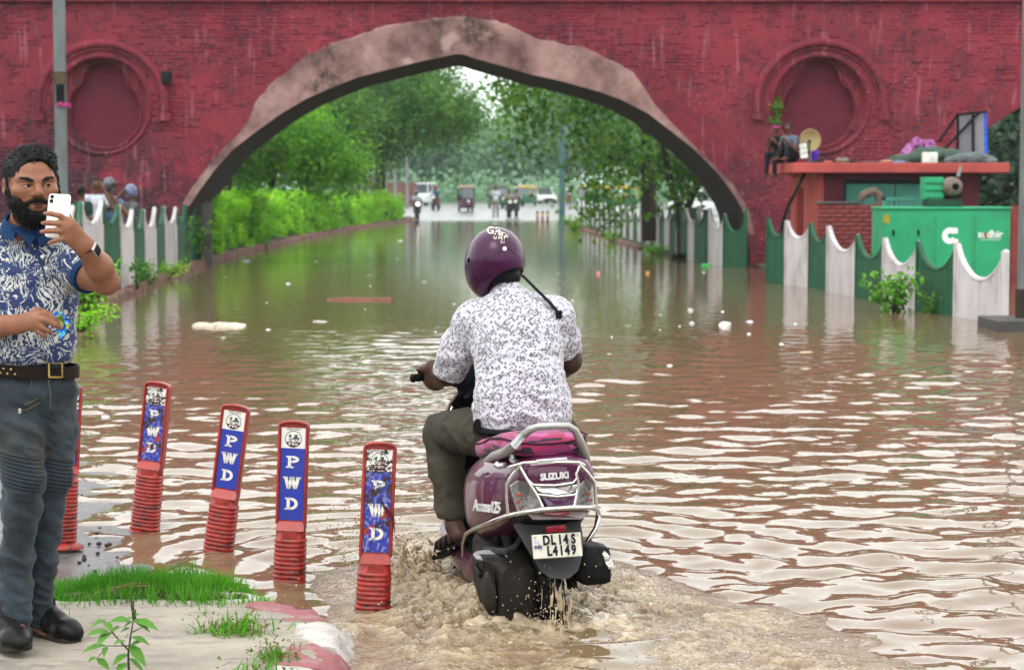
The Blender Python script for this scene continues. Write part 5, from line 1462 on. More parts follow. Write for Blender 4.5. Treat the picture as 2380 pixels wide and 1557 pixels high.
for lab, (ub, vb), tuv, rot, tear, z, pan, fl in (
    ('tilted red bollard with a scuffed PWD sticker, farthest of the four in the water', (337, 1228), (372, 887), -14, 1, -0.03, 0.44, 0),
    ('red bollard leaning right, second from the farthest, glossy intact PWD sticker', (507, 1281), (550, 940), -8, 0, -0.115, 0.42, 0),
    ('nearly upright red bollard with a clean white and blue PWD sticker', (672, 1349), (684, 978), -3, 0, -0.115, 0.455, 0),
    ('upright red bollard nearest the scooter with a badly torn PWD sticker', (866, 1420), (883, 1028), 6, 1, -0.115, 0.475, 1)):
    g = gp(ub, vb); g.x -= (tuv[0] - ub) / px(g.y) * (-z) / 0.7; g.z = z
    make_bollard(lab, g, tuv, rot, tear, 0, pan, fl)
g = on(140, 1272, 0.03); make_bollard('red bollard on the wet shoulder half hidden behind the standing man', g, (160, 898), 35, 1, 0, 0.42)
# ================================================================== PURPLE SCOOTER  (local: x right, y forward, z up)
OX, OY, OZ = 0.128, 7.80, -0.12
SM = Matrix.Translation((OX, OY, OZ)) @ Matrix.Rotation(R(13), 4, 'Z') @ Matrix.Rotation(R(-2.5), 4, 'Y')
SMI = SM.inverted()
def _lr(u, v):
    o = SMI @ Vector((0, 0, CAMZ)); d = SMI.to_3x3() @ ray(u, v); return o, d
def cu(x, y): return ((1650 + x / 1.73) * 0.58105, (1600 + y / 1.73) * 0.58105)     # reading of the close view of the tail
def SY(x, y, yl):
    o, d = _lr(*cu(x, y)); t_ = (yl - o.y) / d.y; return o + d * t_
def SX(x, y, xl):
    o, d = _lr(*cu(x, y)); t_ = (xl - o.x) / d.x; return o + d * t_
def SZ(x, y, zl):
    o, d = _lr(*cu(x, y)); t_ = (zl - o.z) / d.z; return o + d * t_
tail_y = lambda x: -0.335 + 1.9 * x * x
def ST(x, y, dy=0.0):
    p = SY(x, y, -0.30)
    for _ in range(5): p = SY(x, y, tail_y(p.x) + dy)
    return p
scooter = thing('scooter', 'purple scooter ridden through the flood with chrome tail guard and pink seat cover', 'scooter')
DK[0] = False; t = NT('purple_paint'); v = t.coord(1.0)
fl = t.noise(v, 700, 2); dr = t.noise(v, 5, 5, 0.7)
sz = t.n('ShaderNodeSeparateXYZ'); t.l(v, sz.inputs[0])
c = t.mix(t.ramp(fl, [(0.4, 0.0), (0.7, 0.5)]), (0.058, 0.001, 0.027), (0.100, 0.002, 0.052))
c = t.mix(t.math('MULTIPLY', t.ramp(sz.outputs['Z'], [(0.24, 0.6), (0.42, 0.0)]), t.ramp(dr, [(0.42, 0.0), (0.62, 0.8)])), c, (0.10, 0.07, 0.055))
t.bsdf(c, 0.34, 0.15, coat=0.7, spec=0.3, normal=t.bump(dr, 0.03, 0.01)); m_pur_p = t.done(); DK[0] = True
m_chrome = mat('chrome', (0.62, 0.62, 0.60), (0.50, 0.48, 0.45), rough=0.16, metal=1.0, scale=12, dirt=(0.28, 0.22, 0.16), dirt_amt=0.5, dscale=9)
m_silver = mat('rail_silver', (0.42, 0.42, 0.41), (0.32, 0.32, 0.31), rough=0.38, metal=0.75, scale=9, bump=0.1, dirt=(0.22, 0.18, 0.14), dirt_amt=0.45)
m_plast = mat('black_plastic', (0.009, 0.009, 0.010), (0.016, 0.0155, 0.016), rough=0.45, scale=9, bump=0.12, bscale=120, dirt=(0.14, 0.11, 0.085), dirt_amt=0.35, dscale=12)
m_engine = mat('engine_grime', (0.014, 0.012, 0.011), (0.075, 0.064, 0.052), rough=0.6, scale=7, amt=0.9, bump=0.6, bscale=40, dirt=(0.17, 0.14, 0.11), dirt_amt=0.5, dscale=6)
m_navy = mat('cowl_navy', (0.010, 0.014, 0.022), (0.016, 0.02, 0.028), rough=0.35, scale=5, coat=0.3)
def sobj(mb, name, m, parent=scooter, **k): return mb.build(name, m, parent, local=True, **k)

def wheel(name, y, rad, w, rimr):
    e = newobj(name, None, scooter, local=True); e.location = (0, y, rad)
    ty = MB(); prof = []
    for a in np.linspace(0, 2 * math.pi, 15)[:-1]: prof.append((rad - w * 0.52 + w * 0.52 * math.cos(a), w * 0.5 * math.sin(a)))
    prof.append(prof[0]); ty.lathe(prof, 40, 'x', cap=False)
    for k in range(30):
        A = 2 * math.pi * k / 30
        for s_ in (-1, 1): ty.cbox((0, 0, 0), (0.038, 0.016, 0.010), Matrix.Rotation(A, 4, 'X') @ Matrix.Translation((s_ * 0.024, 0, rad - 0.001)) @ Matrix.Rotation(s_ * 0.5, 4, 'Z'))
    ty.build('tyre', m_black, e, smooth=True, local=True)
    ri = MB(); ri.lathe([(rimr, -w * .36), (rimr, w * .36), (rimr * .8, w * .3), (rimr * .3, w * .12), (0.03, w * .12), (0.03, -w * .12), (rimr * .3, -w * .12), (rimr * .8, -w * .3), (rimr, -w * .36)], 28, 'x', cap=False); ri.build('rim', m_engine, e, smooth=True, local=True)
wheel('rear_wheel', 0.0, 0.218, 0.105, 0.14); wheel('front_wheel', 1.265, 0.252, 0.095, 0.16)

# --- tail bodywork
def sup(y, w, zt, zb, n=28, p=2.8, skew=0.0):
    out = []; cz, h = (zt + zb) / 2, (zt - zb) / 2
    for k in range(n):
        A = 2 * math.pi * k / n; c_, s_ = math.cos(A), math.sin(A); r = (abs(c_) ** p + abs(s_) ** p) ** (-1 / p)
        ww = w * (1 - skew * (s_ * r * 0.5 + 0.5))
        out.append((ww * r * c_, y, cz + h * r * s_))
    return out
b = MB()
b.loft([sup(*q) for q in ((-0.322, 0.095, .775, .665), (-0.31, 0.140, .795, .625), (-0.27, .160, .808, .585), (-0.2, .176, .812, .545), (-0.1, .196, .812, .500), (0.0, .216, .808, .455), (.1, .232, .798, .42), (.22, .242, .775, .385), (.34, .232, .745, .36), (.46, .2, .705, .35), (.55, .15, .65, .35))])
sobj(b, 'tail_body', m_pur_p, smooth=True, auto=60)
# raised crease and side badge
cr = MB(); cr.tube([SX(*p) for p in ((372, 690, -.222), (420, 560, -.224), (520, 505, -.205))], [0.006, 0.008, 0.004], 6); sobj(cr, 'crease', m_pur_p, smooth=True)
# --- seat
DK[0] = False; t = NT('seat_cover_camo'); v = t.coord((1.0, 1.0, 1.0))
vm = t.coord((16, 16, 64)); v1 = t.voro(vm, 1.0, 'F1', 'CHEBYCHEV', 0.75, 'Color')
sep = t.n('ShaderNodeSeparateColor'); t.l(v1, sep.inputs[0])
c = t.ramp(sep.outputs[0], [(0.0, (0.016, 0.006, 0.016)), (0.26, (0.26, 0.008, 0.060)), (0.50, (0.30, 0.055, 0.17)), (0.74, (0.19, 0.012, 0.08))], 'CONSTANT')
t.bsdf(c, 0.85, normal=t.bump(t.noise(v, 400, 2), 0.2, 0.002), sheen=0.1); m_seat = t.done(); DK[0] = True
b = MB()
b.loft([sup(y, w, zt, zb, 28, p) for y, w, zt, zb, p in ((-0.275, .080, .845, .805, 2.2), (-0.262, .120, .864, .795, 2.3), (-.235, .147, .876, .790, 2.5), (-.17, .163, .882, .786, 2.7), (-.05, .172, .876, .780, 2.7), (.06, .180, .862, .762, 2.7), (.16, .186, .840, .735, 2.7), (.3, .182, .815, .710, 2.7), (.48, .145, .805, .70, 2.5), (.62, .095, .79, .70, 2.3), (.68, .04, .77, .71, 2.2))])
sobj(b, 'seat', m_seat, smooth=True, auto=70)
pp_ = [(.3, .176, .785), (.16, .180, .808), (.05, .174, .838), (-.1, .164, .858), (-.2, .155, .862), (-.25, .132, .856), (-.272, .065, .848)]
b = MB(); b.tube([(w, y, z) for y, w, z in pp_] + [(0, -.277, .846)] + [(-w, y, z) for y, w, z in reversed(pp_)], 0.0045, 5)
sobj(b, 'seam_piping', mat('piping_plum', (.10, .012, .05), rough=.8), smooth=True)
b = MB(); b.loft([sup(y, w, zt, zb) for y, w, zt, zb in ((-.268, .10, .806, .780), (-.1, .165, .80, .77), (.2, .18, .76, .72), (.5, .13, .74, .69))]); sobj(b, 'seat_base', m_black, smooth=True)
# --- grab rail
b = MB()
b.tube([SX(498, 462, -.172), SX(520, 420, -.178), SX(560, 390, -.178), SX(640, 360, -.176), SX(700, 315, -.172), SY(760, 250, -.27), SY(815, 205, -.31), SY(870, 182, -.335), SY(980, 177, -.345), SY(1075, 178, -.335), SY(1120, 205, -.315), SY(1160, 280, -.29), SY(1190, 360, -.26), SY(1205, 430, -.22), SX(1215, 446, .19)], [.010, .016, .019, .019, .017, .015, .014, .0135, .0135, .0135, .014, .0155, .017, .017, .010], 10)
sobj(b, 'grab_rail', m_silver, smooth=True)
for p0, p1 in (((690, 385), (720, 430)), ((580, 440), (640, 450)), ((1165, 420), (1120, 445))):
    b = MB(); b.tube([SY(*p0, -.20), SY((p0[0] + p1[0]) / 2 - 10, (p0[1] + p1[1]) / 2 + 12, -.21), SY(*p1, -.23)], [.016, .013, .012], 7); sobj(b, 'rail_foot', m_silver, smooth=True)

# --- tail lamps
def tpoly(mb, pts, dy, th):
    mb.prism([ST(x, y, dy) for x, y in pts], (0, -th, 0))
t = NT('lamp_lens'); v = t.coord(1.0)
t.bsdf((0.80, 0.80, 0.80), 0.06, normal=t.bump(t.voro(v, 160), 0.35, 0.002), trans=0.92, ior=1.35); m_lens = t.done()
m_refl = mat('lamp_reflector', (0.86, 0.86, 0.84), (0.58, 0.56, 0.55), rough=0.25, metal=0.35, scale=26, amt=0.9, bump=0.4, bscale=60)
m_amber = mat('bulb_amber', (0.55, 0.10, 0.03), (0.35, 0.05, 0.03), rough=0.3, scale=40)
m_lensp = mat('tail_lens_violet', (0.20, 0.06, 0.20), (0.26, 0.12, 0.26), rough=0.10, scale=30, coat=1.0)
m_trim = mat('chrome_trim', (0.80, 0.80, 0.80), (0.66, 0.66, 0.66), rough=0.12, metal=0.9, scale=6)
for nm, pts, am in (('left', [(668, 588), (722, 552), (800, 572), (846, 610), (880, 690), (912, 744), (820, 752), (722, 764), (700, 700)], (760, 690)), ('right', [(1152, 585), (1196, 540), (1236, 575), (1252, 640), (1252, 735), (1180, 740), (1116, 738), (1136, 680)], (1195, 690))):
    b = MB(); tpoly(b, pts, 0.006, 0.012); lo = sobj(b, 'indicator', m_refl, bevel=0.003)
    b = MB(); c_ = ST(am[0], am[1], -0.010)
    for k in range(16): b.ell(c_ + Vector((random.uniform(-.024, .024), 0, random.uniform(-.03, .025))), (.007, .004, .006), 6, 4)
    b.build('bulb', m_amber, lo, smooth=True, local=True)
    b = MB(); tpoly(b, pts, -0.012, 0.006); b.build('lens', m_lens, lo, bevel=0.0025, local=True)
b = MB(); tpoly(b, [(834, 592), (900, 600), (1000, 600), (1148, 576), (1142, 622), (1080, 640), (1000, 650), (900, 642), (862, 628)], -0.004, 0.014); sobj(b, 'chrome_strip', m_trim, bevel=0.004)
b = MB(); tpoly(b, [(876, 646), (930, 655), (1000, 664), (1080, 655), (1136, 640), (1110, 736), (1010, 746), (935, 746)], 0.000, 0.014); sobj(b, 'tail_lens', m_lensp, bevel=0.004)
b = MB(); tpoly(b, [(720, 470), (800, 450), (1140, 448), (1165, 470), (1150, 560), (1000, 590), (830, 582), (770, 540)], 0.004, 0.010); sobj(b, 'tail_cap', m_pur_p, bevel=0.006)
b = MB(); tpoly(b, [(900, 772), (1000, 770), (1085, 768), (1080, 790), (1000, 796), (905, 792)], -0.004, 0.010); sobj(b, 'red_lens', mat('lens_red', (0.35, 0.01, 0.03), rough=0.15, coat=1.0), bevel=0.003)
b = MB(); tpoly(b, [(780, 782), (900, 760), (1100, 752), (1225, 760), (1200, 800), (1160, 822), (830, 826)], 0.012, 0.012); sobj(b, 'lower_panel', mat('panel_silver', (0.24, 0.20, 0.20), (0.12, 0.07, 0.09), rough=0.3, metal=0.6, scale=6), bevel=0.004)
def lettering(body, size, p, rotz, tilt=0.0, mats=None, name='badge_lettering', ext=0.002, parent=scooter, **k):
    b = MB(); M = Matrix.Translation(p) @ Matrix.Rotation(rotz, 4, 'Z') @ Matrix.Rotation(math.pi / 2, 4, 'X') @ Matrix.Rotation(tilt, 4, 'Z'); add_text(b, body, size, M, ext, **k); return b.build(name, mats or mat('badge_silver', (.80, .80, .80), rough=.3, metal=.3, spec=.5), parent, local=True)
lettering('SUZUKI', 0.034, ST(983, 527, -0.012), R(2), bold=0.0016, space=0.95, ext=.003)
pL = SX(518, 738, -.226); lettering('Access125', 0.062, pL + Vector((-.004, 0, 0)), R(-77), R(5), shear=0.25, space=0.92, bold=0.001, ext=.003)

# --- chrome tail guard
b = MB(); g_ = lambda *pts: [ST(x, y, -0.045) for x, y in pts]
b.tube(g_((670, 462), (770, 433), (860, 430), (1075, 428), (1150, 428), (1190, 450)), .0062, 7)
b.tube(g_((752, 440), (700, 510), (650, 578), (650, 690), (660, 790)), .0068, 7)
b.tube(g_((1148, 438), (1210, 500), (1258, 566), (1266, 660), (1272, 745)), .0068, 7)
b.tube(g_((745, 462), (800, 556), (860, 650), (906, 744)), .0062, 7)
b.tube(g_((1160, 450), (1134, 510), (1150, 580), (1138, 650), (1120, 738)), .0062, 7)
b.tube(g_((800, 552), (838, 586), (985, 590), (1110, 572), (1136, 540)), .0055, 7)
b.tube(g_((868, 652), (1000, 667), (1140, 652)), .0055, 7)
b.tube([SX(352, 1072, -.20), SX(350, 985, -.21), SX(372, 925, -.225), SX(420, 893, -.228), SX(520, 852, -.232), SY(660, 800, -.27), SY(780, 775, -.345), SY(900, 756, -.385), SY(1100, 742, -.385), SY(1230, 742, -.35), SY(1274, 752, -.30), SX(1287, 790, .235), SX(1270, 880, .22), SX(1240, 930, .20), SX(1190, 1005, .17)], .0098, 9)
sobj(b, 'tail_guard', m_chrome, smooth=True)
b = MB(); p0, p1 = ST(856, 425, -.052), ST(1076, 423, -.052); b.cbox(((p0.x + p1.x) / 2, p0.y, (p0.z + p1.z) / 2), ((p1.x - p0.x), .012, .020)); sobj(b, 'guard_plate', m_trim, bevel=.003)

# --- rear mudguard, plate, reflector
b = MB(); mg = [(702, 872), (800, 850), (1000, 838), (1165, 830), (1182, 930), (1186, 1050), (1168, 1130), (1150, 1185), (1085, 1240), (960, 1240), (890, 1190), (862, 1130), (820, 1075), (760, 975)]
yb = lambda y: -0.24 - 0.12 * min(max((y - 840) / 400, 0), 1)
b.prism([SY(x, y, yb(y)) for x, y in mg], (0, 0.030, 0.006)); sobj(b, 'mudguard', mat('mudguard_grey', (0.055, 0.058, 0.062), (0.085, 0.085, 0.085), rough=.5, scale=9, bump=.2, bscale=90, dirt=(.22, .18, .14), dirt_amt=.5, dscale=14, spec=.2), bevel=0.008)
b = MB(); b.loft([sup(y, w, zt, zb) for y, w, zt, zb in ((-.30, .12, .60, .56), (-.15, .14, .60, .48), (.0, .13, .57, .45), (.2, .1, .5, .42))]); sobj(b, 'inner_fender', m_black, smooth=True)
c0 = SY(1000, 1006, -.375); ax = (SY(1160, 916, -.365) - SY(832, 936, -.365)).normalized(); az = (SY(832, 936, -.36) - SY(842, 1098, -.385)).normalized(); ny = az.cross(ax).normalized(); az = ax.cross(ny)
PM = Matrix((Vector((ax.x, ny.x, az.x, c0.x)), Vector((ax.y, ny.y, az.y, c0.y)), Vector((ax.z, ny.z, az.z, c0.z)), Vector((0, 0, 0, 1))))
pw = (SY(1175, 1000, -.375) - SY(835, 1020, -.375)).length; ph = (SY(1000, 922, -.365) - SY(1005, 1090, -.385)).length
m_plate = mat('plate_white', (0.58, 0.55, 0.48), (0.48, 0.44, 0.37), rough=0.45, scale=14, amt=0.8, dirt=(0.20, 0.16, 0.12), dirt_amt=0.75, dscale=22)
b = MB(); b.box(-pw / 2, pw / 2, -0.004, 0.004, -ph / 2, ph / 2, PM); plo = sobj(b, 'number_plate', m_plate, bevel=0.0035)
m_pblk = mat('plate_black', (0.012, 0.016, 0.03), rough=0.5)
def ptext(body, size, x, z, m=m_pblk, **k):
    bb = MB(); add_text(bb, body, size, PM @ Matrix.Translation((x, -0.0056, z)) @ Matrix.Rotation(math.pi / 2, 4, 'X'), 0.0016, **k); return bb.build('plate_lettering', m, plo, local=True)
for row, chs in ((.225, (('D', .285), ('L', .425), ('1', .565), ('4', .685), ('S', .835))), (-.225, (('L', .33), ('4', .45), ('1', .575), ('4', .695), ('9', .825)))):
    for ch, fx in chs:
        vs, fs = text_mesh(ch, 0.050, 0.0016, bold=.0018); bb = MB(); bb.add([(p.x * .74, p.y, p.z) for p in vs], fs, PM @ Matrix.Translation(((fx - .5) * pw, -.0056, row * ph)) @ Matrix.Rotation(math.pi / 2, 4, 'X')); bb.build('plate_letter', m_pblk, plo, local=True)
ptext('IND', 0.017, -pw * .385, -ph * .02, mat('plate_blue', (0.03, 0.05, 0.32), rough=.5), bold=.0004)
b = MB(); b.box(-pw * .45, -pw * .35, -.0052, -.0042, ph * .12, ph * .28, PM); b.build('hologram', mat('hologram', (0.35, 0.38, 0.48), rough=.3, metal=.5, scale=60), plo, local=True)
for sx_, sz_ in ((-.43, .40), (.43, .40)):
    b = MB(); b.ell(PM @ Vector((sx_ * pw, -.004, sz_ * ph)), .0045, 8, 5); b.build('plate_screw', m_silver, plo, local=True, smooth=True)
b = MB(); b.prism([SY(x, y, -.30) for x, y in ((920, 872), (1057, 858), (1060, 902), (922, 918))], (0, -.012, 0)); sobj(b, 'reflector', mat('reflector_red', (0.40, 0.008, 0.03), (0.28, 0.006, 0.02), rough=0.25, scale=90, coat=0.6), bevel=.003)

# --- engine, footrest, silencer and other low parts
b = MB(); b.loft([sup(y, w, zt, zb, 28, 6.0) for y, w, zt, zb in ((-.13, .045, .31, .15), (-.115, .070, .35, .12), (.05, .085, .39, .10), (.25, .09, .42, .11), (.42, .075, .40, .14), (.5, .05, .36, .18))], M=Matrix.Translation((-.115, 0, .0))); sobj(b, 'engine_case', m_engine, smooth=True)
b = MB(); b.lathe([(0.0, -.03), (.06, -.03), (.085, -.015), (.09, .0)], 20, 'x', Matrix.Translation((-.20, .02, .23)) , cap=False)
for k in range(7): b.cbox((-.205, -.05 + k * .028, .315), (.012, .010, .05))
sobj(b, 'case_cover', m_engine, smooth=True)
b = MB(); b.loft([sup(y, w, zt, zb) for y, w, zt, zb in ((.10, .15, .50, .36), (.3, .16, .48, .30), (.55, .12, .42, .26))]); sobj(b, 'underframe', m_black)
fr_ = [(420, 1082), (440, 1065), (500, 1055), (620, 1058), (682, 1060), (670, 1085), (600, 1105), (500, 1112), (440, 1104)]
b = MB(); cF = SX(550, 1080, -.27); b.prism([SZ(x, y, cF.z) for x, y in fr_], (0, 0, .012)); 
fro = sobj(b, 'footrest', m_silver, bevel=.003)
for k in range(5):
    b = MB(); b.tube([SZ(465 + 6 * k, 1070 + 8 * k, cF.z + .0125), SZ(640 + 5 * k, 1072 + 8 * k, cF.z + .0125)], .0028, 4); b.build('footrest_rib', m_plast, fro, local=True)
b = MB(); pa, pb_ = SX(505, 1035, -.25), SX(668, 1050, -.25); b.tube([pa, pb_], .013, 8); b.tube([SX(495, 1030, -.25), SX(500, 1052, -.25)], .014, 6); b.tube([SX(655, 1042, -.25), SX(672, 1065, -.25)], .014, 6); b.tube([SX(660, 1040, -.24), SX(710, 1010, -.2), SX(740, 960, -.15)], .010, 6)
b.build('footrest_hinge', m_plast, fro, smooth=True, local=True)
b = MB(); mp = lambda x, z, y: (x, y, z)
def rr_(y, cx_, cz_, w, h, p=8, n=24):
    out = []
    for k in range(n):
        A = 2 * math.pi * k / n; c_, s_ = math.cos(A), math.sin(A); r = (abs(c_) ** p + abs(s_) ** p) ** (-1 / p); out.append((cx_ + w * r * c_, y, cz_ + h * r * s_))
    return out
ce = SY(1280, 1150, -.25)
b.loft([rr_(-.255, ce.x - .005, ce.z, .050, .060), rr_(-.245, ce.x - .005, ce.z, .060, .072), rr_(-.15, ce.x - .005, ce.z + .0, .062, .074), rr_(.12, ce.x - .01, ce.z - .02, .058, .066), rr_(.2, ce.x - .02, ce.z - .03, .03, .035)]); mu = sobj(b, 'silencer', m_plast, smooth=True)
b = MB(); b.tube([SY(1300, 1130, -.262), SY(1300, 1130, -.252)], .0105, 10); b.build('tail_pipe', m_engine, mu, local=True, smooth=True)
b = MB(); b.prism([SY(x, y, -.262) for x, y in ((1312, 1062), (1330, 1040), (1356, 1066), (1385, 1110), (1398, 1168), (1362, 1172), (1340, 1140))], (0, .05, 0)); b.build('heat_shield', mat('crumpled_foil', (0.72, 0.72, 0.70), rough=0.2, metal=1.0, scale=30, bump=0.9, bscale=50, bdist=0.02), mu, local=True, bevel=.004)
b = MB()
b.tube([SX(455, 1130, -.2), SX(440, 1150, -.21), SX(470, 1210, -.21), SX(500, 1170, -.2)], .012, 6); b.tube([SX(290, 1155, -.17), SX(280, 1185, -.17), SX(330, 1230, -.16), SX(380, 1190, -.15), SX(400, 1240, -.15), SX(500, 1310, -.12)], .007, 6)
b.tube([SX(395, 1190, -.16), SX(400, 1250, -.15), SX(480, 1310, -.14)], .012, 6)
sobj(b, 'stand', m_black, smooth=True)
b = MB(); b.tube([(.10, -.1, .25), (.11, .05, .45), (.12, .1, .6)], .022, 8); b.tube([(-.10, -.02, .25), (-.12, .08, .45), (-.13, .12, .58)], .020, 8); sobj(b, 'shock_absorber', m_engine, smooth=True)

# --- floorboard, skirts, apron, leg shield, bars
b = MB(); b.box(-.17, .17, .42, 1.0, .262, .292); sobj(b, 'floorboard', m_black, bevel=.012)
b = MB(); b.loft([[(s_ * .18, y, zt), (s_ * .205, y, zt - .04), (s_ * .16, y, zb), (s_ * .12, y, zt - .02)] for s_, y, zt, zb in ((-1, .36, .36, .26), (-1, .5, .29, .16), (-1, .75, .285, .12), (-1, .98, .30, .14), (-1, 1.06, .36, .25))]); sobj(b, 'side_skirt', m_pur_p, smooth=True, auto=80)
b = MB(); b.loft([[(s_ * .18, y, zt), (s_ * .205, y, zt - .04), (s_ * .16, y, zb), (s_ * .12, y, zt - .02)] for s_, y, zt, zb in ((1, .36, .36, .26), (1, .5, .29, .16), (1, .75, .285, .12), (1, .98, .30, .14), (1, 1.06, .36, .25))]); sobj(b, 'side_skirt', m_pur_p, smooth=True, auto=80)
def apron(y0, w, dz, th):
    rows = []
    for z, yy, ww in ((.27, 1.00, .15), (.36, 1.00, .195), (.5, .975, .215), (.65, .95, .218), (.78, .925, .205), (.88, .905, .17), (.94, .895, .12)):
        ww *= w
        rows.append([(ww * math.sin(a), yy + y0 + .055 * (1 - math.cos(a * 1.0)) * -1.2 + .0, z + dz) for a in np.linspace(-1.25, 1.25, 13)] + [(ww * .96 * math.sin(a), yy + y0 + th - .055 * 1.2 * (1 - math.cos(a)), z + dz) for a in np.linspace(1.25, -1.25, 13)])
    return rows
b = MB(); b.loft(apron(0, .95, 0, .02)); sobj(b, 'leg_shield', m_black, smooth=True)
b = MB(); b.loft(apron(.024, 1.03, 0.004, .06)); sobj(b, 'front_apron', m_pur_p, smooth=True)
b = MB()
for s_ in (-1, 1): b.tube([(s_ * ww * .985 * .95, yy - .048, z) for z, yy, ww in ((.30, 1.00, .17), (.36, 1.00, .195), (.5, .975, .215), (.65, .95, .218), (.78, .925, .205), (.88, .905, .17))], .007, 6)
sobj(b, 'edge_trim', m_trim, smooth=True)
b = MB(); b.loft([sup(y, w, zt, zb) for y, w, zt, zb in ((1.0, .06, .42, .34), (1.1, .09, .50, .40), (1.25, .10, .54, .44), (1.42, .085, .48, .40), (1.5, .05, .42, .36))]); sobj(b, 'front_fender', m_pur_p, smooth=True)
HB = Matrix.Translation((0, .90, 1.02)) @ Matrix.Rotation(R(6), 4, 'Z')
b = MB(); b.loft([[(x, y_ + HB_y, z_) for y_, z_ in ((-.05 * k, -.055 * k2), (.06 * k, -.05 * k2), (.10 * k, .0), (.05 * k, .055 * k2), (-.04 * k, .05 * k2), (-.065 * k, 0))] for x, k, k2, HB_y in ((-.20, .6, .62, .0), (-.17, .85, .95, .0), (-.10, 1.0, 1.25, .01), (0, 1.15, 1.45, .02), (.10, 1.0, 1.25, .01), (.17, .85, .95, .0), (.20, .6, .62, .0))], M=HB); sobj(b, 'handlebar_cowl', m_navy, smooth=True, auto=40)
b = MB(); b.tube([HB @ Vector((-.10, -.03, -.06)), (0, .95, .93), HB @ Vector((.1, -.03, -.06))], .05, 8); b.tube([(0, .93, .98), (0, .97, .85)], .07, 10); sobj(b, 'steering_column', m_navy, smooth=True)
for s_ in (-1, 1):
    b = MB(); b.tube([HB @ Vector((s_ * .19, -.005, 0)), HB @ Vector((s_ * .225, -.012, .0)), HB @ Vector((s_ * .33, -.03, -.005))], [.017, .018, .0165], 10); b.ell(HB @ Vector((s_ * .338, -.031, -.005)), (.014, .018, .019)); sobj(b, 'grip', m_black, smooth=True)
    b = MB(); b.tube([HB @ Vector((s_ * .17, .03, -.005)), HB @ Vector((s_ * .22, .05, -.012)), HB @ Vector((s_ * .32, .035, -.02))], .006, 6); sobj(b, 'brake_lever', m_silver, smooth=True)
b = MB(); b.cbox(HB @ Vector((-.165, -.055, .0)), (.035, .02, .045)); b.cbox(HB @ Vector((-.165, -.066, .01)), (.02, .01, .012)); b.cbox(HB @ Vector((-.165, -.066, -.012)), (.02, .01, .008)); sobj(b, 'switch_pod', m_black, bevel=.003)
scooter.matrix_world = SM
# ================================================================== PEOPLE
def A3(u, v, Y): return np.array(at(u, v, Y))
def rpx(r, Y): return r / px(Y)
m_skin = mat('skin_brown', (0.235, 0.105, 0.060), (0.19, 0.080, 0.045), rough=0.5, scale=9, amt=0.8, bump=0.12, bscale=160, bdist=0.002, sss=0.08)
m_skin_d = mat('skin_dark', (0.125, 0.055, 0.034), (0.095, 0.040, 0.026), rough=0.5, scale=9, amt=0.8, bump=0.1, bscale=160, bdist=0.002, sss=0.05)
m_hair = mat('hair_black', (0.004, 0.0035, 0.0035), (0.010, 0.009, 0.008), rough=0.45, spec=0.15, scale=60, amt=0.9, bump=0.8, bscale=140, bdist=0.006, stretch=(1, 1, 0.35))

# ---------------------------------------------------------------- rider
t = NT('shirt_print'); v = t.coord(1.0)
vr = t.coord((1, 1, 1), rot=(0.2, 0.75, 0.1))
cc = t.voro(vr, 96, 'F1', 'CHEBYCHEV', 0.6, 'Color'); dd = t.voro(vr, 96, 'F1', 'CHEBYCHEV', 0.6)
sc_ = t.n('ShaderNodeSeparateColor'); t.l(cc, sc_.inputs[0])
pick = t.ramp(sc_.outputs[0], [(0.42, 0.0), (0.44, 1.0)]); inner = t.ramp(dd, [(0.40, 1.0), (0.48, 0.0)])
hat = t.ramp(t.noise(t.coord((1, 1, 1), rot=(0, 0.75, 0)), 330, 3, 0.6), [(0.50, 1.0), (0.58, 0.2)])
fac = t.math('MULTIPLY', t.math('MULTIPLY', pick, inner), hat)
c = t.mix(t.math('MULTIPLY', fac, 0.95), (0.50, 0.48, 0.54), (0.014, 0.013, 0.018))
t.bsdf(c, 0.75, normal=t.bump(t.noise(v, 11, 3), 0.25, 0.02), sheen=0.15); m_shirt = t.done()
m_trous = mat('trousers_olive', (0.105, 0.092, 0.062), (0.075, 0.066, 0.046), rough=0.85, scale=5, amt=0.7, bump=0.4, bscale=18, bdist=0.01)
rider = thing('person', 'rider on the purple scooter seen from behind in white patterned shirt and olive trousers', 'person', tuple(at(1215, 1030, 8.18)))

# shirt folds: soft creases fanning from the arm pits and sagging over the belt
def folds(V, N):
    x, y, z = V[:, 0], V[:, 1], V[:, 2]
    a = fbm(x * 9 + z * 5, y * 4, z * 13 - x * 6, 3, seed=3); b = fbm(x * 7 - z * 6, y * 4 + 3, z * 14 + x * 7, 3, seed=9)
    w = np.where(x < at(1200, 800, 8.2).x, 1, 0)
    r = np.where(w > 0, 1 - np.abs(a) * 3, 1 - np.abs(b) * 3)
    low = 1 + 1.2 * np.clip((1.15 - z) / 0.3, 0, 1)
    return 0.0042 * np.clip(r, -0.7, 1) * low + 0.005 * fbm(x * 5, y * 5, z * 5, 2, seed=5)
S = SDF((-0.42, 7.86, 0.55), (0.36, 8.75, 1.45), 0.0062)
S.ell(A3(1216, 962, 8.17), (0.196, 0.150, 0.135), 0.06)
S.ell(A3(1210, 900, 8.19), (0.188, 0.142, 0.17), 0.08)
S.ell(A3(1202, 800, 8.24), (0.192, 0.130, 0.17), 0.08)
S.cone(A3(1105, 742, 8.31), A3(1288, 732, 8.31), 0.072, 0.072, 0.06)
S.cone(A3(1185, 700, 8.30), A3(1112, 740, 8.31), 0.062, 0.055, 0.05); S.cone(A3(1185, 700, 8.30), A3(1285, 730, 8.31), 0.062, 0.055, 0.05)
S.ell(A3(1192, 745, 8.26), (0.12, 0.09, 0.09), 0.06)
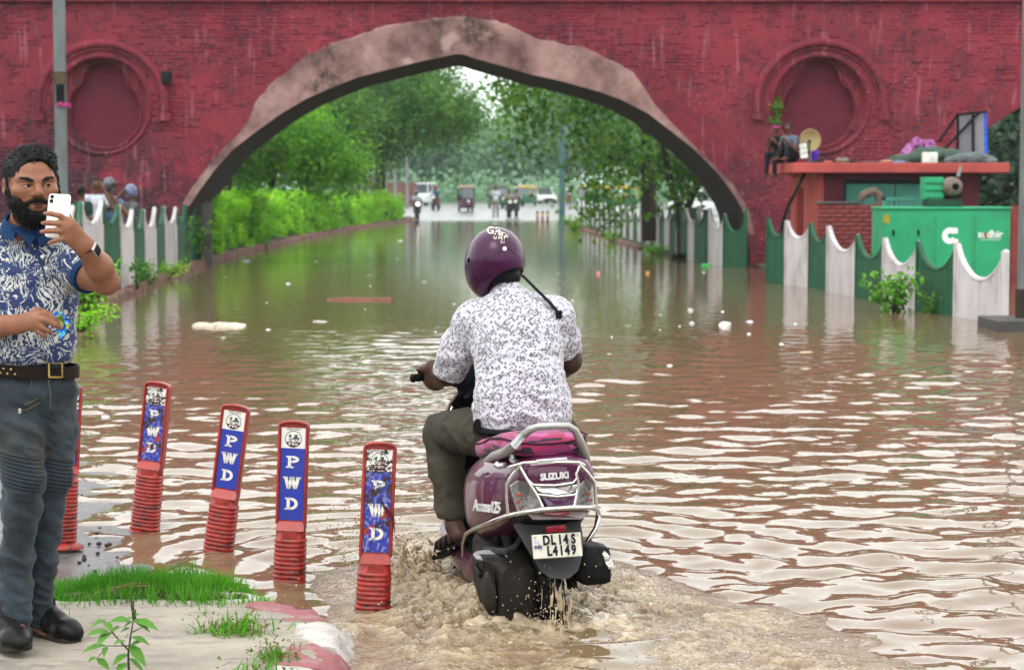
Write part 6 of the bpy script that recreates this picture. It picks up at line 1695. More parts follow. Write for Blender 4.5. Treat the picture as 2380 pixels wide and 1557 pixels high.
S.cone(A3(1184, 700, 8.31), A3(1181, 686, 8.32), 0.074, 0.070, 0.012)
S.chain([A3(1098, 752, 8.31), A3(1066, 812, 8.36), A3(1044, 868, 8.42)], [0.078, 0.072, 0.067], 0.045)
S.chain([A3(1292, 742, 8.31), A3(1308, 790, 8.35), A3(1320, 834, 8.39)], [0.074, 0.066, 0.060], 0.045)
S.lcut(A3(1036, 866, 8.42), A3(1030, 905, 8.46) - A3(1062, 815, 8.36)); S.lcut(A3(1321, 820, 8.38), A3(1323, 850, 8.40) - A3(1306, 790, 8.35))
S.cut((0, 8.05, at(1200, 1004, 8.05).z), (0, 0.12, -1), 0.01)
shirt = sdf_obj(S, 'shirt', m_shirt, rider, disp=folds, it=2)
cl = MB()
for k, (du, rr_c, z_) in enumerate(((0, 0.077, 672), (0, 0.081, 686))):
    pass
ring = lambda v_, r, Y: [A3(1181, v_, Y) + np.array([r * math.cos(a), r * 0.92 * math.sin(a), 0.012 * math.sin(a)]) for a in np.linspace(0, 2 * math.pi, 28, endpoint=False)]
cl.loft([ring(702, .090, 8.30), ring(686, .081, 8.312), ring(673, .075, 8.32), ring(675, .071, 8.32), ring(700, .078, 8.30)], cap=False); cl.build('collar', m_shirt, rider, smooth=True, auto=75)
ys_ = MB(); ys_.tube([A3(u, v_, Y) for u, v_, Y in ((1098, 800, 8.165), (1150, 790, 8.125), (1200, 786, 8.11), (1250, 786, 8.125), (1290, 792, 8.165))], 0.0022, 4)
ys_.build('yoke_seam', mat('seam_grey', (0.45, 0.44, 0.48), rough=.8), rider, smooth=True)

S = SDF((-0.46, 7.95, 0.02), (0.36, 8.95, 0.98), 0.007)
S.ell(A3(1217, 1000, 8.19), (0.192, 0.150, 0.12), 0.05)
S.chain([A3(1155, 1012, 8.22), A3(1085, 1000, 8.42), A3(1032, 1004, 8.62)], [0.105, 0.094, 0.086], 0.04)
S.chain([A3(1030, 1006, 8.62), A3(1040, 1090, 8.57), A3(1046, 1206, 8.50)], [0.086, 0.076, 0.060], 0.03)
S.chain([A3(1280, 1010, 8.22), A3(1290, 1010, 8.45), A3(1276, 1010, 8.68)], [0.098, 0.088, 0.080], 0.04)
S.chain([A3(1276, 1012, 8.68), A3(1262, 1100, 8.64), A3(1240, 1206, 8.60)], [0.080, 0.070, 0.058], 0.03)
S.cut(A3(1046, 1205, 8.5), (0, 0, -1)); 
sdf_obj(S, 'trousers', m_trous, rider, disp=lambda V, N: 0.008 * np.clip(1 - 3 * np.abs(fbm(V[:, 0] * 6 + V[:, 2] * 3, V[:, 1] * 6, V[:, 2] * 8, 3, seed=4)), -.6, 1) - 0.002, it=2)
be = MB()
be.tube([A3(1216, 998, 8.17) + np.array([0.198 * math.cos(a), 0.158 * math.sin(a), 0.0]) for a in np.linspace(0, 2 * math.pi, 40)], 0.016, 8)
be.build('belt', m_black, rider, smooth=True)
kt = MB(); kt.prism([at(u, v_, 8.08) for u, v_ in ((1098, 990), (1104, 975), (1114, 972), (1118, 985), (1116, 1000), (1108, 1004), (1100, 1000))], (0, 0.008, 0)); kt.build('leather_tag', m_plast, rider, bevel=.003)

def hand(S, wrist, palm_end, spread, nrm, fingers, k=0.010, thumb=None, wr=0.026, pr=0.030):
    """palm as a flat cone plus finger chains given as point lists"""
    S.cone(wrist, palm_end, wr, pr, 0.02, nrm, 1.7)
    for pts, r in fingers: S.chain(pts, [r, r * 0.95, r * 0.88, r * 0.75][:len(pts)], k)
    if thumb: S.chain(thumb[0], [thumb[1], thumb[1] * .95, thumb[1] * .8][:len(thumb[0])], 0.014)
S = SDF((-0.46, 7.9, -0.06), (0.40, 9.0, 1.62), 0.0058)
# trunk inside the clothes, so the figure is one body
S.ell(A3(1205, 860, 8.24), (0.13, 0.075, 0.24), 0.05); S.ell(A3(1217, 1000, 8.20), (0.15, 0.10, 0.10), 0.05)
S.cone(A3(1183, 720, 8.31), A3(1170, 640, 8.35), 0.058, 0.058, 0.03)
S.ell(A3(1156, 608, 8.37), (0.078, 0.098, 0.112), 0.03)
S.cone(A3(1110, 745, 8.31), A3(1285, 735, 8.31), 0.04, 0.04, 0.03)
S.chain([A3(1098, 752, 8.31), A3(1040, 866, 8.43)], [0.050, 0.050], 0.03)
hp = Vector(SM @ (HB @ Vector((-.275, -.02, 0)))); hp = np.array(hp)
S.chain([A3(1040, 866, 8.43), A3(1012, 880, 8.56), hp + np.array([0.030, -0.05, 0.045])], [0.053, 0.046, 0.031], 0.03)
xl = np.array((SM.to_3x3() @ (HB.to_3x3() @ Vector((-1, -.07, 0)))).normalized()); zl = np.array([0, 0, 1.0]); fl_ = np.array([0.1, 0.99, 0.0])
fg = []
for i in range(4):
    b0 = hp + xl * (-0.034 + 0.023 * i) + zl * 0.030 + fl_ * 0.0
    fg.append(([b0 + fl_ * -0.022, b0 + fl_ * 0.022 + zl * 0.004, b0 + fl_ * 0.036 - zl * 0.030, b0 + fl_ * 0.016 - zl * 0.052], 0.0105 if i < 3 else 0.009))
hand(S, hp + np.array([0.030, -0.05, 0.045]), hp + zl * 0.034 + fl_ * -0.018, None, (0, -0.3, 1), fg, thumb=([hp - xl * 0.035 + zl * 0.02 - fl_ * 0.02, hp - xl * 0.055 - zl * 0.014 - fl_ * 0.016, hp - xl * 0.045 - zl * 0.032 + fl_ * 0.005], 0.012))
hr = np.array(SM @ (HB @ Vector((.275, -.02, 0))))
S.chain([A3(1292, 742, 8.31), A3(1322, 838, 8.40)], [0.048, 0.050], 0.03); S.chain([A3(1322, 838, 8.40), hr * 0.45 + A3(1325, 850, 8.42) * 0.55 + np.array([0.02, 0, 0]), hr + np.array([-0.01, -0.05, 0.045])], [0.052, 0.044, 0.031], 0.03)
fg = []
for i in range(4):
    b0 = hr - xl * (-0.034 + 0.023 * i) + zl * 0.030
    fg.append(([b0 - fl_ * 0.022, b0 + fl_ * 0.022, b0 + fl_ * 0.036 - zl * 0.030, b0 + fl_ * 0.016 - zl * 0.052], 0.0105))
hand(S, hr + np.array([-0.01, -0.05, 0.045]), hr + zl * 0.034 - fl_ * 0.018, None, (0, -.3, 1), fg, thumb=([hr + xl * 0.035 + zl * 0.02 - fl_ * .02, hr + xl * 0.055 - zl * .014 - fl_ * .016], 0.012))
# legs inside the trousers, bare ankles and feet
for (hx_, kx, axx, toe, heel) in (((1155, 1012, 8.22), (1032, 1004, 8.62), (1056, 1222, 8.48), (1022, 1268, 8.585), (1068, 1243, 8.45)), ((1280, 1010, 8.22), (1276, 1010, 8.68), (1240, 1215, 8.60), (1240, 1228, 8.80), (1240, 1240, 8.57))):
    S.chain([A3(*hx_), A3(*kx), A3(*axx)], [0.06, 0.045, 0.036], 0.03)
    S.cone(A3(*axx), A3(*heel), 0.036, 0.032, 0.02); S.cone(A3(*heel), A3(*toe), 0.032, 0.026, 0.025, (0, 0, 1), 1.25)
    tv = A3(*toe) - A3(*heel); tv /= np.linalg.norm(tv); sv = np.cross(tv, [0, 0, 1.0])
    for i in range(5):
        b0 = A3(*toe) + sv * (0.030 - 0.015 * i) - tv * 0.01 * (abs(i - 1)); S.cone(b0 - tv * .01, b0 + tv * (0.032 - 0.004 * i), 0.011 - 0.0008 * i, 0.009 - 0.0007 * i, 0.006)
sdf_obj(S, 'body', m_skin_d, rider, it=1)
# hair at the nape
S = SDF((-0.2, 8.15, 1.30), (0.1, 8.6, 1.65), 0.007)
S.ell(A3(1160, 610, 8.355), (0.090, 0.104, 0.118), 0.02); S.ell(A3(1174, 646, 8.325), (0.064, 0.060, 0.045), 0.03)
sdf_obj(S, 'hair', m_hair, rider, disp=lambda V, N: 0.004 * fbm(V[:, 0] * 60, V[:, 1] * 60, V[:, 2] * 20, 2))
# sandal straps and sole
sd = MB(); toe, heel = A3(1022, 1268, 8.585), A3(1068, 1243, 8.45); tv = (toe - heel); tv /= np.linalg.norm(tv); sv = np.cross(tv, [0, 0, 1.0])
pr_ = [(-.045, .022), (-.03, .036), (.03, .034), (.10, .042), (.15, .046), (.185, .040), (.205, .018)]
ol = [heel + tv * a + sv * b - np.array([0, 0, .036]) for a, b in pr_] + [heel + tv * a - sv * b - np.array([0, 0, .036]) for a, b in reversed(pr_)]
sd.prism(ol, (0, 0, -0.018)); sd.build('sandal_sole', m_black, rider, bevel=.004)
for k, a in enumerate((.02, .075, .12, .155)):
    s2 = MB(); c0 = heel + tv * a; s2.tube([c0 + sv * .042 - np.array([0, 0, .03]), c0 + sv * .036 + np.array([0, 0, .012]), c0 + np.array([0, 0, .031]), c0 - sv * .036 + np.array([0, 0, .012]), c0 - sv * .042 - np.array([0, 0, .03])], 0.0095, 6, flat=0.5); s2.build('sandal_strap', m_plast, rider, smooth=True)

# helmet
HC = A3(1153, 604, 8.36); HRr = np.array([0.1235, 0.145, 0.137])
S = SDF(HC - 0.19, HC + 0.19, 0.0055)
S.ell(HC, HRr, 0.0); S.ell(HC + np.array([-0.028, 0.035, -0.055]), (0.098, 0.112, 0.115), 0.05)
S.cone(A3(1186, 668, 8.24), A3(1200, 790, 8.15), 0.066, 0.135, 0.012, op='sub')
S.cone(A3(1180, 660, 8.30), A3(1186, 790, 8.30), 0.082, 0.105, 0.012, op='sub')
S.cone(HC + np.array([-0.06, 0.12, -0.02]), HC + np.array([-0.12, 0.25, -0.04]), 0.075, 0.10, 0.01, op='sub')
t = NT('helmet_plum'); v = t.coord(1.0); n_ = t.noise(v, 24, 6, 0.75); n2 = t.noise(v, 6, 4)
c = t.mix(t.ramp(n2, [(0.35, 0.0), (0.7, 1.0)]), (0.075, 0.005, 0.062), (0.115, 0.008, 0.092))
c = t.mix(t.ramp(n_, [(0.66, 0.0), (0.76, 0.30)]), c, (0.26, 0.18, 0.24))
t.bsdf(c, t.ramp(n2, [(0.3, 0.22), (0.7, 0.36)]), 0.1, coat=0.08, spec=0.25); m_helm = t.done()
helm = sdf_obj(S, 'helmet', m_helm, rider, it=2)
S = SDF(HC - 0.17, HC + 0.17, 0.0075); S.ell(HC, HRr - 0.010, 0.0); S.ell(HC + np.array([-0.028, 0.035, -0.055]), (0.089, 0.103, 0.106), 0.05)
S.cone(A3(1186, 672, 8.24), A3(1200, 790, 8.15), 0.060, 0.125, 0.012, op='sub'); S.cone(A3(1180, 668, 8.31), A3(1186, 790, 8.31), 0.070, 0.10, 0.012, op='sub')
sdf_obj(S, 'liner', m_black, helm)
def on_helmet(u, v_, lift=0.0012):
    o = np.array([0, 0, CAMZ]); d = np.array(ray(u, v_)); r = HRr + lift
    oc = (o - HC) / r; dd_ = d / r
    a, b, c = dd_ @ dd_, 2 * oc @ dd_, oc @ oc - 1
    q = b * b - 4 * a * c
    t_ = (-b - math.sqrt(max(q, 0))) / (2 * a); return o + d * t_
def deco(body, u, v_, size_px, ang, m, name, **k):
    vs, fs = text_mesh(body, 1.0, 0.0, **k); b = MB(); ca, sa = math.cos(ang), math.sin(ang)
    b.add([tuple(on_helmet(u + size_px * (p.x * ca - p.y * sa), v_ - size_px * (p.x * sa + p.y * ca))) for p in vs], fs); return b.build(name, m, helm, fix=False)
t = NT('decal_worn'); v = t.coord(1.0)
t.bsdf(t.mix(t.ramp(t.noise(v, 55, 3, .6), [(0.53, 0.0), (0.56, 1.0)]), (0.62, 0.58, 0.48), (0.10, 0.012, 0.07)), 0.5); m_dec = t.done()
deco('GP', 1146, 537, 24, -0.15, m_dec, 'helmet_lettering', bold=.02); deco('SKY', 1168, 545, 14, -0.35, m_dec, 'helmet_lettering', bold=.02)
deco('SAFETY', 1164, 553, 11, 0.02, m_dec, 'helmet_lettering', bold=.01); deco('ISI', 1168, 562, 10, 0.0, m_dec, 'helmet_lettering', bold=.01)
b = MB(); b.add([tuple(on_helmet(1173 + 5 * math.cos(a), 578 + 5 * math.sin(a), .002)) for a in np.linspace(0, 2 * math.pi, 14, endpoint=False)], [tuple(range(14))]); b.build('helmet_dot', mat('dot_white', (0.75, 0.74, 0.70), rough=.4), helm, fix=False)
b = MB(); b.tube([on_helmet(u, v_, .0005) for u, v_ in ((1156, 592), (1165, 580), (1172, 573), (1180, 577), (1195, 588), (1207, 598))], 0.0014, 5); b.build('helmet_line', m_black, helm, smooth=True)
b = MB(); b.ell(on_helmet(1089, 605) , (.007, .011, .011), 10, 6); b.build('visor_hinge', m_black, helm, smooth=True)
b = MB(); b.tube([A3(1214, 640, 8.30), A3(1226, 652, 8.26), A3(1250, 676, 8.235), A3(1275, 700, 8.225), A3(1294, 722, 8.222), A3(1300, 733, 8.222)], 0.0095, 6, flat=0.35); b.build('chin_strap', m_black, rider, smooth=True)
b = MB(); b.cbox(A3(1299, 731, 8.215), (.026, .012, .034)); b.build('strap_buckle', m_plast, rider, bevel=.004)
# ---------------------------------------------------------------- bearded man with a phone, left foreground
man = thing('person', 'bearded man in navy floral polo shirt and ribbed biker jeans raising a phone', 'person', tuple(at(60, 1500, 6.9)))
m_skin_m = mat('skin_tan', (0.38, 0.165, 0.092), (0.31, 0.125, 0.070), rough=0.45, scale=11, amt=0.8, bump=0.12, bscale=220, bdist=0.0015, sss=0.10)
# printed polo
t = NT('polo_print'); v = t.coord(1.0)
wv = t.n('ShaderNodeVectorMath'); wv.operation = 'MULTIPLY_ADD'
ns = t.n('ShaderNodeTexNoise'); ns.inputs['Scale'].default_value = 9; ns.inputs['Detail'].default_value = 2; t.l(v, ns.inputs['Vector'])
t.l(ns.outputs['Color'], wv.inputs[0]); wv.inputs[1].default_value = (0.16, 0.16, 0.16); t.l(v, wv.inputs[2])
big = t.noise(wv.outputs[0], 17, 2, 0.5)
w1 = t.n('ShaderNodeTexWave'); w1.inputs['Scale'].default_value = 26; w1.inputs['Distortion'].default_value = 9; w1.inputs['Detail'].default_value = 2; w1.inputs['Detail Scale'].default_value = 1.6; t.l(wv.outputs[0], w1.inputs['Vector'])
mp2 = t.n('ShaderNodeMapping'); mp2.inputs['Scale'].default_value = (1, 1, 2.3); mp2.inputs['Rotation'].default_value = (0.2, 0.9, 0); t.l(wv.outputs[0], mp2.inputs['Vector'])
leafy = t.noise(mp2.outputs[0], 46, 2, 0.5)
zone = t.ramp(big, [(0.45, 0.0), (0.52, 1.0)])
comb = t.ramp(t.math('ADD', t.math('MULTIPLY', w1.outputs['Fac'], 0.55), t.math('MULTIPLY', leafy, 0.55)), [(0.57, 0.0), (0.60, 1.0)])
spk = t.ramp(leafy, [(0.60, 0.0), (0.63, 1.0)])
fac = t.math('MAXIMUM', t.math('MULTIPLY', zone, comb), spk)
c = t.mix(fac, (0.014, 0.046, 0.19), (0.52, 0.52, 0.48))
t.bsdf(c, 0.85, normal=t.bump(t.noise(v, 10, 3), 0.2, 0.02), sheen=0.1); m_polo = t.done()
m_navyc = mat('knit_navy', (0.014, 0.065, 0.20), (0.010, 0.05, 0.15), rough=0.9, scale=80)
t = NT('denim_worn'); v = t.coord(1.0)
n1 = t.noise(t.coord((1, 1, .6)), 6, 5, .6); n2 = t.noise(v, 160, 3)
c = t.mix(t.ramp(n1, [(0.42, 0.0), (0.64, 1.0)]), (0.003, 0.008, 0.019), (0.024, 0.055, 0.082))
c = t.mix(t.ramp(t.noise(v, 4.2, 4, .6), [(0.56, 0.0), (0.76, 0.45)]), c, (0.17, 0.14, 0.08))
c = t.mix(t.ramp(n2, [(0.55, 0.0), (0.8, 0.3)]), c, (0.05, 0.085, 0.13))
t.bsdf(c, 0.85, normal=t.bump(t.noise(t.coord((1, 1, .7)), 16, 4), 0.45, 0.01), sheen=0.1); m_denim = t.done()
m_leather = mat('belt_leather', (0.030, 0.017, 0.011), (0.02, 0.012, 0.008), rough=0.45, scale=20, bump=0.2)
m_brass = mat('brass', (0.55, 0.40, 0.14), rough=0.25, metal=1.0); m_shoe = mat('shoe_black', (0.012, 0.012, 0.014), (0.025, 0.024, 0.024), rough=0.35, scale=12, bump=0.15, dirt=(0.09, 0.075, 0.06), dirt_amt=0.4)
m_sole = mat('shoe_sole', (0.020, 0.020, 0.020), (0.12, 0.10, 0.08), rough=0.8, scale=9, amt=0.9, bump=0.3)

# --- shirt
def mfolds(V, N):
    x, y, z = V[:, 0], V[:, 1], V[:, 2]
    a = fbm(x * 7 + z * 6, y * 5, z * 9 - x * 8, 3, seed=13)
    return 0.0055 * np.clip(1 - 3 * np.abs(a), -0.6, 1) + 0.004 * fbm(x * 5, y * 5, z * 5, 2, seed=15)
S = SDF((-2.15, 6.62, 0.98), (-1.36, 7.25, 1.66), 0.0058)
S.ell(A3(66, 640, 6.99), (0.170, 0.120, 0.17), 0.06); S.ell(A3(62, 730, 6.97), (0.166, 0.128, 0.18), 0.08); S.ell(A3(66, 805, 6.955), (0.158, 0.134, 0.11), 0.06)
S.cone(A3(-45, 592, 7.02), A3(152, 590, 7.0), 0.066, 0.062, 0.05); S.cone(A3(58, 548, 7.0), A3(150, 588, 7.0), 0.06, 0.05, 0.05); S.cone(A3(58, 548, 7.0), A3(-45, 590, 7.02), 0.06, 0.05, 0.05)
S.cone(A3(60, 560, 6.98), A3(66, 520, 6.95), 0.072, 0.066, 0.02)
S.chain([A3(150, 596, 7.0), A3(176, 618, 6.92), A3(214, 650, 6.84)], [0.070, 0.066, 0.060], 0.04)
S.chain([A3(-50, 600, 7.02), A3(-75, 680, 6.98)], [0.07, 0.066], 0.04)
S.lcut(A3(207, 640, 6.853), A3(235, 665, 6.80) - A3(176, 618, 6.92), 0.075, 0.045)
S.cut((0, 6.9, at(66, 846, 6.9).z), (0, 0, -1), 0.008)
S.cut((0, 6.95, at(60, 512, 6.95).z), (0.0, -0.35, 1), 0.004)
sdf_obj(S, 'shirt', m_polo, man, disp=mfolds, it=2)
cf = MB(); ca = A3(207, 641, 6.853); cn = A3(235, 665, 6.80) - A3(176, 618, 6.92); cn /= np.linalg.norm(cn)
e1 = np.cross(cn, [0, 0, 1.0]); e1 /= np.linalg.norm(e1); e2 = np.cross(cn, e1)
rg_ = lambda d, r: [ca + cn * d + e1 * r * math.cos(a) + e2 * r * math.sin(a) for a in np.linspace(0, 2 * math.pi, 24, endpoint=False)]
cf.loft([rg_(-.022, .064), rg_(-.010, .066), rg_(.008, .064), rg_(.008, .052), rg_(-.02, .05)], cap=False); cf.build('sleeve_cuff', m_navyc, man, smooth=True)
co = MB(); cl0 = A3(66, 522, 6.93)
def cr_(dz, r, f=1.0): return [cl0 + np.array([r * math.cos(a), r * 0.95 * math.sin(a), dz + 0.030 * math.sin(a) - 0.012 * math.cos(a) * f]) for a in np.linspace(-1.28, math.pi + 1.28 + .0, 26)]
co.loft([cr_(-.030, .100), cr_(0.0, .090), cr_(.022, .080), cr_(.016, .074), cr_(-.02, .080)], cap=False, closed=False); co.build('collar', m_navyc, man, smooth=True)
for a0, b0, c0_ in (((22, 528), (70, 572), (52, 540)), ((122, 540), (96, 575), (108, 548))):
    lp_ = MB(); lp_.prism([at(a0[0], a0[1], 6.845), at(b0[0], b0[1], 6.83), at(b0[0] + (12 if b0[0] < 90 else -10), b0[1] - 18, 6.83), at(c0_[0], c0_[1] - 16, 6.86)], (0, 0.008, 0)); lp_.build('collar_point', m_navyc, man, bevel=.003)
for u, v_ in ((98, 597), (107, 624)):
    b = MB(); b.ell(A3(u, v_, 6.845), (.0062, .004, .0062), 10, 6); b.build('button', mat('button_white', (.72, .72, .68), rough=.35), man, smooth=True)
b = MB(); b.tube([A3(88, 575, 6.853), A3(98, 620, 6.848), A3(108, 660, 6.848)], .003, 5); b.build('placket', m_navyc, man, smooth=True)
b = MB(); p = A3(156, 636, 6.868)
for q in ((0, 0, .010, .022), (.010, .004, .006, .03), (.006, -.008, .016, .006)): b.cbox(p + np.array([q[0], 0, q[1]]), (q[2], .006, q[3]))
b.build('chest_emblem', mat('emblem_magenta', (.42, .01, .12), rough=.7), man, bevel=.001)

# --- jeans with ribbed knee panels
S = SDF((-1.95, 6.6, 0.06), (-1.40, 7.30, 1.10), 0.0042)
S.ell(A3(75, 905, 6.955), (0.152, 0.125, 0.12), 0.05)
S.chain([A3(32, 930, 6.93), A3(42, 1000, 6.90), A3(55, 1110, 6.87), A3(50, 1180, 6.88), A3(36, 1300, 6.92), A3(32, 1480, 6.92)], [0.094, 0.086, 0.067, 0.061, 0.057, 0.056], 0.03)
S.chain([A3(128, 930, 6.99), A3(132, 1000, 6.98), A3(126, 1110, 6.97), A3(118, 1180, 6.99), A3(98, 1300, 7.03), A3(80, 1476, 7.06)], [0.080, 0.072, 0.056, 0.050, 0.046, 0.048], 0.03)
S.cut((0, 6.9, at(60, 848, 6.9).z), (0, 0, 1), 0.006); S.cut((0, 6.9, at(60, 1478, 6.9).z), (0.0, 0, -1), 0.004)
zk0, zk1 = at(60, 1132, 6.87).z, at(60, 1052, 6.87).z
def jdisp(V, N):
    x, y, z = V[:, 0], V[:, 1], V[:, 2]
    zz = z + (x + 1.7) * 0.25
    reg = sstep(zk0 - .004, zk0 + .004, zz) * (1 - sstep(zk1 - .004, zk1 + .004, zz)) * sstep(0.15, 0.45, -N[:, 1])
    rib = 0.0045 * np.sin(zz * 2 * math.pi / 0.0135)
    low = sstep(0.55, 0.3, z)
    f = 0.009 * np.clip(1 - 3.2 * np.abs(fbm(x * 7, y * 7, z * 12 + x * 6, 3, seed=21)), -.5, 1) * (1 - reg) + low * 0.006 * fbm(x * 8, y * 8, z * 22, 2, seed=4)
    return reg * (rib + 0.002) + f
sdf_obj(S, 'jeans', m_denim, man, disp=jdisp, it=1)
m_stitch = mat('stitch_tan', (0.22, 0.17, 0.09), rough=.8)
for pts in (((8, 905, 6.86), (40, 912, 6.835), (72, 903, 6.83), (74, 885, 6.83)), ((20, 948, 6.84), (62, 940, 6.825), (90, 925, 6.83)), ((22, 960, 6.84), (64, 952, 6.825), (92, 936, 6.83)), ((112, 880, 6.84), (118, 920, 6.84), (116, 950, 6.85))):
    b = MB(); b.tube([A3(*p_) for p_ in pts], .0022, 4); b.build('seam', m_stitch, man, smooth=True)
b = MB(); b.cbox(A3(46, 955, 6.825), (.010, .006, .018)); b.build('zip_pull', m_silver, man, bevel=.002)

# --- belt
bz = at(70, 857, 6.9).z; bc = A3(74, 857, 6.955)
ang = np.linspace(0, 2 * math.pi, 48, endpoint=False)
br = lambda dz, k: [bc + np.array([(0.158 + k) * math.cos(a), (0.131 + k) * math.sin(a), dz - 0.010 * math.cos(a)]) for a in ang]
b = MB(); b.loft([br(-.021, .002), br(-.021, .007), br(.021, .007), br(.021, .002)], cap=False); belt = b.build('belt', m_leather, man, smooth=True, auto=40)
p = A3(128, 861, 6.826); b = MB(); b.tube([p + np.array([-.022, .004, -.024]), p + np.array([.022, .012, -.024]), p + np.array([.022, .012, .024]), p + np.array([-.022, .004, .024]), p + np.array([-.022, .004, -.024])], .0042, 6); b.build('buckle', m_brass, belt, smooth=True)
for i in range(13):
    a = -math.pi / 2 - 0.15 - 0.085 * i
    q = bc + np.array([0.166 * math.cos(a), 0.139 * math.sin(a), 0.008 * (1 if i % 2 else -1) - 0.010 * math.cos(a)]); b = MB(); b.ell(q, (.0048, .0048, .0048), 8, 5); b.build('stud', m_brass, belt, smooth=True)

# --- shoes
def shoe(heel, toe, w, tilt, name='shoe'):
    h, t_ = np.array(heel), np.array(toe); f = t_ - h; L = np.linalg.norm(f); f /= L; s_ = np.cross(f, [0, 0, 1.0]); s_ /= np.linalg.norm(s_); u_ = np.cross(s_, f)
    S = SDF(np.minimum(h, t_) - .13, np.maximum(h, t_) + .16, 0.0055); P = lambda a, b, c: h + f * a * L + s_ * b + u_ * c
    S.cone(P(.05, 0, .045), P(.35, 0, .05), w * .95, w * 1.0, .02, u_, .9); S.cone(P(.35, 0, .05), P(.75, 0, .038), w, w * 1.08, .03, u_, 1.15); S.cone(P(.75, 0, .036), P(.93, 0, .03), w * 1.05, w * .78, .03, u_, 1.25)
    S.cone(P(.12, 0, .06), P(.12, 0, .125), w * .9, w * .86, .02); S.cone(P(.3, 0, .075), P(.42, 0, .06), w * .6, w * .7, .03)
    S.cut(P(0, 0, .006), -u_)
    o = sdf_obj(S, name, m_shoe, man, it=2)
    ol = [(-.06, .30), (-.075, .6), (.0, .98), (.3, .92), (.7, 1.12), (.88, .95), (.99, .55), (1.02, 0)]
    pl = [P(a, w * b, 0) for a, b in ol] + [P(a, -w * b, 0) for a, b in reversed(ol[:-1])]
    b = MB(); b.prism(pl, tuple(u_ * .026)); b.build('sole', m_sole, o, bevel=.004)
    for k in range(4):
        b = MB(); b.tube([P(.36 + .08 * k, w * .55, .088 - .009 * k), P(.40 + .08 * k, 0, .102 - .011 * k), P(.36 + .08 * k, -w * .55, .088 - .009 * k)], .004, 5); b.build('lace', m_black, o, smooth=True)
SLZ = 0.088
g = on(8, 1503, SLZ); shoe((g.x - .02, g.y + .02, SLZ), (g.x + .115, g.y - .185, SLZ + .028), .046, 0)
g = on(92, 1490, SLZ); shoe((g.x - .02, g.y + .11, SLZ), (g.x + .135, g.y - .02, SLZ), .044, 0)

# --- body: head with face, neck, arms, hands as one skin
U = 1 / 694.0; yaw = R(25); HC2 = A3(74, 426, 6.86)
ea = np.array([math.cos(yaw), math.sin(yaw), 0.02]); ec = np.array([math.sin(yaw), -math.cos(yaw), -0.04]); ec /= np.linalg.norm(ec); ea -= ec * (ea @ ec); ea /= np.linalg.norm(ea); eb = np.cross(ec, ea)
if eb[2] < 0: eb = -eb
HR_ = np.stack([ea, eb, ec], 1)
def H(a, b, c): return HC2 + (ea * a + eb * b + ec * c) * U
def hell(S, c, r, k, op='add'): S.ell(H(*c), np.array(r) * U, k * U, HR_, op)
def hcone(S, a, b, ra, rb=None, k=6, op='add'): S.cone(H(*a), H(*b), ra * U, (rb if rb else ra) * U, k * U, op=op)
S = SDF(HC2 - np.array([.125, .15, .20]), HC2 + np.array([.125, .16, .15]), 0.0026)
hell(S, (0, 12, -12), (61, 70, 76), 8); hell(S, (0, -24, 14), (53, 66, 50), 14); hell(S, (0, -60, 18), (45, 36, 42), 14); hell(S, (0, -82, 40), (22, 15, 18), 16)
hcone(S, (0, 6, 59), (0, -18, 76), 6.5, 8.5, 8); hell(S, (0, -21, 75), (9, 8, 8), 5); hell(S, (-8, -24, 66), (6.5, 6, 8), 4); hell(S, (8, -24, 66), (6.5, 6, 8), 4)
for s_ in (-1, 1):
    hcone(S, (s_ * 36, 13, 46), (s_ * 9, 9, 60), 8, 8, 10); hell(S, (s_ * 36, -16, 40), (17, 13, 16), 12)
    hell(S, (s_ * 23.5, -2, 62), (12.5, 7.0, 12), 6, 'sub')
    hell(S, (s_ * 64, -6, -8), (5, 19, 13), 4); hell(S, (s_ * 67, -6, -4), (4, 12, 7), 3, 'sub'); hell(S, (s_ * 63, -20, -5), (5, 8, 8), 3)
    for q in range(3):
        x0, x1 = 13 + 7 * q, 13 + 7 * (q + 1); zb = lambda x: 58.5 - ((x - 23.5) / 12) ** 2 * 7
        hh = lambda x: 0.6 - ((x - 23.5) / 11) ** 2 * 3.0
        hcone(S, (s_ * x0, hh(x0), zb(x0)), (s_ * x1, hh(x1), zb(x1)), 2.6, 2.6, 2); hcone(S, (s_ * x0, -7.6 + ((x0 - 23.5) / 11) ** 2 * 2, zb(x0) - 1), (s_ * x1, -7.6 + ((x1 - 23.5) / 11) ** 2 * 2, zb(x1) - 1), 2.2, 2.2, 2)
hell(S, (0, -51, 60), (22, 12, 9), 8); hcone(S, (-15, -46, 62), (0, -44.5, 67), 3.4, 3.8, 3); hcone(S, (0, -44.5, 67), (15, -46, 62), 3.8, 3.4, 3); hcone(S, (-12, -52.5, 63), (12, -52.5, 63), 4.4, 4.4, 3)
S.cone(H(0, -50, -16), A3(62, 560, 6.97), .062, .068, .03)
Vh, Qh = S.mesh(); Vh = smooth_mesh(Vh, Qh, 1, .4)
S = SDF((-2.35, 6.48, 0.10), (-1.28, 7.25, 1.66), 0.0052)
S.ell(A3(66, 650, 7.0), (.13, .085, .17), .05); S.ell(A3(66, 780, 6.97), (.12, .09, .2), .05); S.cone(A3(-40, 596, 7.02), A3(148, 594, 7.0), .045, .042, .03)
S.cone(A3(62, 560, 6.97), A3(66, 530, 6.95), .066, .060, .02)
S.chain([A3(32, 930, 6.93), A3(55, 1110, 6.88), A3(34, 1450, 6.93)], [.06, .045, .034], .03); S.chain([A3(128, 930, 6.99), A3(122, 1110, 6.99), A3(84, 1440, 7.07)], [.055, .042, .034], .03); S.ell(A3(75, 905, 6.97), (.11, .08, .09), .04)
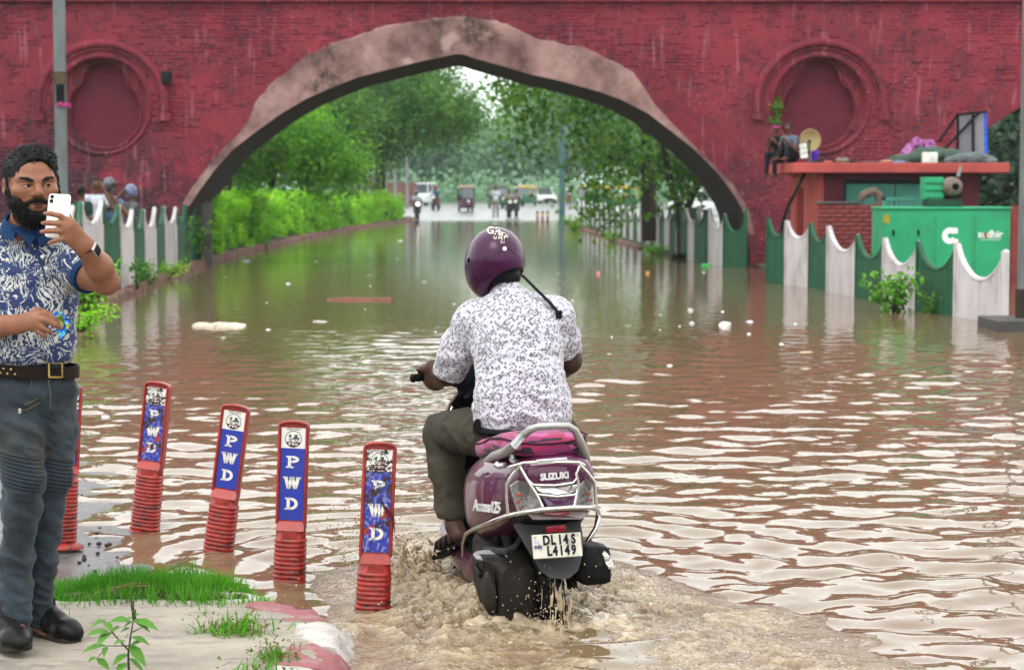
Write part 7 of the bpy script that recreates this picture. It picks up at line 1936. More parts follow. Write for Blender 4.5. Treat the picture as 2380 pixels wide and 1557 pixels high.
S.cone(A3(34, 1450, 6.93), A3(50, 1490, 6.80), .033, .03, .02); S.cone(A3(84, 1440, 7.07), A3(130, 1480, 7.02), .033, .03, .02)
# raised left arm
EL, WR = A3(247, 655, 6.76), A3(196, 572, 6.63)
S.chain([A3(150, 598, 7.0), A3(205, 638, 6.86), EL], [.052, .050, .043], .025)
S.chain([EL, EL * .6 + WR * .4 + np.array([.004, 0, .004]), WR], [.043, .045, .031], .02)
pn = (0.15, -1.0, 0.1)
S.cone(WR, A3(158, 527, 6.592), .029, .034, .02, pn, 1.6); S.cone(WR, A3(160, 548, 6.597), .026, .028, .02, pn, 1.6)
FG = [([(158, 514, 6.590), (140, 502, 6.578), (118, 497, 6.576), (105, 496, 6.585)], .0098), ([(154, 526, 6.588), (136, 520, 6.574), (114, 518, 6.574), (100, 519, 6.584)], .0102), ([(154, 540, 6.590), (136, 537, 6.576), (112, 537, 6.576), (97, 539, 6.586)], .0098), ([(156, 554, 6.594), (142, 556, 6.582), (126, 560, 6.582), (115, 565, 6.590)], .0088)]
for pts, r in FG: S.chain([A3(*p_) for p_ in pts], [r * 1.08, r, r * .92, r * .78], .005)
S.chain([A3(172, 560, 6.62), A3(166, 528, 6.65), A3(158, 500, 6.655)], [.014, .012, .010], .01)
# right arm across the belly, holding the packet
EL2, WR2 = A3(-75, 765, 6.84), A3(40, 754, 6.755)
S.chain([A3(-50, 604, 7.02), A3(-75, 680, 6.97), EL2], [.052, .05, .044], .025); S.chain([EL2, EL2 * .55 + WR2 * .45, WR2], [.044, .045, .031], .02)
S.cone(WR2, A3(82, 744, 6.735), .028, .036, .02, (0.1, -1, 0.3), 1.5)
FG2 = [([(86, 728, 6.735), (106, 728, 6.725), (124, 739, 6.725), (134, 748, 6.735)], .0100), ([(84, 740, 6.730), (106, 744, 6.718), (128, 755, 6.720), (141, 762, 6.732)], .0104), ([(80, 754, 6.732), (98, 760, 6.722), (112, 769, 6.724), (119, 776, 6.734)], .0098), ([(76, 764, 6.738), (90, 771, 6.728), (101, 778, 6.730), (107, 784, 6.738)], .0088)]
for pts, r in FG2: S.chain([A3(*p_) for p_ in pts], [r * 1.08, r, r * .92, r * .78], .005)
S.chain([A3(62, 738, 6.75), A3(88, 722, 6.765), A3(112, 728, 6.77)], [.015, .012, .010], .01)
Vb, Qb = S.mesh(); Vb = smooth_mesh(Vb, Qb, 1, .4)
body = obj_np('body', np.concatenate([Vb, Vh]), quads=np.concatenate([Qb, Qh + len(Vb)]), mat=m_skin_m, parent=man, smooth=True)
for i, (pts, r) in enumerate(FG + FG2):
    a, b_ = A3(*pts[2]), A3(*pts[3]); d = (b_ - a) / np.linalg.norm(b_ - a); b = MB(); b.ell(b_ - np.array([0, r * .62, 0]) + d * .001, (.0055, .0022, .0050), 8, 5); b.build('fingernail', mat('nail', (.42, .23, .17), rough=.3), man, smooth=True)
# eyes, brows, lips
m_eye = mat('eye_white', (.50, .46, .43), rough=.15, scale=30); m_iris = mat('iris_dark', (.012, .008, .006), rough=.08)
for s_ in (-1, 1):
    b = MB(); b.ell((0, 0, 0), (10.8 * U,) * 3, 16, 12, Matrix.Translation(H(s_ * 23.5, -3, 48.5))); ey = b.build('eye', m_eye, man, smooth=True)
    b = MB(); b.ell(H(s_ * 23.5 + 2.0, -2.2, 57.2), (5.4 * U, 3.2 * U, 5.0 * U), 14, 8); b.build('iris', m_iris, ey, smooth=True)
    S = SDF(H(s_ * 24, 18, 56) - .05, H(s_ * 24, 18, 56) + .05, 0.0022)
    S.chain([H(s_ * 8, 7.5, 66.5), H(s_ * 22, 12.5, 63), H(s_ * 36, 14.5, 54), H(s_ * 43, 11, 45)], [3.6 * U, 4.4 * U, 3.6 * U, 2.2 * U], .002)
    sdf_obj(S, 'eyebrow', m_hair, man, disp=lambda V, N: 0.0012 * fbm(V[:, 0] * 300, V[:, 1] * 300, V[:, 2] * 150, 2), it=1)
b = MB(); b.tube([H(-14, -47.5, 65), H(-5, -46.5, 69.5), H(0, -47.3, 70), H(5, -46.5, 69.5), H(14, -47.5, 65)], [2 * U, 3.2 * U, 3 * U, 3.2 * U, 2 * U], 8); b.tube([H(-12, -52, 65), H(0, -53.2, 69), H(12, -52, 65)], [2.4 * U, 4.2 * U, 2.4 * U], 8); b.build('lips', mat('lip', (.20, .065, .055), rough=.4), man, smooth=True)
# hair and beard
hn = lambda amp, fx, fz, sd: (lambda V, N: amp * fbm(V[:, 0] * fx, V[:, 1] * fx, V[:, 2] * fz, 3, seed=sd))
def hair_np(S, name, dsp):
    V, Q = S.mesh(); V = smooth_mesh(V, Q, 2); N = vnormals(V, Q); V = V + N * dsp(V, N)[:, None]
    return obj_np(name, V, quads=Q, mat=m_hair, parent=man, smooth=True), V, N
S = SDF(HC2 - np.array([.14, .15, .10]), HC2 + np.array([.14, .17, .165]), 0.0034)
hell(S, (0, 18, -14), (62, 65, 77), 0); hell(S, (4, 56, 8), (46, 20, 44), 16)
hell(S, (2, -4, 72), (51, 61, 62), 8, 'sub'); hell(S, (0, -46, 30), (90, 44, 70), 6, 'sub'); hell(S, (0, 24, 78), (42, 26, 50), 8, 'sub')
hell(S, (-64, -10, 2), (22, 24, 24), 4, 'sub'); hell(S, (64, -10, 2), (22, 24, 24), 4, 'sub')
hair, Vr, Nr = hair_np(S, 'hair', hn(.002, 60, 60, 41))
r5 = np.random.default_rng(5)
def flow(V, N, n, base, sd):
    loc = (V - HC2) @ HR_ / U; up = np.clip((loc[:, 1] - 30) / 45, 0, 1)[:, None]
    return up, loc
k_ = r5.choice(len(Vr), 2600); P_, N_ = Vr[k_], Nr[k_]; up, loc = flow(P_, N_, 0, 0, 0)
sw = np.sign(loc[:, :1]) * 0.0
wv_ = np.stack([vnoise(P_[:, 0] * 45, P_[:, 1] * 45, P_[:, 2] * 45, s_) for s_ in (1, 2, 3)], 1)
wv_ = wv_ * .5; D0 = N_ * .6 + eb * .35 * up - ec * .45 + ea * (.45 * up) - eb * .5 * (1 - up) + .7 * wv_; D1 = -ec * .7 + ea * .55 * up - eb * (.75 - .55 * up) + N_ * .15 + .7 * wv_
strands('hair_strand', P_ - N_ * .002, D0, D1, r5.uniform(.012, .032, len(P_)) * (.6 + .5 * up[:, 0]), .0012, m_hair, hair)
S = SDF(HC2 - np.array([.12, .15, .19]), HC2 + np.array([.12, .12, .06]), 0.0030)
hell(S, (0, -66, 19), (50, 36, 45), 0); hell(S, (0, -78, 36), (32, 20, 27), 14); hell(S, (-35, -44, 32), (20, 24, 20), 10); hell(S, (35, -44, 32), (20, 24, 20), 10)
for s_ in (-1, 1): S.chain([H(s_ * 57, 14, 4), H(s_ * 56, -20, 8), H(s_ * 49, -48, 20)], [6 * U, 8 * U, 13 * U], .01)
hcone(S, (-27, -47, 57), (-8, -37, 68), 5, 6.5, 6); hcone(S, (8, -37, 68), (27, -47, 57), 6.5, 5, 6); hcone(S, (-8, -37, 68), (8, -37, 68), 5.5, 5.5, 4); hcone(S, (-27, -47, 57), (-28, -68, 54), 5, 7, 6); hcone(S, (27, -47, 57), (28, -68, 54), 5, 7, 6)
hell(S, (0, -13, 64), (40, 20, 32), 6, 'sub'); hell(S, (0, -49, 76), (15.5, 6.5, 16), 2, 'sub'); hell(S, (0, -49, 66), (17, 6, 8), 2, 'sub')
beard, Vr, Nr = hair_np(S, 'beard', hn(.0014, 110, 70, 43))
k_ = r5.choice(len(Vr), 2400); P_, N_ = Vr[k_], Nr[k_]; wv_ = r5.normal(0, .28, P_.shape)
strands('beard_strand', P_ - N_ * .001, N_ * .6 - eb * .6 + wv_, -eb * 1.0 + N_ * .2 + wv_ * 1.3, r5.uniform(.005, .013, len(P_)), .0009, m_hair, beard)
# watch
wa = (EL - WR) / np.linalg.norm(EL - WR); wc = WR + wa * .012; e1 = np.cross(wa, [0, -1.0, 0]); e1 /= np.linalg.norm(e1); e2 = np.cross(wa, e1)
rgw = lambda d, r: [wc + wa * d + e1 * r * math.cos(a) + e2 * r * .92 * math.sin(a) for a in np.linspace(0, 2 * math.pi, 28, endpoint=False)]
b = MB(); b.loft([rgw(-.011, .0325), rgw(-.011, .0355), rgw(.011, .0365), rgw(.011, .0335)], cap=False); wb = b.build('watch_strap', m_black, man, smooth=True, auto=40)
oc = A3(207, 570, 6.60); ox = (oc - wc); ox -= wa * (ox @ wa); ox[1] = -abs(ox[1]) * .3; ox += np.array([.5, 0, .1]) * np.linalg.norm(ox); ox /= np.linalg.norm(ox); oy = np.cross(wa, ox)
WM = Matrix((Vector((oy[0], wa[0], ox[0], wc[0])), Vector((oy[1], wa[1], ox[1], wc[1])), Vector((oy[2], wa[2], ox[2], wc[2])), Vector((0, 0, 0, 1))))
b = MB(); b.box(-.018, .018, -.020, .020, .030, .041, WM); b.build('watch_case', m_silver, wb, bevel=.004)
b = MB(); b.box(-.015, .015, -.017, .017, .0412, .0425, WM); b.build('watch_face', mat('watch_glass', (.008, .008, .012), rough=.05), wb)
# phone
ph_c = [at(114, 450, 6.655), at(165, 452.5, 6.655), at(156, 557, 6.615), at(103, 550, 6.615)]
def rpoly(c, r, n=5):
    out = []
    for i in range(4):
        p, a, b_ = Vector(c[i]), Vector(c[i - 1]), Vector(c[(i + 1) % 4]); da, db = (a - p).normalized() * r, (b_ - p).normalized() * r
        for k in range(n):
            t_ = k / (n - 1); out.append((p + da) * (1 - t_) ** 2 + p * 2 * t_ * (1 - t_) + (p + db) * t_ ** 2)
    return out
phone = thing('phone', 'white smartphone held up before the bearded man\'s face, two rear lenses', 'phone', tuple((ph_c[0] + ph_c[2]) / 2))
m_pw = mat('phone_white', (.74, .72, .68), (.70, .68, .64), rough=.12, scale=2, coat=.8); m_lensb = mat('lens_black', (.006, .006, .010), rough=.04)
nph = (ph_c[1] - ph_c[0]).cross(ph_c[3] - ph_c[0]).normalized()
if nph.y < 0: nph = -nph
b = MB(); b.prism(rpoly(ph_c, .011), tuple(nph * .008)); b.build('shell', m_pw, phone, bevel=.002)
ux, uz = (ph_c[1] - ph_c[0]).normalized(), (ph_c[0] - ph_c[3]).normalized(); P0 = ph_c[0]
cmc = [P0 + ux * a - uz * b_ - nph * .0002 for a, b_ in ((.004, .004), (.032, .004), (.032, .032), (.004, .032))]
b = MB(); b.prism(rpoly(cmc, .006), tuple(-nph * .0015)); cmo = b.build('camera_plate', m_pw, phone)
for a, b_, r_l in ((.012, .011, .0066), (.011, .026, .0066), (.025, .019, .0024)):
    PMx = Matrix.Translation(P0 + ux * a - uz * b_ - nph * .002) @ nph.to_track_quat('Z', 'Y').to_matrix().to_4x4()
    b = MB(); b.lathe([(r_l, .001), (r_l, -.001), (r_l * .8, -.0018), (r_l * .1, -.0016)], 16, 'z', PMx); b.build('lens', m_lensb if r_l > .004 else mat('flash', (.8, .72, .5), rough=.2), cmo, smooth=True)
# snack packet
t = NT('foil_packet'); v = t.coord(1.0); n_ = t.noise(v, 34, 2, .5)
c = t.ramp(n_, [(0.0, (.01, .05, .50)), (.42, (.02, .16, .62)), (.50, (.05, .42, .60)), (.56, (.42, .36, .03)), (.64, (.08, .30, .04)), (.72, (.5, .45, .05))], 'CONSTANT')
t.bsdf(c, .22, .55, normal=t.bump(t.noise(v, 60, 3), .7, .01)); m_foil = t.done()
V = []; gx, gz = 14, 12
pc = [A3(113, 735, 6.742), A3(140, 722, 6.745), A3(166, 752, 6.73), A3(142, 788, 6.735)]
for j in range(gz):
    for i in range(gx):
        s_, q_ = i / (gx - 1), j / (gz - 1); p = (pc[0] * (1 - s_) + pc[1] * s_) * (1 - q_) + (pc[3] * (1 - s_) + pc[2] * s_) * q_
        V.append(p + np.array([0, 0.006 * math.sin(9 * s_ + 5 * q_) + .004 * rr.uniform(-1, 1), 0.003 * rr.uniform(-1, 1)]))
q = gridq(gz, gx); V = np.array(V); Vb_ = V + np.array([0, .010, 0])
Vb_.reshape(gz, gx, 3)[[0, -1]] -= np.array([0, .010, 0]); 
tag(obj_np('snack_packet', np.concatenate([V, Vb_]), quads=np.concatenate([q, q[:, ::-1] + len(V)]), mat=m_foil, smooth=True), 'crumpled blue and gold foil snack packet in the bearded man\'s lower hand', 'packet')
# ================================================================== NEAR SLAB, KERB, GRASS, WEEDS, LITTER
t = NT('slab_concrete'); v = t.coord(1.0)
n1 = t.noise(v, 2.2, 6, .65); n2 = t.noise(t.coord((1, 2.4, 1)), 7, 6, .7); n3 = t.noise(v, 95, 4, .7)
c = t.mix(t.ramp(n1, [(.35, 0.0), (.66, 1.0)]), (.33, .28, .225), (.45, .39, .32))
c = t.mix(t.ramp(n2, [(.52, 0.0), (.68, .65)]), c, (.24, .20, .17))
c = t.mix(t.ramp(t.noise(t.coord((1, 2.2, 1)), 3.2, 6, .75), [(.56, 0.0), (.60, .45)]), c, (.15, .125, .11))
c = t.mix(t.ramp(n3, [(.60, 0.0), (.70, .55)]), c, (.20, .17, .15))
t.bsdf(c, .85, normal=t.bump(n3, .5, .005, t.bump(n2, .5, .02))); m_slab = t.done()
EX = [(4.0, -.58), (6.0, -.64), (6.6, -.66), (7.0, -.64), (7.3, -.66), (7.5, -.78), (7.65, -.92), (7.8, -1.04), (8.0, -1.18), (8.2, -1.42), (8.4, -1.9)]
ex = lambda y: np.interp(y, [e[0] for e in EX], [e[1] for e in EX])
xs = np.arange(-4.2, -.3, .022); ys = np.arange(3.6, 8.7, .024); X, Y = np.meshgrid(xs, ys)
D = np.minimum(ex(Y) - X, (8.34 + .05 * np.sin(X * 4) - Y) * 1.0) + .02 * fbm(X * 5, Y * 5, oct=3)
Z = np.where(D > 0, .088 - .03 * np.exp(-np.clip(D, 0, 9) / .05), .058 - np.sqrt(np.clip(-D, 0, 1)) * .55) + .002 * fbm(X * 3, Y * 3, oct=4) + np.clip(D * 8, 0, 1) * .003 * fbm(X * 22, Y * 22, oct=3)
Z = np.maximum(Z, -.3) - .03 * sstep(7.70, 7.80, Y + .05 * fbm(X * 4, X * 0, oct=2))
tag(obj_np('pavement', np.stack([X, Y, Z], -1).reshape(-1, 3), quads=gridq(*X.shape), mat=m_slab, smooth=True), kind='structure')
# broken painted kerb stones round the corner
m_kpink = mat('kerb_pink', (.40, .15, .16), (.33, .10, .115), rough=.75, scale=7, amt=.8, bump=.6, bscale=30, dirt=(.44, .38, .34), dirt_amt=1.0, dscale=7, stretch=(1, 1.6, 1))
m_kwhite = mat('kerb_white', (.52, .49, .46), (.42, .38, .35), rough=.75, scale=7, amt=.8, bump=.6, bscale=30, dirt=(.20, .17, .14), dirt_amt=.9, dscale=10)
kr = tag(link(bpy.data.objects.new('corner_kerb', None)), kind='structure')
segs = [(8.02, 7.72, m_kwhite), (7.70, 7.36, m_kpink), (7.34, 6.98, m_kwhite), (6.95, 6.62, m_kpink), (6.60, 6.2, m_kwhite), (6.18, 5.7, m_kpink)]
for y0, y1, m in segs:
    b = MB(); rings = []
    for f in np.linspace(0, 1, 15):
        y = y0 + (y1 - y0) * f; x = float(ex(y)); dx = float(ex(y + .05) - ex(y - .05)); nn = Vector((.1, -dx, 0)).normalized()
        if nn.x < 0: nn = -nn
        e = .012 * float(fbm(np.array([y * 6]), np.array([1.0]), oct=3)[0]) ; e2 = -.012 if f in (0, 1) else 0
        prof = [(-.13, .060), (-.12, .086 + e2), (-.08, .088 + e + e2), (-.04, .087 + e + e2), (.0, .084 + e + e2), (.03, .076 + e + e2), (.055, .050 + e2), (.078, .024), (.09, .0), (.105, -.05), (.105, -.25), (-.13, -.25)]
        rings.append([(x + nn.x * a - (.02), y + nn.y * a, z) for a, z in prof])
    b.loft(rings); vv = np.array(b.v); nn_ = .022 * fbm(vv[:, 0] * 14, vv[:, 1] * 14, vv[:, 2] * 14, 3); b.v = [tuple(p + np.array([.5 * e_, .3 * e_, e_])) for p, e_ in zip(vv, nn_)]
    st = b.build('kerb_stone', m, kr, smooth=True, auto=50)
# lush grass tuft
rr = np.random.default_rng(77); n = 17000
def blades(n, pos, hgt, seed, wd=.0035, lean=.5):
    r = np.random.default_rng(seed); P = pos; h = hgt[:, None]
    a = r.uniform(0, 6.283, n); l = np.abs(r.normal(0, lean, n)); d = np.stack([np.cos(a) * l, np.sin(a) * l, np.ones(n)], 1); d /= np.linalg.norm(d, axis=1, keepdims=True)
    s = np.stack([-np.sin(a), np.cos(a), np.zeros(n)], 1); s = np.where((r.random(n) < .6)[:, None], np.array([[1.0, 0, 0]]), s) * wd
    m = P + d * h * .55; tp = P + d * h + np.stack([np.cos(a), np.sin(a), -.5 * np.ones(n)], 1) * h * .22 * l[:, None] * 1.5
    V = np.stack([P - s, P + s, m + s * .8, m - s * .8, tp], 1).reshape(-1, 3); i = np.arange(n)[:, None] * 5
    return V, i + np.array([[0, 1, 2, 3]]), i + np.array([[3, 2, 4]])
x = rr.uniform(-2.0, -.95, n); y = 7.90 + rr.normal(0, .13, n) + .05 * fbm(x * 4, x * 0 + 2, oct=3)
mh = np.clip(1 - np.abs((x + 1.38) / .58) ** 2.2, .0, 1); k = (y < ex(np.clip(y, 4, 8.3)) * 0 + 8.25) & (rr.random(n) < .35 + .65 * mh) & (x < ex(y) - .0 + .04)
x, y, mh = x[k], y[k], mh[k]; n = len(x)
V, Q, T = blades(n, np.stack([x, y, np.full(n, .045)], 1), (.030 + .085 * mh) * rr.uniform(.35, 1.15, n) * (1 + .5 * fbm(x * 9, y * 9, oct=2)), 5, .0024, .62)
tag(obj_np('grass', V, quads=Q, tris=T, mat=leaf_mat('grass_lush', (.035, .16, .006), (.075, .27, .010), (.15, .40, .016), .4)), 'lush bright green grass mound along the back edge of the concrete corner', 'grass', kind='stuff')
n = 500; x = rr.uniform(-1.75, -1.05, n); y = 7.74 + rr.normal(0, .02, n)
V, T = leaf_cloud(np.stack([x, y, .085 + np.abs(rr.normal(0, .012, n))], 1), np.tile([0, -.5, .8], (n, 1)), .022, 6, .5)
tag(obj_np('ground_cover', V, tris=T, mat=leaf_mat('creeper', (.05, .08, .015), (.08, .11, .02), (.22, .20, .04), .2)), 'tiny leafy creeper and dead bits at the foot of the lush grass mound', 'ground cover', kind='stuff')
# straw wisp
b = MB(); c0 = on(545 - 30, 1372, .1); c0 = on(300, 1372, .1)
for k in range(26):
    a = Vector((c0.x - .10 + random.gauss(0, .02), c0.y - .03 + random.gauss(0, .015), .094 + random.random() * .012)); e = a + Vector((.20 + random.gauss(0, .03), .05 + random.gauss(0, .02), .015 + random.gauss(0, .006))); b.tube([a, (a + e) / 2 + Vector((0, 0, .012)), e], .0016, 4)
tag(b.build('straw_wisp', mat('straw', (.30, .21, .09), (.22, .15, .06), rough=.8)), 'wisp of dry straw lying at the edge of the grass mound', 'straw')
# broad-leaved weed right at the front
m_wl = leaf_mat('weed_leaf', (.05, .15, .02), (.085, .23, .03), (.13, .30, .04), .4); m_ws = mat('weed_stem', (.10, .12, .05), (.12, .09, .05), rough=.6)
def leaf3(b, p, d, L, w, droop=.3, up=Vector((0, 0, 1))):
    d = d.normalized(); s_ = d.cross(up).normalized(); pr = [(0, .06), (.18, .62), (.42, 1.0), (.7, .72), (1.0, .02)]
    rows = []
    for t_, k in pr:
        c_ = p + d * L * t_ + up * (-droop * L * t_ * t_ + .05 * L * math.sin(t_ * 3.1)); rows.append([c_ - s_ * w * k * .5 + up * w * .12 * k, c_, c_ + s_ * w * k * .5 + up * w * .12 * k])
    b.loft(rows, cap=False, closed=False)
def plant(label, stems, Y, seed, name='weed'):
    rd = random.Random(seed); base = at(*stems[0][0][0], Y); w = thing(name, label, 'weed', (base.x, Y, .09)); sb = MB()
    for pts, r in stems: sb.tube([at(u, v_, Y) for u, v_ in pts], list(np.linspace(r, r * .45, len(pts))), 6)
    sb.build('stem', m_ws, w, smooth=True); return w, rd
Yw = 6.35
w, rd = plant('broad leaved green weed with a tall seed spike at the front of the slab', [([(300, 1570), (298, 1520), (304, 1475), (310, 1440)], .0045), ([(310, 1440), (312, 1425), (306, 1403), (304, 1392)], .003), ([(298, 1510), (262, 1470), (240, 1440)], .003), ([(300, 1500), (250, 1500), (225, 1530)], .0025), ([(304, 1470), (335, 1455)], .0025)], Yw, 3)
LV = [(308, 1442, 366, 1468, 34), (306, 1445, 250, 1446, 34), (309, 1440, 345, 1470, 24), (300, 1500, 332, 1545, 40), (300, 1505, 330, 1490, 26), (262, 1472, 195, 1480, 32), (258, 1470, 225, 1505, 30), (240, 1442, 210, 1462, 22), (250, 1500, 188, 1520, 26), (298, 1520, 262, 1548, 28), (300, 1530, 330, 1562, 30), (240, 1445, 262, 1470, 24), (308, 1445, 288, 1458, 18), (286, 1495, 300, 1470, 24), (225, 1530, 250, 1556, 28), (296, 1540, 270, 1570, 30), (258, 1470, 282, 1455, 22), (309, 1438, 326, 1446, 16), (309, 1434, 295, 1440, 14), (311, 1426, 323, 1431, 12), (305, 1480, 345, 1500, 24), (296, 1490, 262, 1500, 22), (240, 1445, 222, 1440, 14), (335, 1455, 352, 1446, 18), (228, 1528, 204, 1540, 20), (248, 1502, 240, 1530, 20), (301, 1460, 280, 1470, 18)]
for u0, v0, u1, v1, wd in LV:
    b = MB(); p, e = at(u0, v0, Yw), at(u1, v1, Yw - .03 + rd.uniform(-.05, .05)); d = e - p
    leaf3(b, p, d + Vector((0, 0, d.length * .25)), d.length * 1.0, wd / px(Yw) * .75, .28, Vector((0, -.45, .9)).normalized()); b.build('leaf', m_wl, w, smooth=True, fix=False)
b = MB()
for k in range(34):
    f = k / 33; p = at(312 - 7 * f + rd.gauss(0, 2.2), 1436 - 44 * f, Yw); b.ell(p, (.0035 * (1.1 - f * .6), .003, .005), 6, 4)
b.build('seed_spike', mat('spike_green', (.07, .10, .035), (.10, .07, .03), rough=.8), w, smooth=True)
# sprawling grass clump on the broken kerb
def clump(label, u, v_, wu, n, ln, seed, dry):
    g = on(u, v_, .10); w = thing('weed', label, 'weed', tuple(g)); r = np.random.default_rng(seed)
    P = np.stack([g.x + r.normal(0, wu / px(g.y), n), g.y + r.normal(0, .05, n), np.full(n, .085)], 1)
    V, Q, T = blades(n, P, ln * r.uniform(.4, 1.2, n), seed, .0036, 1.6); obj_np('blades', V, quads=Q, tris=T, mat=MATS['grass_lush'], parent=w)['kind'] = 'stuff'
    P = P + r.normal(0, .03, (n, 3)) * np.array([1.2, .8, .5]); V, Q, T = blades(n, P, ln * .6 * r.uniform(.4, 1.2, n), seed + 1, .0022, 1.3); obj_np('dry_stems', V, quads=Q, tris=T, mat=leaf_mat('dry_stem', (.06, .045, .02), (.13, .095, .03), (.10, .12, .03), .1), parent=w)['kind'] = 'stuff'
    V, T = leaf_cloud(P + r.normal(0, .02, (n, 3)) + np.array([0, 0, .03]), np.tile([0, -.5, .8], (n, 1)), .018, seed, .5); obj_np('small_leaves', V, tris=T, mat=MATS['creeper'], parent=w)['kind'] = 'stuff'
clump('sprawling grass clump with dry stems on the broken kerb', 545, 1462, 36, 120, .085, 3, True)
clump('low half dry weed tuft in the crack beside the white kerb stone', 640, 1522, 16, 80, .05, 9, True)
clump('sparse grass shoot at the bottom of the pavement corner', 590, 1570, 34, 34, .10, 12, False)
# floating litter
def chunk(name, label, u, v_, w, d, h, m, seed, cat='litter', group=None):
    g = on(u, v_, 0); b = MB(); b.ell((0, 0, 0), (w / 2, d / 2, h), 11, 7); vv = np.array(b.v); nn_ = 1 + .45 * fbm(vv[:, 0] * 2.2 / w + seed, vv[:, 1] * 2.2 / d, vv[:, 2] * 1.5 / h, 3)
    b.v = [tuple(p * k_ + np.array([g.x, g.y, -h * .25])) for p, k_ in zip(vv, nn_)]
    o = b.build(name, m); tag(o, label, cat, group); return o
m_foam = mat('polyfoam', (.62, .56, .46), (.45, .38, .28), rough=.8, scale=9, bump=.4, dirt=(.12, .09, .06), dirt_amt=.6); m_wood = mat('driftwood', (.30, .10, .07), (.20, .08, .05), rough=.7, scale=8, bump=.3); m_lit = mat('litter_white', (.68, .68, .66), (.55, .55, .54), rough=.5, scale=12)
fp = thing('foam_plank', 'broken off white foam plank floating on the left of the road', 'plank', tuple(on(515, 755)))
for (u0, u1, v0, h, ya) in ((480, 577, 760, .055, 0), (450, 500, 757, .04, -.05), (500, 572, 764, .035, .15)):
    a, e = on(u0, v0), on(u1, v0 - 4); b = MB(); b.loft([[(x, a.y + dy_, z) for dy_, z in ((-.10 + ya, -.02), (.16 + ya, -.02), (.14 + ya, h * k), (-.08 + ya, h * k * .8))] for x, k in ((a.x, .6), (a.x * .7 + e.x * .3, 1.0), (a.x * .3 + e.x * .7, .85), (e.x, .5))]); b.build('slab_piece', m_foam, fp, bevel=.008)
g0, g1 = on(762, 697), on(915, 694); b = MB(); b.loft([[(x, g0.y + dy_, z) for dy_, z in ((-.18, -.01), (.18, -.01), (.15, .03 * k), (-.15, .03 * k))] for x, k in ((g0.x, .5), (g0.x * .7 + g1.x * .3, 1.3), (g0.x * .4 + g1.x * .6, .8), (g1.x, 1.1))]); tag(b.build('wood_plank', m_wood, bevel=.005), 'reddish wooden plank floating flat in the middle of the road', 'plank')
LT = [(572, 607, .30, .07, (.60, .62, .66), 'clear plastic bottle with blue cap floating by the hedge kerb'), (740, 748, .35, .03, (.55, .52, .45), 'thin pale strip floating right of the foam plank'), (670, 660, .14, .05, (.65, .62, .6), 'small pale scrap floating beyond the wooden plank'), (560, 560, .25, .05, (.6, .6, .6), 'white scrap by the hedge kerb'), (1684, 757, .26, .12, (.70, .70, .70), 'white plastic bag puffed up on the water before the fence'), (1608, 752, .12, .05, (.62, .62, .64), 'small white scrap left of the puffed bag'), (1605, 722, .12, .07, (.62, .58, .58), 'pale cup shaped litter beyond the puffed bag'), (1742, 748, .18, .03, (.6, .6, .6), 'white flat litter between the puffed bag and the fence'), (1390, 637, .14, .10, (.62, .20, .22), 'pink round litter right of the rider'), (1505, 636, .14, .10, (.60, .36, .08), 'orange round litter farther right of the rider'), (1640, 619, .40, .12, (.06, .50, .12), 'bright green plastic litter before the forked tree'), (1460, 757, .2, .04, (.30, .33, .2), 'dull olive litter in the middle of the ripples'), (1875, 820, .30, .03, (.55, .50, .30), 'yellowish flat litter right of the ripples'), (1330, 700, .10, .05, (.6, .45, .45), 'tiny pinkish scrap just right of the rider'), (860, 640, .22, .02, (.42, .45, .32), 'thin leafy scrap floating left of the helmet'), (1150, 520, .5, .06, (.55, .55, .52), 'pale scrap at the far water edge'), (930, 560, .3, .05, (.60, .58, .55), 'pale scrap near the far hedge kerb'), (985, 655, .16, .03, (.5, .5, .45), 'small beige scrap left of the helmet'), (355, 960, .10, .03, (.62, .60, .58), 'white crumb floating beyond the bollards'), (245, 970, .10, .04, (.66, .64, .62), 'white crumb floating left of the bollards'), (1480, 1155, .08, .02, (.5, .4, .5), 'small mauve scrap among the near ripples')]
for k, (u, v_, w, h, cc, lab) in enumerate(LT):
    o = chunk('litter', lab, u, v_, w * .62, w * .4, h * .6, mat('litter_%d' % k, cc, rough=.5, scale=20), k, group='litter floating on the flood')
for k in range(40):
    u, v_ = random.uniform(500, 1900), random.uniform(560, 860); g = on(u, v_)
    if g.x < lk(g.y) + .3 or (g.y > 44 and g.x > rk(g.y)): continue
    if k == 0 or 'specks' not in globals(): specks = MB()
    specks.ell((g.x, g.y, .0), (random.uniform(.01, .035), random.uniform(.015, .04), random.uniform(.005, .015)), 6, 4)
tag(specks.build('debris', m_lit), 'scattered pale specks of rubbish floating over the flooded road', 'debris', kind='stuff')
# pebbles and grit on the wet shoulder
b = MB()
for k in range(120):
    x, y = random.uniform(-2.6, -1.75), random.uniform(8.6, 11.8)
    if -1.78 - .29 * (y - 9.1) - x < 0.05: continue
    r_ = random.uniform(.004, .014); b.ell((x, y, .012 + r_ * .4), (r_, r_ * 1.2, r_ * .7), 6, 4)
tag(b.build('gravel', mat('grit', (.06, .05, .05), (.14, .06, .05), rough=.9)), 'dark grit and crumbs on the wet road shoulder', 'gravel', kind='stuff')

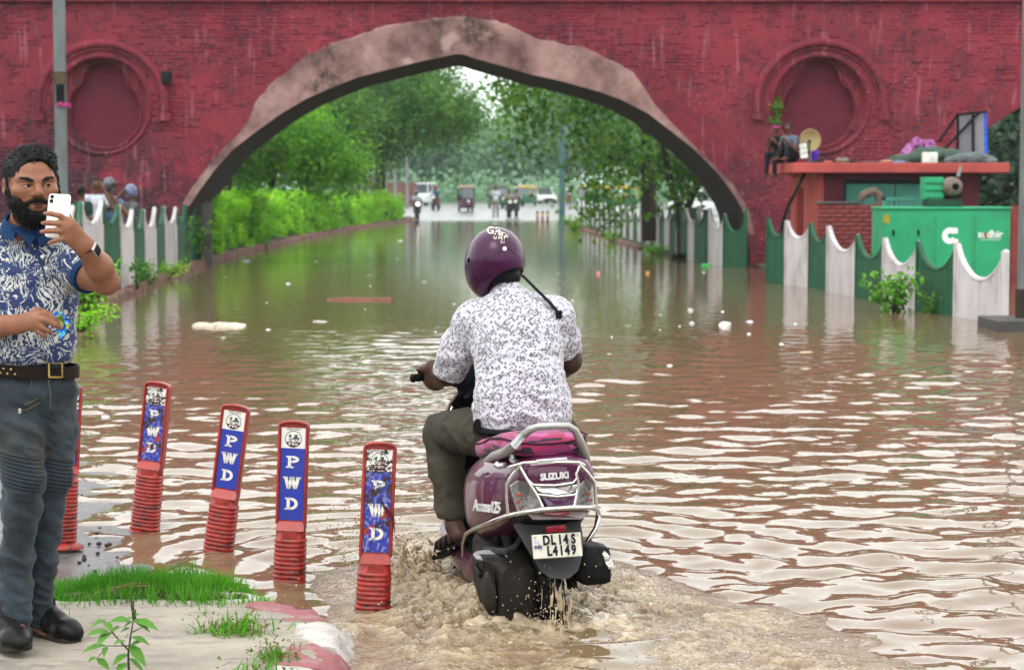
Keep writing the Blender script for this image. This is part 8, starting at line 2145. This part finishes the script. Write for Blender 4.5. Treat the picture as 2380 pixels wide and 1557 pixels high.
# ================================================================== SPLASH AND DROPLETS
rs = np.random.default_rng(3)
S = SDF((-1.05, 7.9, -.05), (-.2, 9.3, .55), .0085)
for k in range(260):
    f = rs.random() ** 1.3; a = rs.normal(0, .3); base = np.array([-.40 - .05 * rs.normal(), 8.62 + .20 * rs.normal(), 0]); p = base + np.array([-.24 * f * (1 + .3 * a) + .025 * rs.normal(), -.10 * f + .06 * rs.normal(), .01 + .30 * f * (1 - .45 * f) + .025 * rs.normal()]); r_ = .017 * (1 - .65 * f) * rs.uniform(.4, 1.1)
    d = np.array([-.5 + .3 * rs.normal(), -.2, 1.1 - 1.2 * f]); d /= np.linalg.norm(d); S.cone(p, p + d * rs.uniform(.01, .045) * (1.2 - f), r_, r_ * .45, .010)
t = NT('splash_water'); v = t.coord(1.0)
DK[0] = False; t.bsdf(t.mix(t.noise(v, 20, 3), (.27, .195, .12), (.46, .375, .265)), .06, ior=1.33, trans=.0); DK[0] = True; m_spl = t.done()
spl = sdf_obj(S, 'splash', m_spl, it=1, disp=lambda V, N: .004 * fbm(V[:, 0] * 45, V[:, 1] * 45, V[:, 2] * 45, 2))
tag(spl, 'brown spray thrown up on the left of the scooter front', 'splash', kind='stuff')
# wheel wash lumps
S = SDF((-.55, 7.0, -.06), (.75, 8.4, .26), .0085)
for k in range(240):
    a = rs.uniform(-1, 1); y = 7.66 + .12 * rs.normal(); x = .12 + .34 * a + .04 * rs.normal(); z = -.012 + abs(rs.normal(0, .012)) * (1.2 - abs(a)); d = np.array([rs.normal(), rs.normal(), .5 * abs(rs.normal())]); d /= np.linalg.norm(d); S.cone((x, y, z), np.array([x, y, z]) + d * rs.uniform(.01, .05), rs.uniform(.010, .022), rs.uniform(.003, .008), .03)
for k in range(26):
    x = .175 + .035 * rs.normal(); y = 7.50 + .05 * rs.normal(); z0 = rs.uniform(.04, .24); S.cone((x, y, z0), (x + .006 * rs.normal(), y, max(z0 - rs.uniform(.03, .14), -.02)), rs.uniform(.003, .006), rs.uniform(.004, .009), .006)
tag(sdf_obj(S, 'wheel_wash', m_spl, it=1, disp=lambda V, N: .004 * fbm(V[:, 0] * 40, V[:, 1] * 40, V[:, 2] * 40, 2)), 'muddy water boiling up and dripping behind the scooter rear wheel', 'splash', kind='stuff')
base_me = MB(); base_me.ell((0, 0, 0), (1, 1, 1), 6, 4); bv = np.array(base_me.v); bf_ = base_me.f
V, F = [], []; n = 1500
for k in range(n):
    if k < 750: f = rs.random(); p = np.array([-.45 - .30 * f + .10 * rs.normal(), 8.6 + .25 * rs.normal(), abs(.05 + .42 * f * (1.1 - f) + .09 * rs.normal())])
    elif k < 1050: p = np.array([.17 + .10 * rs.normal(), 7.5 + .12 * rs.normal(), abs(.10 * rs.normal())])
    else: p = np.array([.2 + .5 * rs.normal(), 7.5 + .5 * rs.normal(), abs(.05 * rs.normal()) + .01])
    r_ = rs.uniform(.0010, .0036) * (1.25 if k < 750 else 1); V.append(bv * r_ * np.array([1, 1, rs.uniform(.8, 1.6)]) + p); b0 = k * len(bv); F += [tuple(i + b0 for i in f_) for f_ in bf_]
me = bpy.data.meshes.new('droplets'); me.from_pydata(np.concatenate(V).tolist(), [], F); me.materials.append(m_spl); me.polygons.foreach_set('use_smooth', [True] * len(me.polygons))
tag(newobj('droplets', me), 'flying droplets round the scooter wheels', 'droplets', kind='stuff')
# ================================================================== FAR PEOPLE AND TRAFFIC
def far_person(label, x, y, z, h, shirt, trousers, skin=None, pose='stand', helmet=None, group=None, face=0.0, hairc=True, sit_h=0.0, voxel=0.022, arms='down', kid=False, band=None):
    """plain adult about h metres tall; pose stand / phone / ride / sit / walk. Built in place facing -y rotated by face."""
    rt = thing('person', label, 'person', (x, y, z), group)
    k = h / 1.72; cf_, sf_ = math.cos(face), math.sin(face)
    P = lambda a, b, c: np.array([x + (a * cf_ - b * sf_) * k, y + (a * sf_ + b * cf_) * k, z + c * k])
    if pose in ('stand', 'phone'): hip, kn, ft = [(.09, .0, .90)], [(.10, -.02, .48)], [(.11, .0, .05)]
    L = {'stand': ((.09, 0, .90), (.10, -.02, .48), (.11, 0, .06)), 'phone': ((.09, 0, .90), (.10, -.02, .48), (.11, 0, .06)), 'walk': ((.09, 0, .90), (.10, -.12, .50), (.11, .04, .06)), 'ride': ((.10, .1, .0), (.17, -.30, .02), (.16, -.25, -.42)), 'sit': ((.09, .05, .06), (.11, -.36, .10), (.12, -.38, -.42)), 'hug': ((.09, .05, .06), (.11, -.30, .22), (.12, -.40, .0))}[pose]
    b0 = .0 if pose in ('ride', 'sit', 'hug') else .90
    lean = .06 if pose in ('ride',) else (.10 if pose in ('hug', 'sit') else 0)
    lo = P(0, 0, 0) - 0.75 * k; hi = P(0, 0, 0) + 0.75 * k; lo[2] = z - (.5 if b0 == 0 else 0.02) * k; hi[2] = z + (b0 + .95) * k
    sk = SDF(lo, hi, voxel); sh = SDF(lo, hi, voxel); tr = SDF(lo, hi, voxel)
    sh.ell(P(0, 0 - lean * .3, b0 + .14), np.array([.155, .12, .18]) * k, .05); sh.ell(P(0, -lean * .8, b0 + .38), np.array([.175, .12, .17]) * k, .05); sh.cone(P(-.15, -lean, b0 + .48), P(.15, -lean, b0 + .48), .07 * k, .07 * k, .04)
    tr.ell(P(0, 0, b0 + .0), np.array([.16, .13, .12]) * k, .04)
    sk.ell(P(0, -lean * .5, b0 + .25), np.array([.11, .07, .25]) * k, .04)
    for s_ in (-1, 1):
        q = [P(s_ * a, b, c) for a, b, c in L]
        tr.chain([q[0], q[1], q[2] + np.array([0, 0, .06 * k])], [.088 * k, .07 * k, .058 * k], .03); sk.chain(q, [.05 * k, .045 * k, .04 * k], .02); sk.cone(q[2], q[2] + (P(0, -.17, -.03) - P(0, 0, 0)), .042 * k, .034 * k, .02)
        s0 = P(s_ * .19, -lean, b0 + .48)
        if arms == 'down': e, w = P(s_ * .24, .02 - lean, b0 + .22), P(s_ * .25, -.08, b0 + .0)
        elif arms == 'phone' or (arms == 'call' and s_ > 0): e, w = P(s_ * .27, -.22, b0 + .30), P(s_ * .10, -.38 if arms == 'phone' else -.12, b0 + (.58 if arms == 'phone' else .68))
        elif arms == 'bars': e, w = P(s_ * .28, -.18, b0 + .24), P(s_ * .27, -.42, b0 + .18)
        elif arms == 'knees': e, w = P(s_ * .22, -.16, b0 + .22), P(s_ * .06, -.30, b0 + .42)
        else: e, w = P(s_ * .24, .02, b0 + .22), P(s_ * .25, -.08, b0 + .02)
        sh.chain([s0, s0 * .4 + e * .6], [.068 * k, .06 * k], .03); sk.chain([s0, e, w], [.045 * k, .042 * k, .032 * k], .02); sk.cone(w, w + (w - e) / np.linalg.norm(w - e) * .10 * k, .036 * k, .03 * k, .015)
    hc = P(0, -lean * 1.4, b0 + .74)
    sk.cone(P(0, -lean, b0 + .5), hc, .055 * k, .055 * k, .03); sk.ell(hc, np.array([.078, .095, .115]) * k, .02); sk.cone(hc + (P(0, -.09, -.005) - P(0, 0, 0)), hc + (P(0, -.105, -.03) - P(0, 0, 0)), .014 * k, .018 * k, .01)
    sdf_obj(sk, 'body', skin or m_skin, rt); sdf_obj(sh, 'shirt', shirt, rt); sdf_obj(tr, 'trousers', trousers, rt)
    if helmet is not None:
        b = MB(); hm = SDF(hc - .22 * k, hc + .22 * k, max(voxel * .7, .012)); hm.ell(hc + np.array([0, 0, .02 * k]), np.array([.13, .15, .15]) * k, 0); hm.cone(hc + (P(0, -.13, -.04) - P(0, 0, 0)), hc + (P(0, -.25, -.04) - P(0, 0, 0)), .085 * k, .10 * k, .01, op='sub'); hm.cut(hc - np.array([0, 0, .11 * k]), (0, 0, -1)); sdf_obj(hm, 'helmet', helmet, rt)
    elif hairc:
        hm = SDF(hc - .2 * k, hc + .2 * k, max(voxel * .7, .012)); hm.ell(hc + (P(0, .018, .03) - P(0, 0, 0)), np.array([.090, .102, .11]) * k, 0); hm.ell(hc + (P(0, -.11, -.04) - P(0, 0, 0)), np.array([.085, .09, .10]) * k, .02, op='sub'); sdf_obj(hm, 'hair', m_hair, rt)
    if band is not None:
        b = MB(); b.tube([hc + np.array([.094 * k * math.cos(a), .108 * k * math.sin(a), .02 * k]) for a in np.linspace(0, 2 * math.pi, 20)], .018 * k, 6); b.build('headband', band, rt, smooth=True)
    return rt
cl = lambda n, c, r=.8: mat('cloth_' + n, c, rough=r, scale=6, bump=.3, bscale=12, bdist=.02)
m_hg = mat('helmet_grey', (.12, .14, .16), rough=.25, coat=.6); m_hb = mat('helmet_blue', (.20, .24, .42), (.05, .06, .16), rough=.25, coat=.6, scale=14)
# four onlookers behind the left fence
def stand_at(u, vtop, Y): p = at(u, vtop, Y); return p
for lab, u, vt, Y, sh, ar, hel, fc, ph in (
    ('onlooker with bare dark head in dark green behind the fence, nearest the lamp post', 190, 432, 35.2, cl('green', (.02, .07, .045)), 'down', None, 2.6, 0),
    ('onlooker in white shirt holding a phone to the ear behind the fence', 221, 413, 35.6, cl('white', (.55, .58, .64)), 'call', None, .5, 0),
    ('onlooker in light blue shirt and dark grey helmet behind the fence', 254, 411, 36.2, cl('blue', (.16, .24, .46)), 'phone', m_hg, 1.0, 1),
    ('onlooker in grey shirt and blue patterned helmet filming behind the fence', 304, 427, 35.8, cl('grey', (.16, .17, .19)), 'phone', m_hb, -.9, 1)):
    p = at(u, vt, Y); z = .17; far_person(lab, p.x, Y, z, (p.z - z) * (.98 if hel is None else .95) / 1.0, sh, cl('dark', (.025, .028, .04)), arms=ar, helmet=hel, face=fc, voxel=.018)
# two boys on the kiosk roof edge
p = at(1812, 386, 37.6); far_person('boy with a pink headband sitting at the kiosk roof corner, leg dangling', p.x, 37.6, RZ + .10, 1.32, cl('black', (.02, .02, .025)), cl('dark', (.025, .028, .04)), pose='sit', arms='knees', face=-.75, voxel=.016, band=m_pink)
p = at(1838, 384, 37.4); far_person('boy in grey blue shirt sitting hand to mouth beside the dish on the roof', p.x, 37.3, RZ + .10, 1.32, cl('slate', (.17, .22, .30)), cl('dark', (.025, .028, .04)), pose='hug', arms='knees', face=-.75, voxel=.016)

m_glass = mat('car_glass', (.06, .08, .09), (.09, .11, .12), rough=.08, scale=2); m_wcar = mat('car_white', (.62, .64, .64), (.56, .58, .58), rough=.3, coat=.5, scale=2); m_tyre = MATS['black_rubber']; m_head = mat('lamp_glass', (.75, .75, .72), rough=.1)
m_ygreen = mat('auto_green', (.02, .22, .085), (.02, .17, .07), rough=.45); m_yel = mat('auto_yellow', (.52, .34, .02), rough=.5); m_red_l = mat('lamp_red', (.45, .02, .02), rough=.3)
def car(label, u, Y, z, L, W, Hh, rot, hood=.30, suv=False, rack=False, group='cars on the far road'):
    p = at(u, 470, Y); M = Matrix.Translation((p.x, Y, z)) @ Matrix.Rotation(rot, 4, 'Z'); c = thing('car', label, 'car', (p.x, Y, z), group)
    h1 = Hh * .55; b = MB()
    sec = lambda y, zt, w: [M @ Vector(q) for q in ((-w, y, .28), (-w * 1.02, y, .45), (-w * .98, y, zt * .85), (-w * .9, y, zt), (w * .9, y, zt), (w * .98, y, zt * .85), (w * 1.02, y, .45), (w, y, .28))]
    w = W / 2
    b.loft([sec(-L / 2, h1 * .72, w * .86), sec(-L / 2 + .12, h1 * .9, w * .96), sec(-L / 2 + L * hood, h1 * 1.02, w), sec(L / 2 - .3, h1 * 1.05, w), sec(L / 2, h1 * .95, w * .92)]); b.build('body', m_wcar, c, bevel=.03)
    y0 = -L / 2 + L * hood; y1 = L / 2 - (.05 if suv else .5)
    cs = lambda y, z0, wz: [M @ Vector(q) for q in ((-w * .92, y, z0), (w * .92, y, z0))]
    b = MB(); b.loft([[M @ Vector((sx * w * k, y, zz)) for sx, y, zz, k in ((-1, y0, h1, .93), (1, y0, h1, .93), (1, y1, h1, .93), (-1, y1, h1, .93))], [M @ Vector((sx * w * .80, y, zz)) for sx, y, zz in ((-1, y0 + (.25 if suv else .55), Hh - .05), (1, y0 + (.25 if suv else .55), Hh - .05), (1, y1 - .25, Hh - .05), (-1, y1 - .25, Hh - .05))]]); b.build('glasshouse', m_glass, c)
    b = MB(); b.loft([[M @ Vector((sx * w * .82, y, zz)) for sx, y, zz in ((-1, y0 + (.2 if suv else .5), Hh - .07), (1, y0 + (.2 if suv else .5), Hh - .07), (1, y1 - .2, Hh - .07), (-1, y1 - .2, Hh - .07))], [M @ Vector((sx * w * .74, y, Hh)) for sx, y in ((-1, y0 + .4), (1, y0 + .4), (1, y1 - .35), (-1, y1 - .35))]])
    for sx in (-1, 1):
        b.tube([M @ Vector((sx * w * .93, y0, h1)), M @ Vector((sx * w * .81, y0 + (.22 if suv else .52), Hh - .05))], .04, 5); b.tube([M @ Vector((sx * w * .93, y1, h1)), M @ Vector((sx * w * .81, y1 - .22, Hh - .05))], .05, 5)
        b.tube([M @ Vector((sx * w * .935, (y0 + y1) / 2, h1)), M @ Vector((sx * w * .81, (y0 + y1) / 2, Hh - .05))], .045, 5)
    b.build('roof', m_wcar, c)
    for sx in (-1, 1):
        for yy in (-L * .31, L * .31):
            b = MB(); b.lathe([(.18, -.1), (.31, -.1), (.33, 0), (.31, .1), (.18, .1)], 16, 'x', M @ Matrix.Translation((sx * w * .86, yy, .33))); b.build('wheel', m_tyre, c, smooth=True)
        b = MB(); b.ell(M @ Vector((sx * w * .68, -L / 2 + .03, h1 * .68)), (.14, .07, .10), 10, 6); b.build('headlight', m_head, c, smooth=True)
        b = MB(); b.cbox((sx * w * 1.12, y0 + .35, h1 + .1), (.16, .08, .13), M); b.build('mirror', m_wcar, c, bevel=.02)
    b = MB(); b.cbox((0, -L / 2 - .005, h1 * .55), (W * .45, .05, .16), M); b.cbox((0, -L / 2 - .02, .36), (W * .8, .08, .12), M); b.build('grille', m_black, c, bevel=.01)
    if rack:
        b = MB()
        for sx in (-1, 1): b.tube([M @ Vector((sx * w * .6, y0 + .6, Hh + .1)), M @ Vector((sx * w * .6, y1 - .4, Hh + .1))], .03, 5)
        for k in range(4): b.tube([M @ Vector((-w * .6, y0 + .6 + k * (y1 - y0 - 1) / 3, Hh + .1)), M @ Vector((w * .6, y0 + .6 + k * (y1 - y0 - 1) / 3, Hh + .1))], .025, 5)
        b.build('roof_rack', m_silver, c)
    return c
car('white jeep with tall boxy cabin facing the flood, left of the far road', 980, 172, .27, 4.2, 1.8, 1.95, R(-14), .3, True)
car('white saloon car on the far road behind the auto rickshaw', 1262, 196, .28, 4.2, 1.75, 1.55, R(16), .3, False)
car('white car with a roof rack standing highest behind the auto rickshaw', 1234, 232, 1.25, 4.6, 1.9, 1.8, R(-20), .28, True, True)
car('white car half hidden by the hedge end', 918, 178, .27, 4.0, 1.7, 1.5, R(-30), .3, False)
car('pale car glimpsed through the arch foot behind the fence', 1640, 120, .15, 4.2, 1.75, 1.5, R(70), .3, False)
def auto(label, u, Y, z, rot, bodym, roofm, trim, panelm=None, group='three wheelers on the far road', h=1.72, erick=False):
    p = at(u, 470, Y); M = Matrix.Translation((p.x, Y, z)) @ Matrix.Rotation(rot, 4, 'Z'); c = thing('auto_rickshaw' if not erick else 'electric_rickshaw', label, 'rickshaw', (p.x, Y, z), group)
    w = .62 if not erick else .5
    b = MB(); b.loft([[M @ Vector(q) for q in ((-w * .5, -1.25, .35), (w * .5, -1.25, .35), (w * .42, -1.2, .85), (-w * .42, -1.2, .85))], [M @ Vector(q) for q in ((-w * .9, -.6, .25), (w * .9, -.6, .25), (w * .9, -.62, .88), (-w * .9, -.62, .88))], [M @ Vector(q) for q in ((-w, -.2, .25), (w, -.2, .25), (w, -.2, .62), (-w, -.2, .62))], [M @ Vector(q) for q in ((-w, 1.2, .28), (w, 1.2, .28), (w, 1.2, .80), (-w, 1.2, .80))]]); b.build('body', bodym, c, bevel=.03)
    b = MB(); b.loft([[M @ Vector(q) for q in ((-w * .85, -.85, h - .18), (w * .85, -.85, h - .18), (w * .75, -.8, h - .06), (-w * .75, -.8, h - .06))], [M @ Vector(q) for q in ((-w * 1.02, .0, h - .22), (w * 1.02, .0, h - .22), (w * .85, 0, h), (-w * .85, 0, h))], [M @ Vector(q) for q in ((-w * 1.02, 1.2, h - .25), (w * 1.02, 1.2, h - .25), (w * .85, 1.15, h - .05), (-w * .85, 1.15, h - .05))]]); b.build('canopy', roofm, c, bevel=.03)
    b = MB()
    for sx in (-1, 1):
        b.tube([M @ Vector((sx * w * .82, -.66, .85)), M @ Vector((sx * w * .8, -.82, h - .15))], .035, 6); b.tube([M @ Vector((sx * w * .98, 1.15, .75)), M @ Vector((sx * w * .98, 1.15, h - .2))], .04, 6); b.tube([M @ Vector((sx * w * .98, .2, .6)), M @ Vector((sx * w * .98, .1, h - .2))], .03, 6)
    b.build('frame', trim, c)
    b = MB(); b.prism([M @ Vector(q) for q in ((-w * .78, -.69, .9), (w * .78, -.69, .9), (w * .74, -.81, h - .22), (-w * .74, -.81, h - .22))], tuple(M.to_3x3() @ Vector((0, .02, 0)))); b.build('windscreen', mat('screen_pale', (.36, .40, .42), (.22, .26, .28), rough=.15, scale=1.5), c)
    b = MB(); b.box(-w * .85, w * .85, .55, 1.1, .5, 1.0, M); b.build('bench', m_black, c, bevel=.04)
    for q in ((0, -1.0), (-w * .85, .95), (w * .85, .95)):
        b = MB(); b.lathe([(.1, -.06), (.19, -.06), (.21, 0), (.19, .06), (.1, .06)], 14, 'x', M @ Matrix.Translation((q[0], q[1], .21))); b.build('wheel', m_tyre, c, smooth=True)
    b = MB(); b.ell(M @ Vector((0, -1.27, .70)), (.09, .06, .09), 10, 6); b.build('headlight', m_head, c, smooth=True)
    if panelm:
        for sx in (-1, 0, 1): b = MB(); b.cbox((sx * w * .72, -1.27 + abs(sx) * .55, .72 if sx else .55), (.18, .06, .26), M); b.build('front_panel', panelm, c, bevel=.02)
    dr = far_person(label.split(' ')[0] + '_', 0, 0, 0, 1.6, cl('dark', (.025, .028, .04)), cl('dark', (.025, .028, .04)), voxel=.05) if False else None
    return c
m_erk = mat('erick_dark', (.05, .02, .035), (.08, .02, .05), rough=.5); m_tan = mat('canopy_tan', (.42, .27, .20), rough=.7); m_ppk = mat('panel_pink', (.45, .03, .16), rough=.5)
auto('dark electric rickshaw with tan canopy and pink panels in the middle of the far road', 1085, 129, .22, R(6), m_erk, m_tan, m_black, m_ppk, erick=True)
auto('green and yellow auto rickshaw right of the motorcyclists, front towards the flood', 1222, 168, .27, R(-18), m_ygreen, m_yel, m_yel)
auto('green auto rickshaw with dull canopy half hidden by the man in white', 1160, 150, .26, R(14), m_ygreen, mat('canopy_dull', (.20, .20, .14), rough=.8), m_black)
auto('green and yellow auto rickshaw seen through the hanging leaves on the right', 1375, 140, .24, R(-50), m_ygreen, m_yel, m_yel)
auto('green and yellow auto rickshaw farther right behind the leafy trees', 1440, 150, .24, R(-60), m_ygreen, m_yel, m_yel)
def bike(label, u, Y, z, rot, bodym, rider_sh, helm, lamp=False, scoot=False):
    p = at(u, 470, Y); M = Matrix.Translation((p.x, Y, z)) @ Matrix.Rotation(rot, 4, 'Z'); c = thing('motorcycle' if not scoot else 'motor_scooter', label, 'motorcycle', (p.x, Y, z), 'two wheelers on the far road')
    for yy in (-.62, .62):
        b = MB(); b.lathe([(.2, -.05), (.28, -.05), (.30, 0), (.28, .05), (.2, .05)], 18, 'x', M @ Matrix.Translation((0, yy, .30))); b.build('wheel', m_tyre, c, smooth=True)
    b = MB(); b.loft([[M @ Vector((sx * w, y, zz)) for sx, zz in ((-1, z0), (1, z0), (1, z1), (-1, z1))] for y, w, z0, z1 in ((-.5, .12, .5, .95), (-.2, .16, .35, .85), (.2, .15, .35, .78), (.7, .11, .6, .82))]); b.build('body', bodym, c, bevel=.04)
    b = MB(); b.tube([M @ Vector((-.34, -.38, 1.02)), M @ Vector((0, -.48, .98)), M @ Vector((.34, -.38, 1.02))], .025, 6); b.tube([M @ Vector((0, -.46, .98)), M @ Vector((0, -.62, .3))], .05, 6); b.build('handlebar', m_black, c)
    b = MB(); b.ell(M @ Vector((0, -.58, .88)), (.10, .07, .10), 10, 6)
    hl = mat('headlamp_lit', (.8, .8, .7), rough=.2)
    if lamp and 'lit_lamp' not in MATS:
        t = NT('lit_lamp'); t.bsdf((.9, .9, .7), .3, emit=(1.0, .97, .75), emit_s=2.0); MATS['lit_lamp'] = t.done()
    b.build('headlight', MATS['lit_lamp'] if lamp else hl, c, smooth=True)
    q = M @ Vector((0, .12, .80)); far_person(label.replace('motorcycle', 'motorcyclist').replace('scooter', 'scooter rider') if False else RID[label], q.x, q.y, q.z, 1.66, rider_sh, cl('dark', (.025, .028, .04)), pose='ride', arms='bars', helmet=helm, face=rot, voxel=.032, group='riders on the far road')
RID = {'motorcycle with its headlight lit wading beside the hedge end': 'rider on the motorcycle with the lit headlight', 'magenta scooter passing in front of the white jeep': 'rider with red helmet on the magenta scooter', 'motorcycle at the water edge right of the man in white': 'rider in beige shirt right of the man in white', 'motorcycle just behind the beige rider': 'rider in mauve shirt beside the auto rickshaw'}
bike('motorcycle with its headlight lit wading beside the hedge end', 969, 111, -.02, R(8), mat('bike_dark', (.04, .035, .05), rough=.4), cl('paleblue', (.38, .44, .52)), m_hg, True)
bike('magenta scooter passing in front of the white jeep', 1013, 134, .25, R(-14), mat('bike_magenta', (.24, .02, .09), rough=.4), cl('teal', (.03, .14, .26)), mat('helmet_red', (.4, .02, .03), rough=.3), False, True)
bike('motorcycle at the water edge right of the man in white', 1183, 112, .08, R(6), MATS['bike_dark'], cl('beige', (.38, .33, .25)), None)
bike('motorcycle just behind the beige rider', 1200, 114, .1, R(-4), MATS['bike_dark'], cl('mauve', (.32, .25, .28)), m_hg)
p = at(1152, 470, 106); far_person('man in white shirt standing on the far road with pale trousers', p.x, 106, .12, 1.74, cl('white', (.55, .58, .64)), cl('sand', (.40, .36, .32)), arms='down', voxel=.03, face=.2)
p = at(1322, 470, 170); far_person('distant person in white beside the teal street pole', p.x, 170, .27, 1.75, cl('white', (.55, .58, .64)), cl('red', (.35, .05, .08)), voxel=.04)
for u, lab in ((1249, 'leftmost'), (1261, 'middle'), (1273, 'rightmost')):
    Y = 103; p = at(u, 514, Y); b = MB(); b.lathe([(.10, -.05), (.09, .03), (.065, .05), (.06, .5), (.055, .56), (.02, .58)], 12, 'z', Matrix.Translation((p.x, Y, 0.0)))
    o = thing('bollard', lab + ' of the three small orange bollards at the far water edge', 'bollard', (p.x, Y, 0), 'small orange bollards far off'); b.build('post', mat('bollard_orange', (.30, .075, .04), rough=.5), o, smooth=True)
    b = MB(); b.lathe([(.066, .3), (.064, .42)], 12, 'z', Matrix.Translation((p.x, Y, 0.0)), cap=False); b.build('band', mat('band_yellow', (.55, .42, .10), rough=.5), o)
# pale low building and gate pillars beyond the hedge
def bl(label, u0, u1, v0, v1, Y, cc):
    a, b_ = at(u0, v1, Y), at(u1, v0, Y); o = thing('building', label, 'building', ((a.x + b_.x) / 2, Y, .2)); M_ = mat('plaster_%d' % u0, cc, rough=.8, scale=.6)
    b = MB(); b.box(a.x, b_.x, Y, Y + 4, .1, b_.z); b.build('wall', M_, o); b = MB(); b.box(a.x - .2, b_.x + .2, Y - .2, Y + 4.2, b_.z, b_.z + .25); b.build('roof', mat('roof_grey', (.3, .3, .3), rough=.8), o)
    w = b_.x - a.x
    for k in range(2): b = MB(); b.box(a.x + w * (.15 + .45 * k), a.x + w * (.40 + .45 * k), Y - .03, Y - .005, b_.z * .45, b_.z * .8); b.build('window', m_glass, o)
bl('pale cream hut half hidden by the hedge, left of a second hut', 824, 858, 415, 448, 150, (.50, .46, .36)); bl('pale hut farther right just over the hedge top', 866, 890, 412, 448, 152, (.46, .44, .38))
a = at(905, 440, 165); b = MB(); b.box(a.x - 2, a.x + 2.2, 165, 165.3, .2, at(905, 424, 165).z); tag(b.build('boundary_wall', mat('wall_dusty_red', (.30, .14, .13), rough=.85)), 'dusty red low wall far behind the hedge end', 'wall')
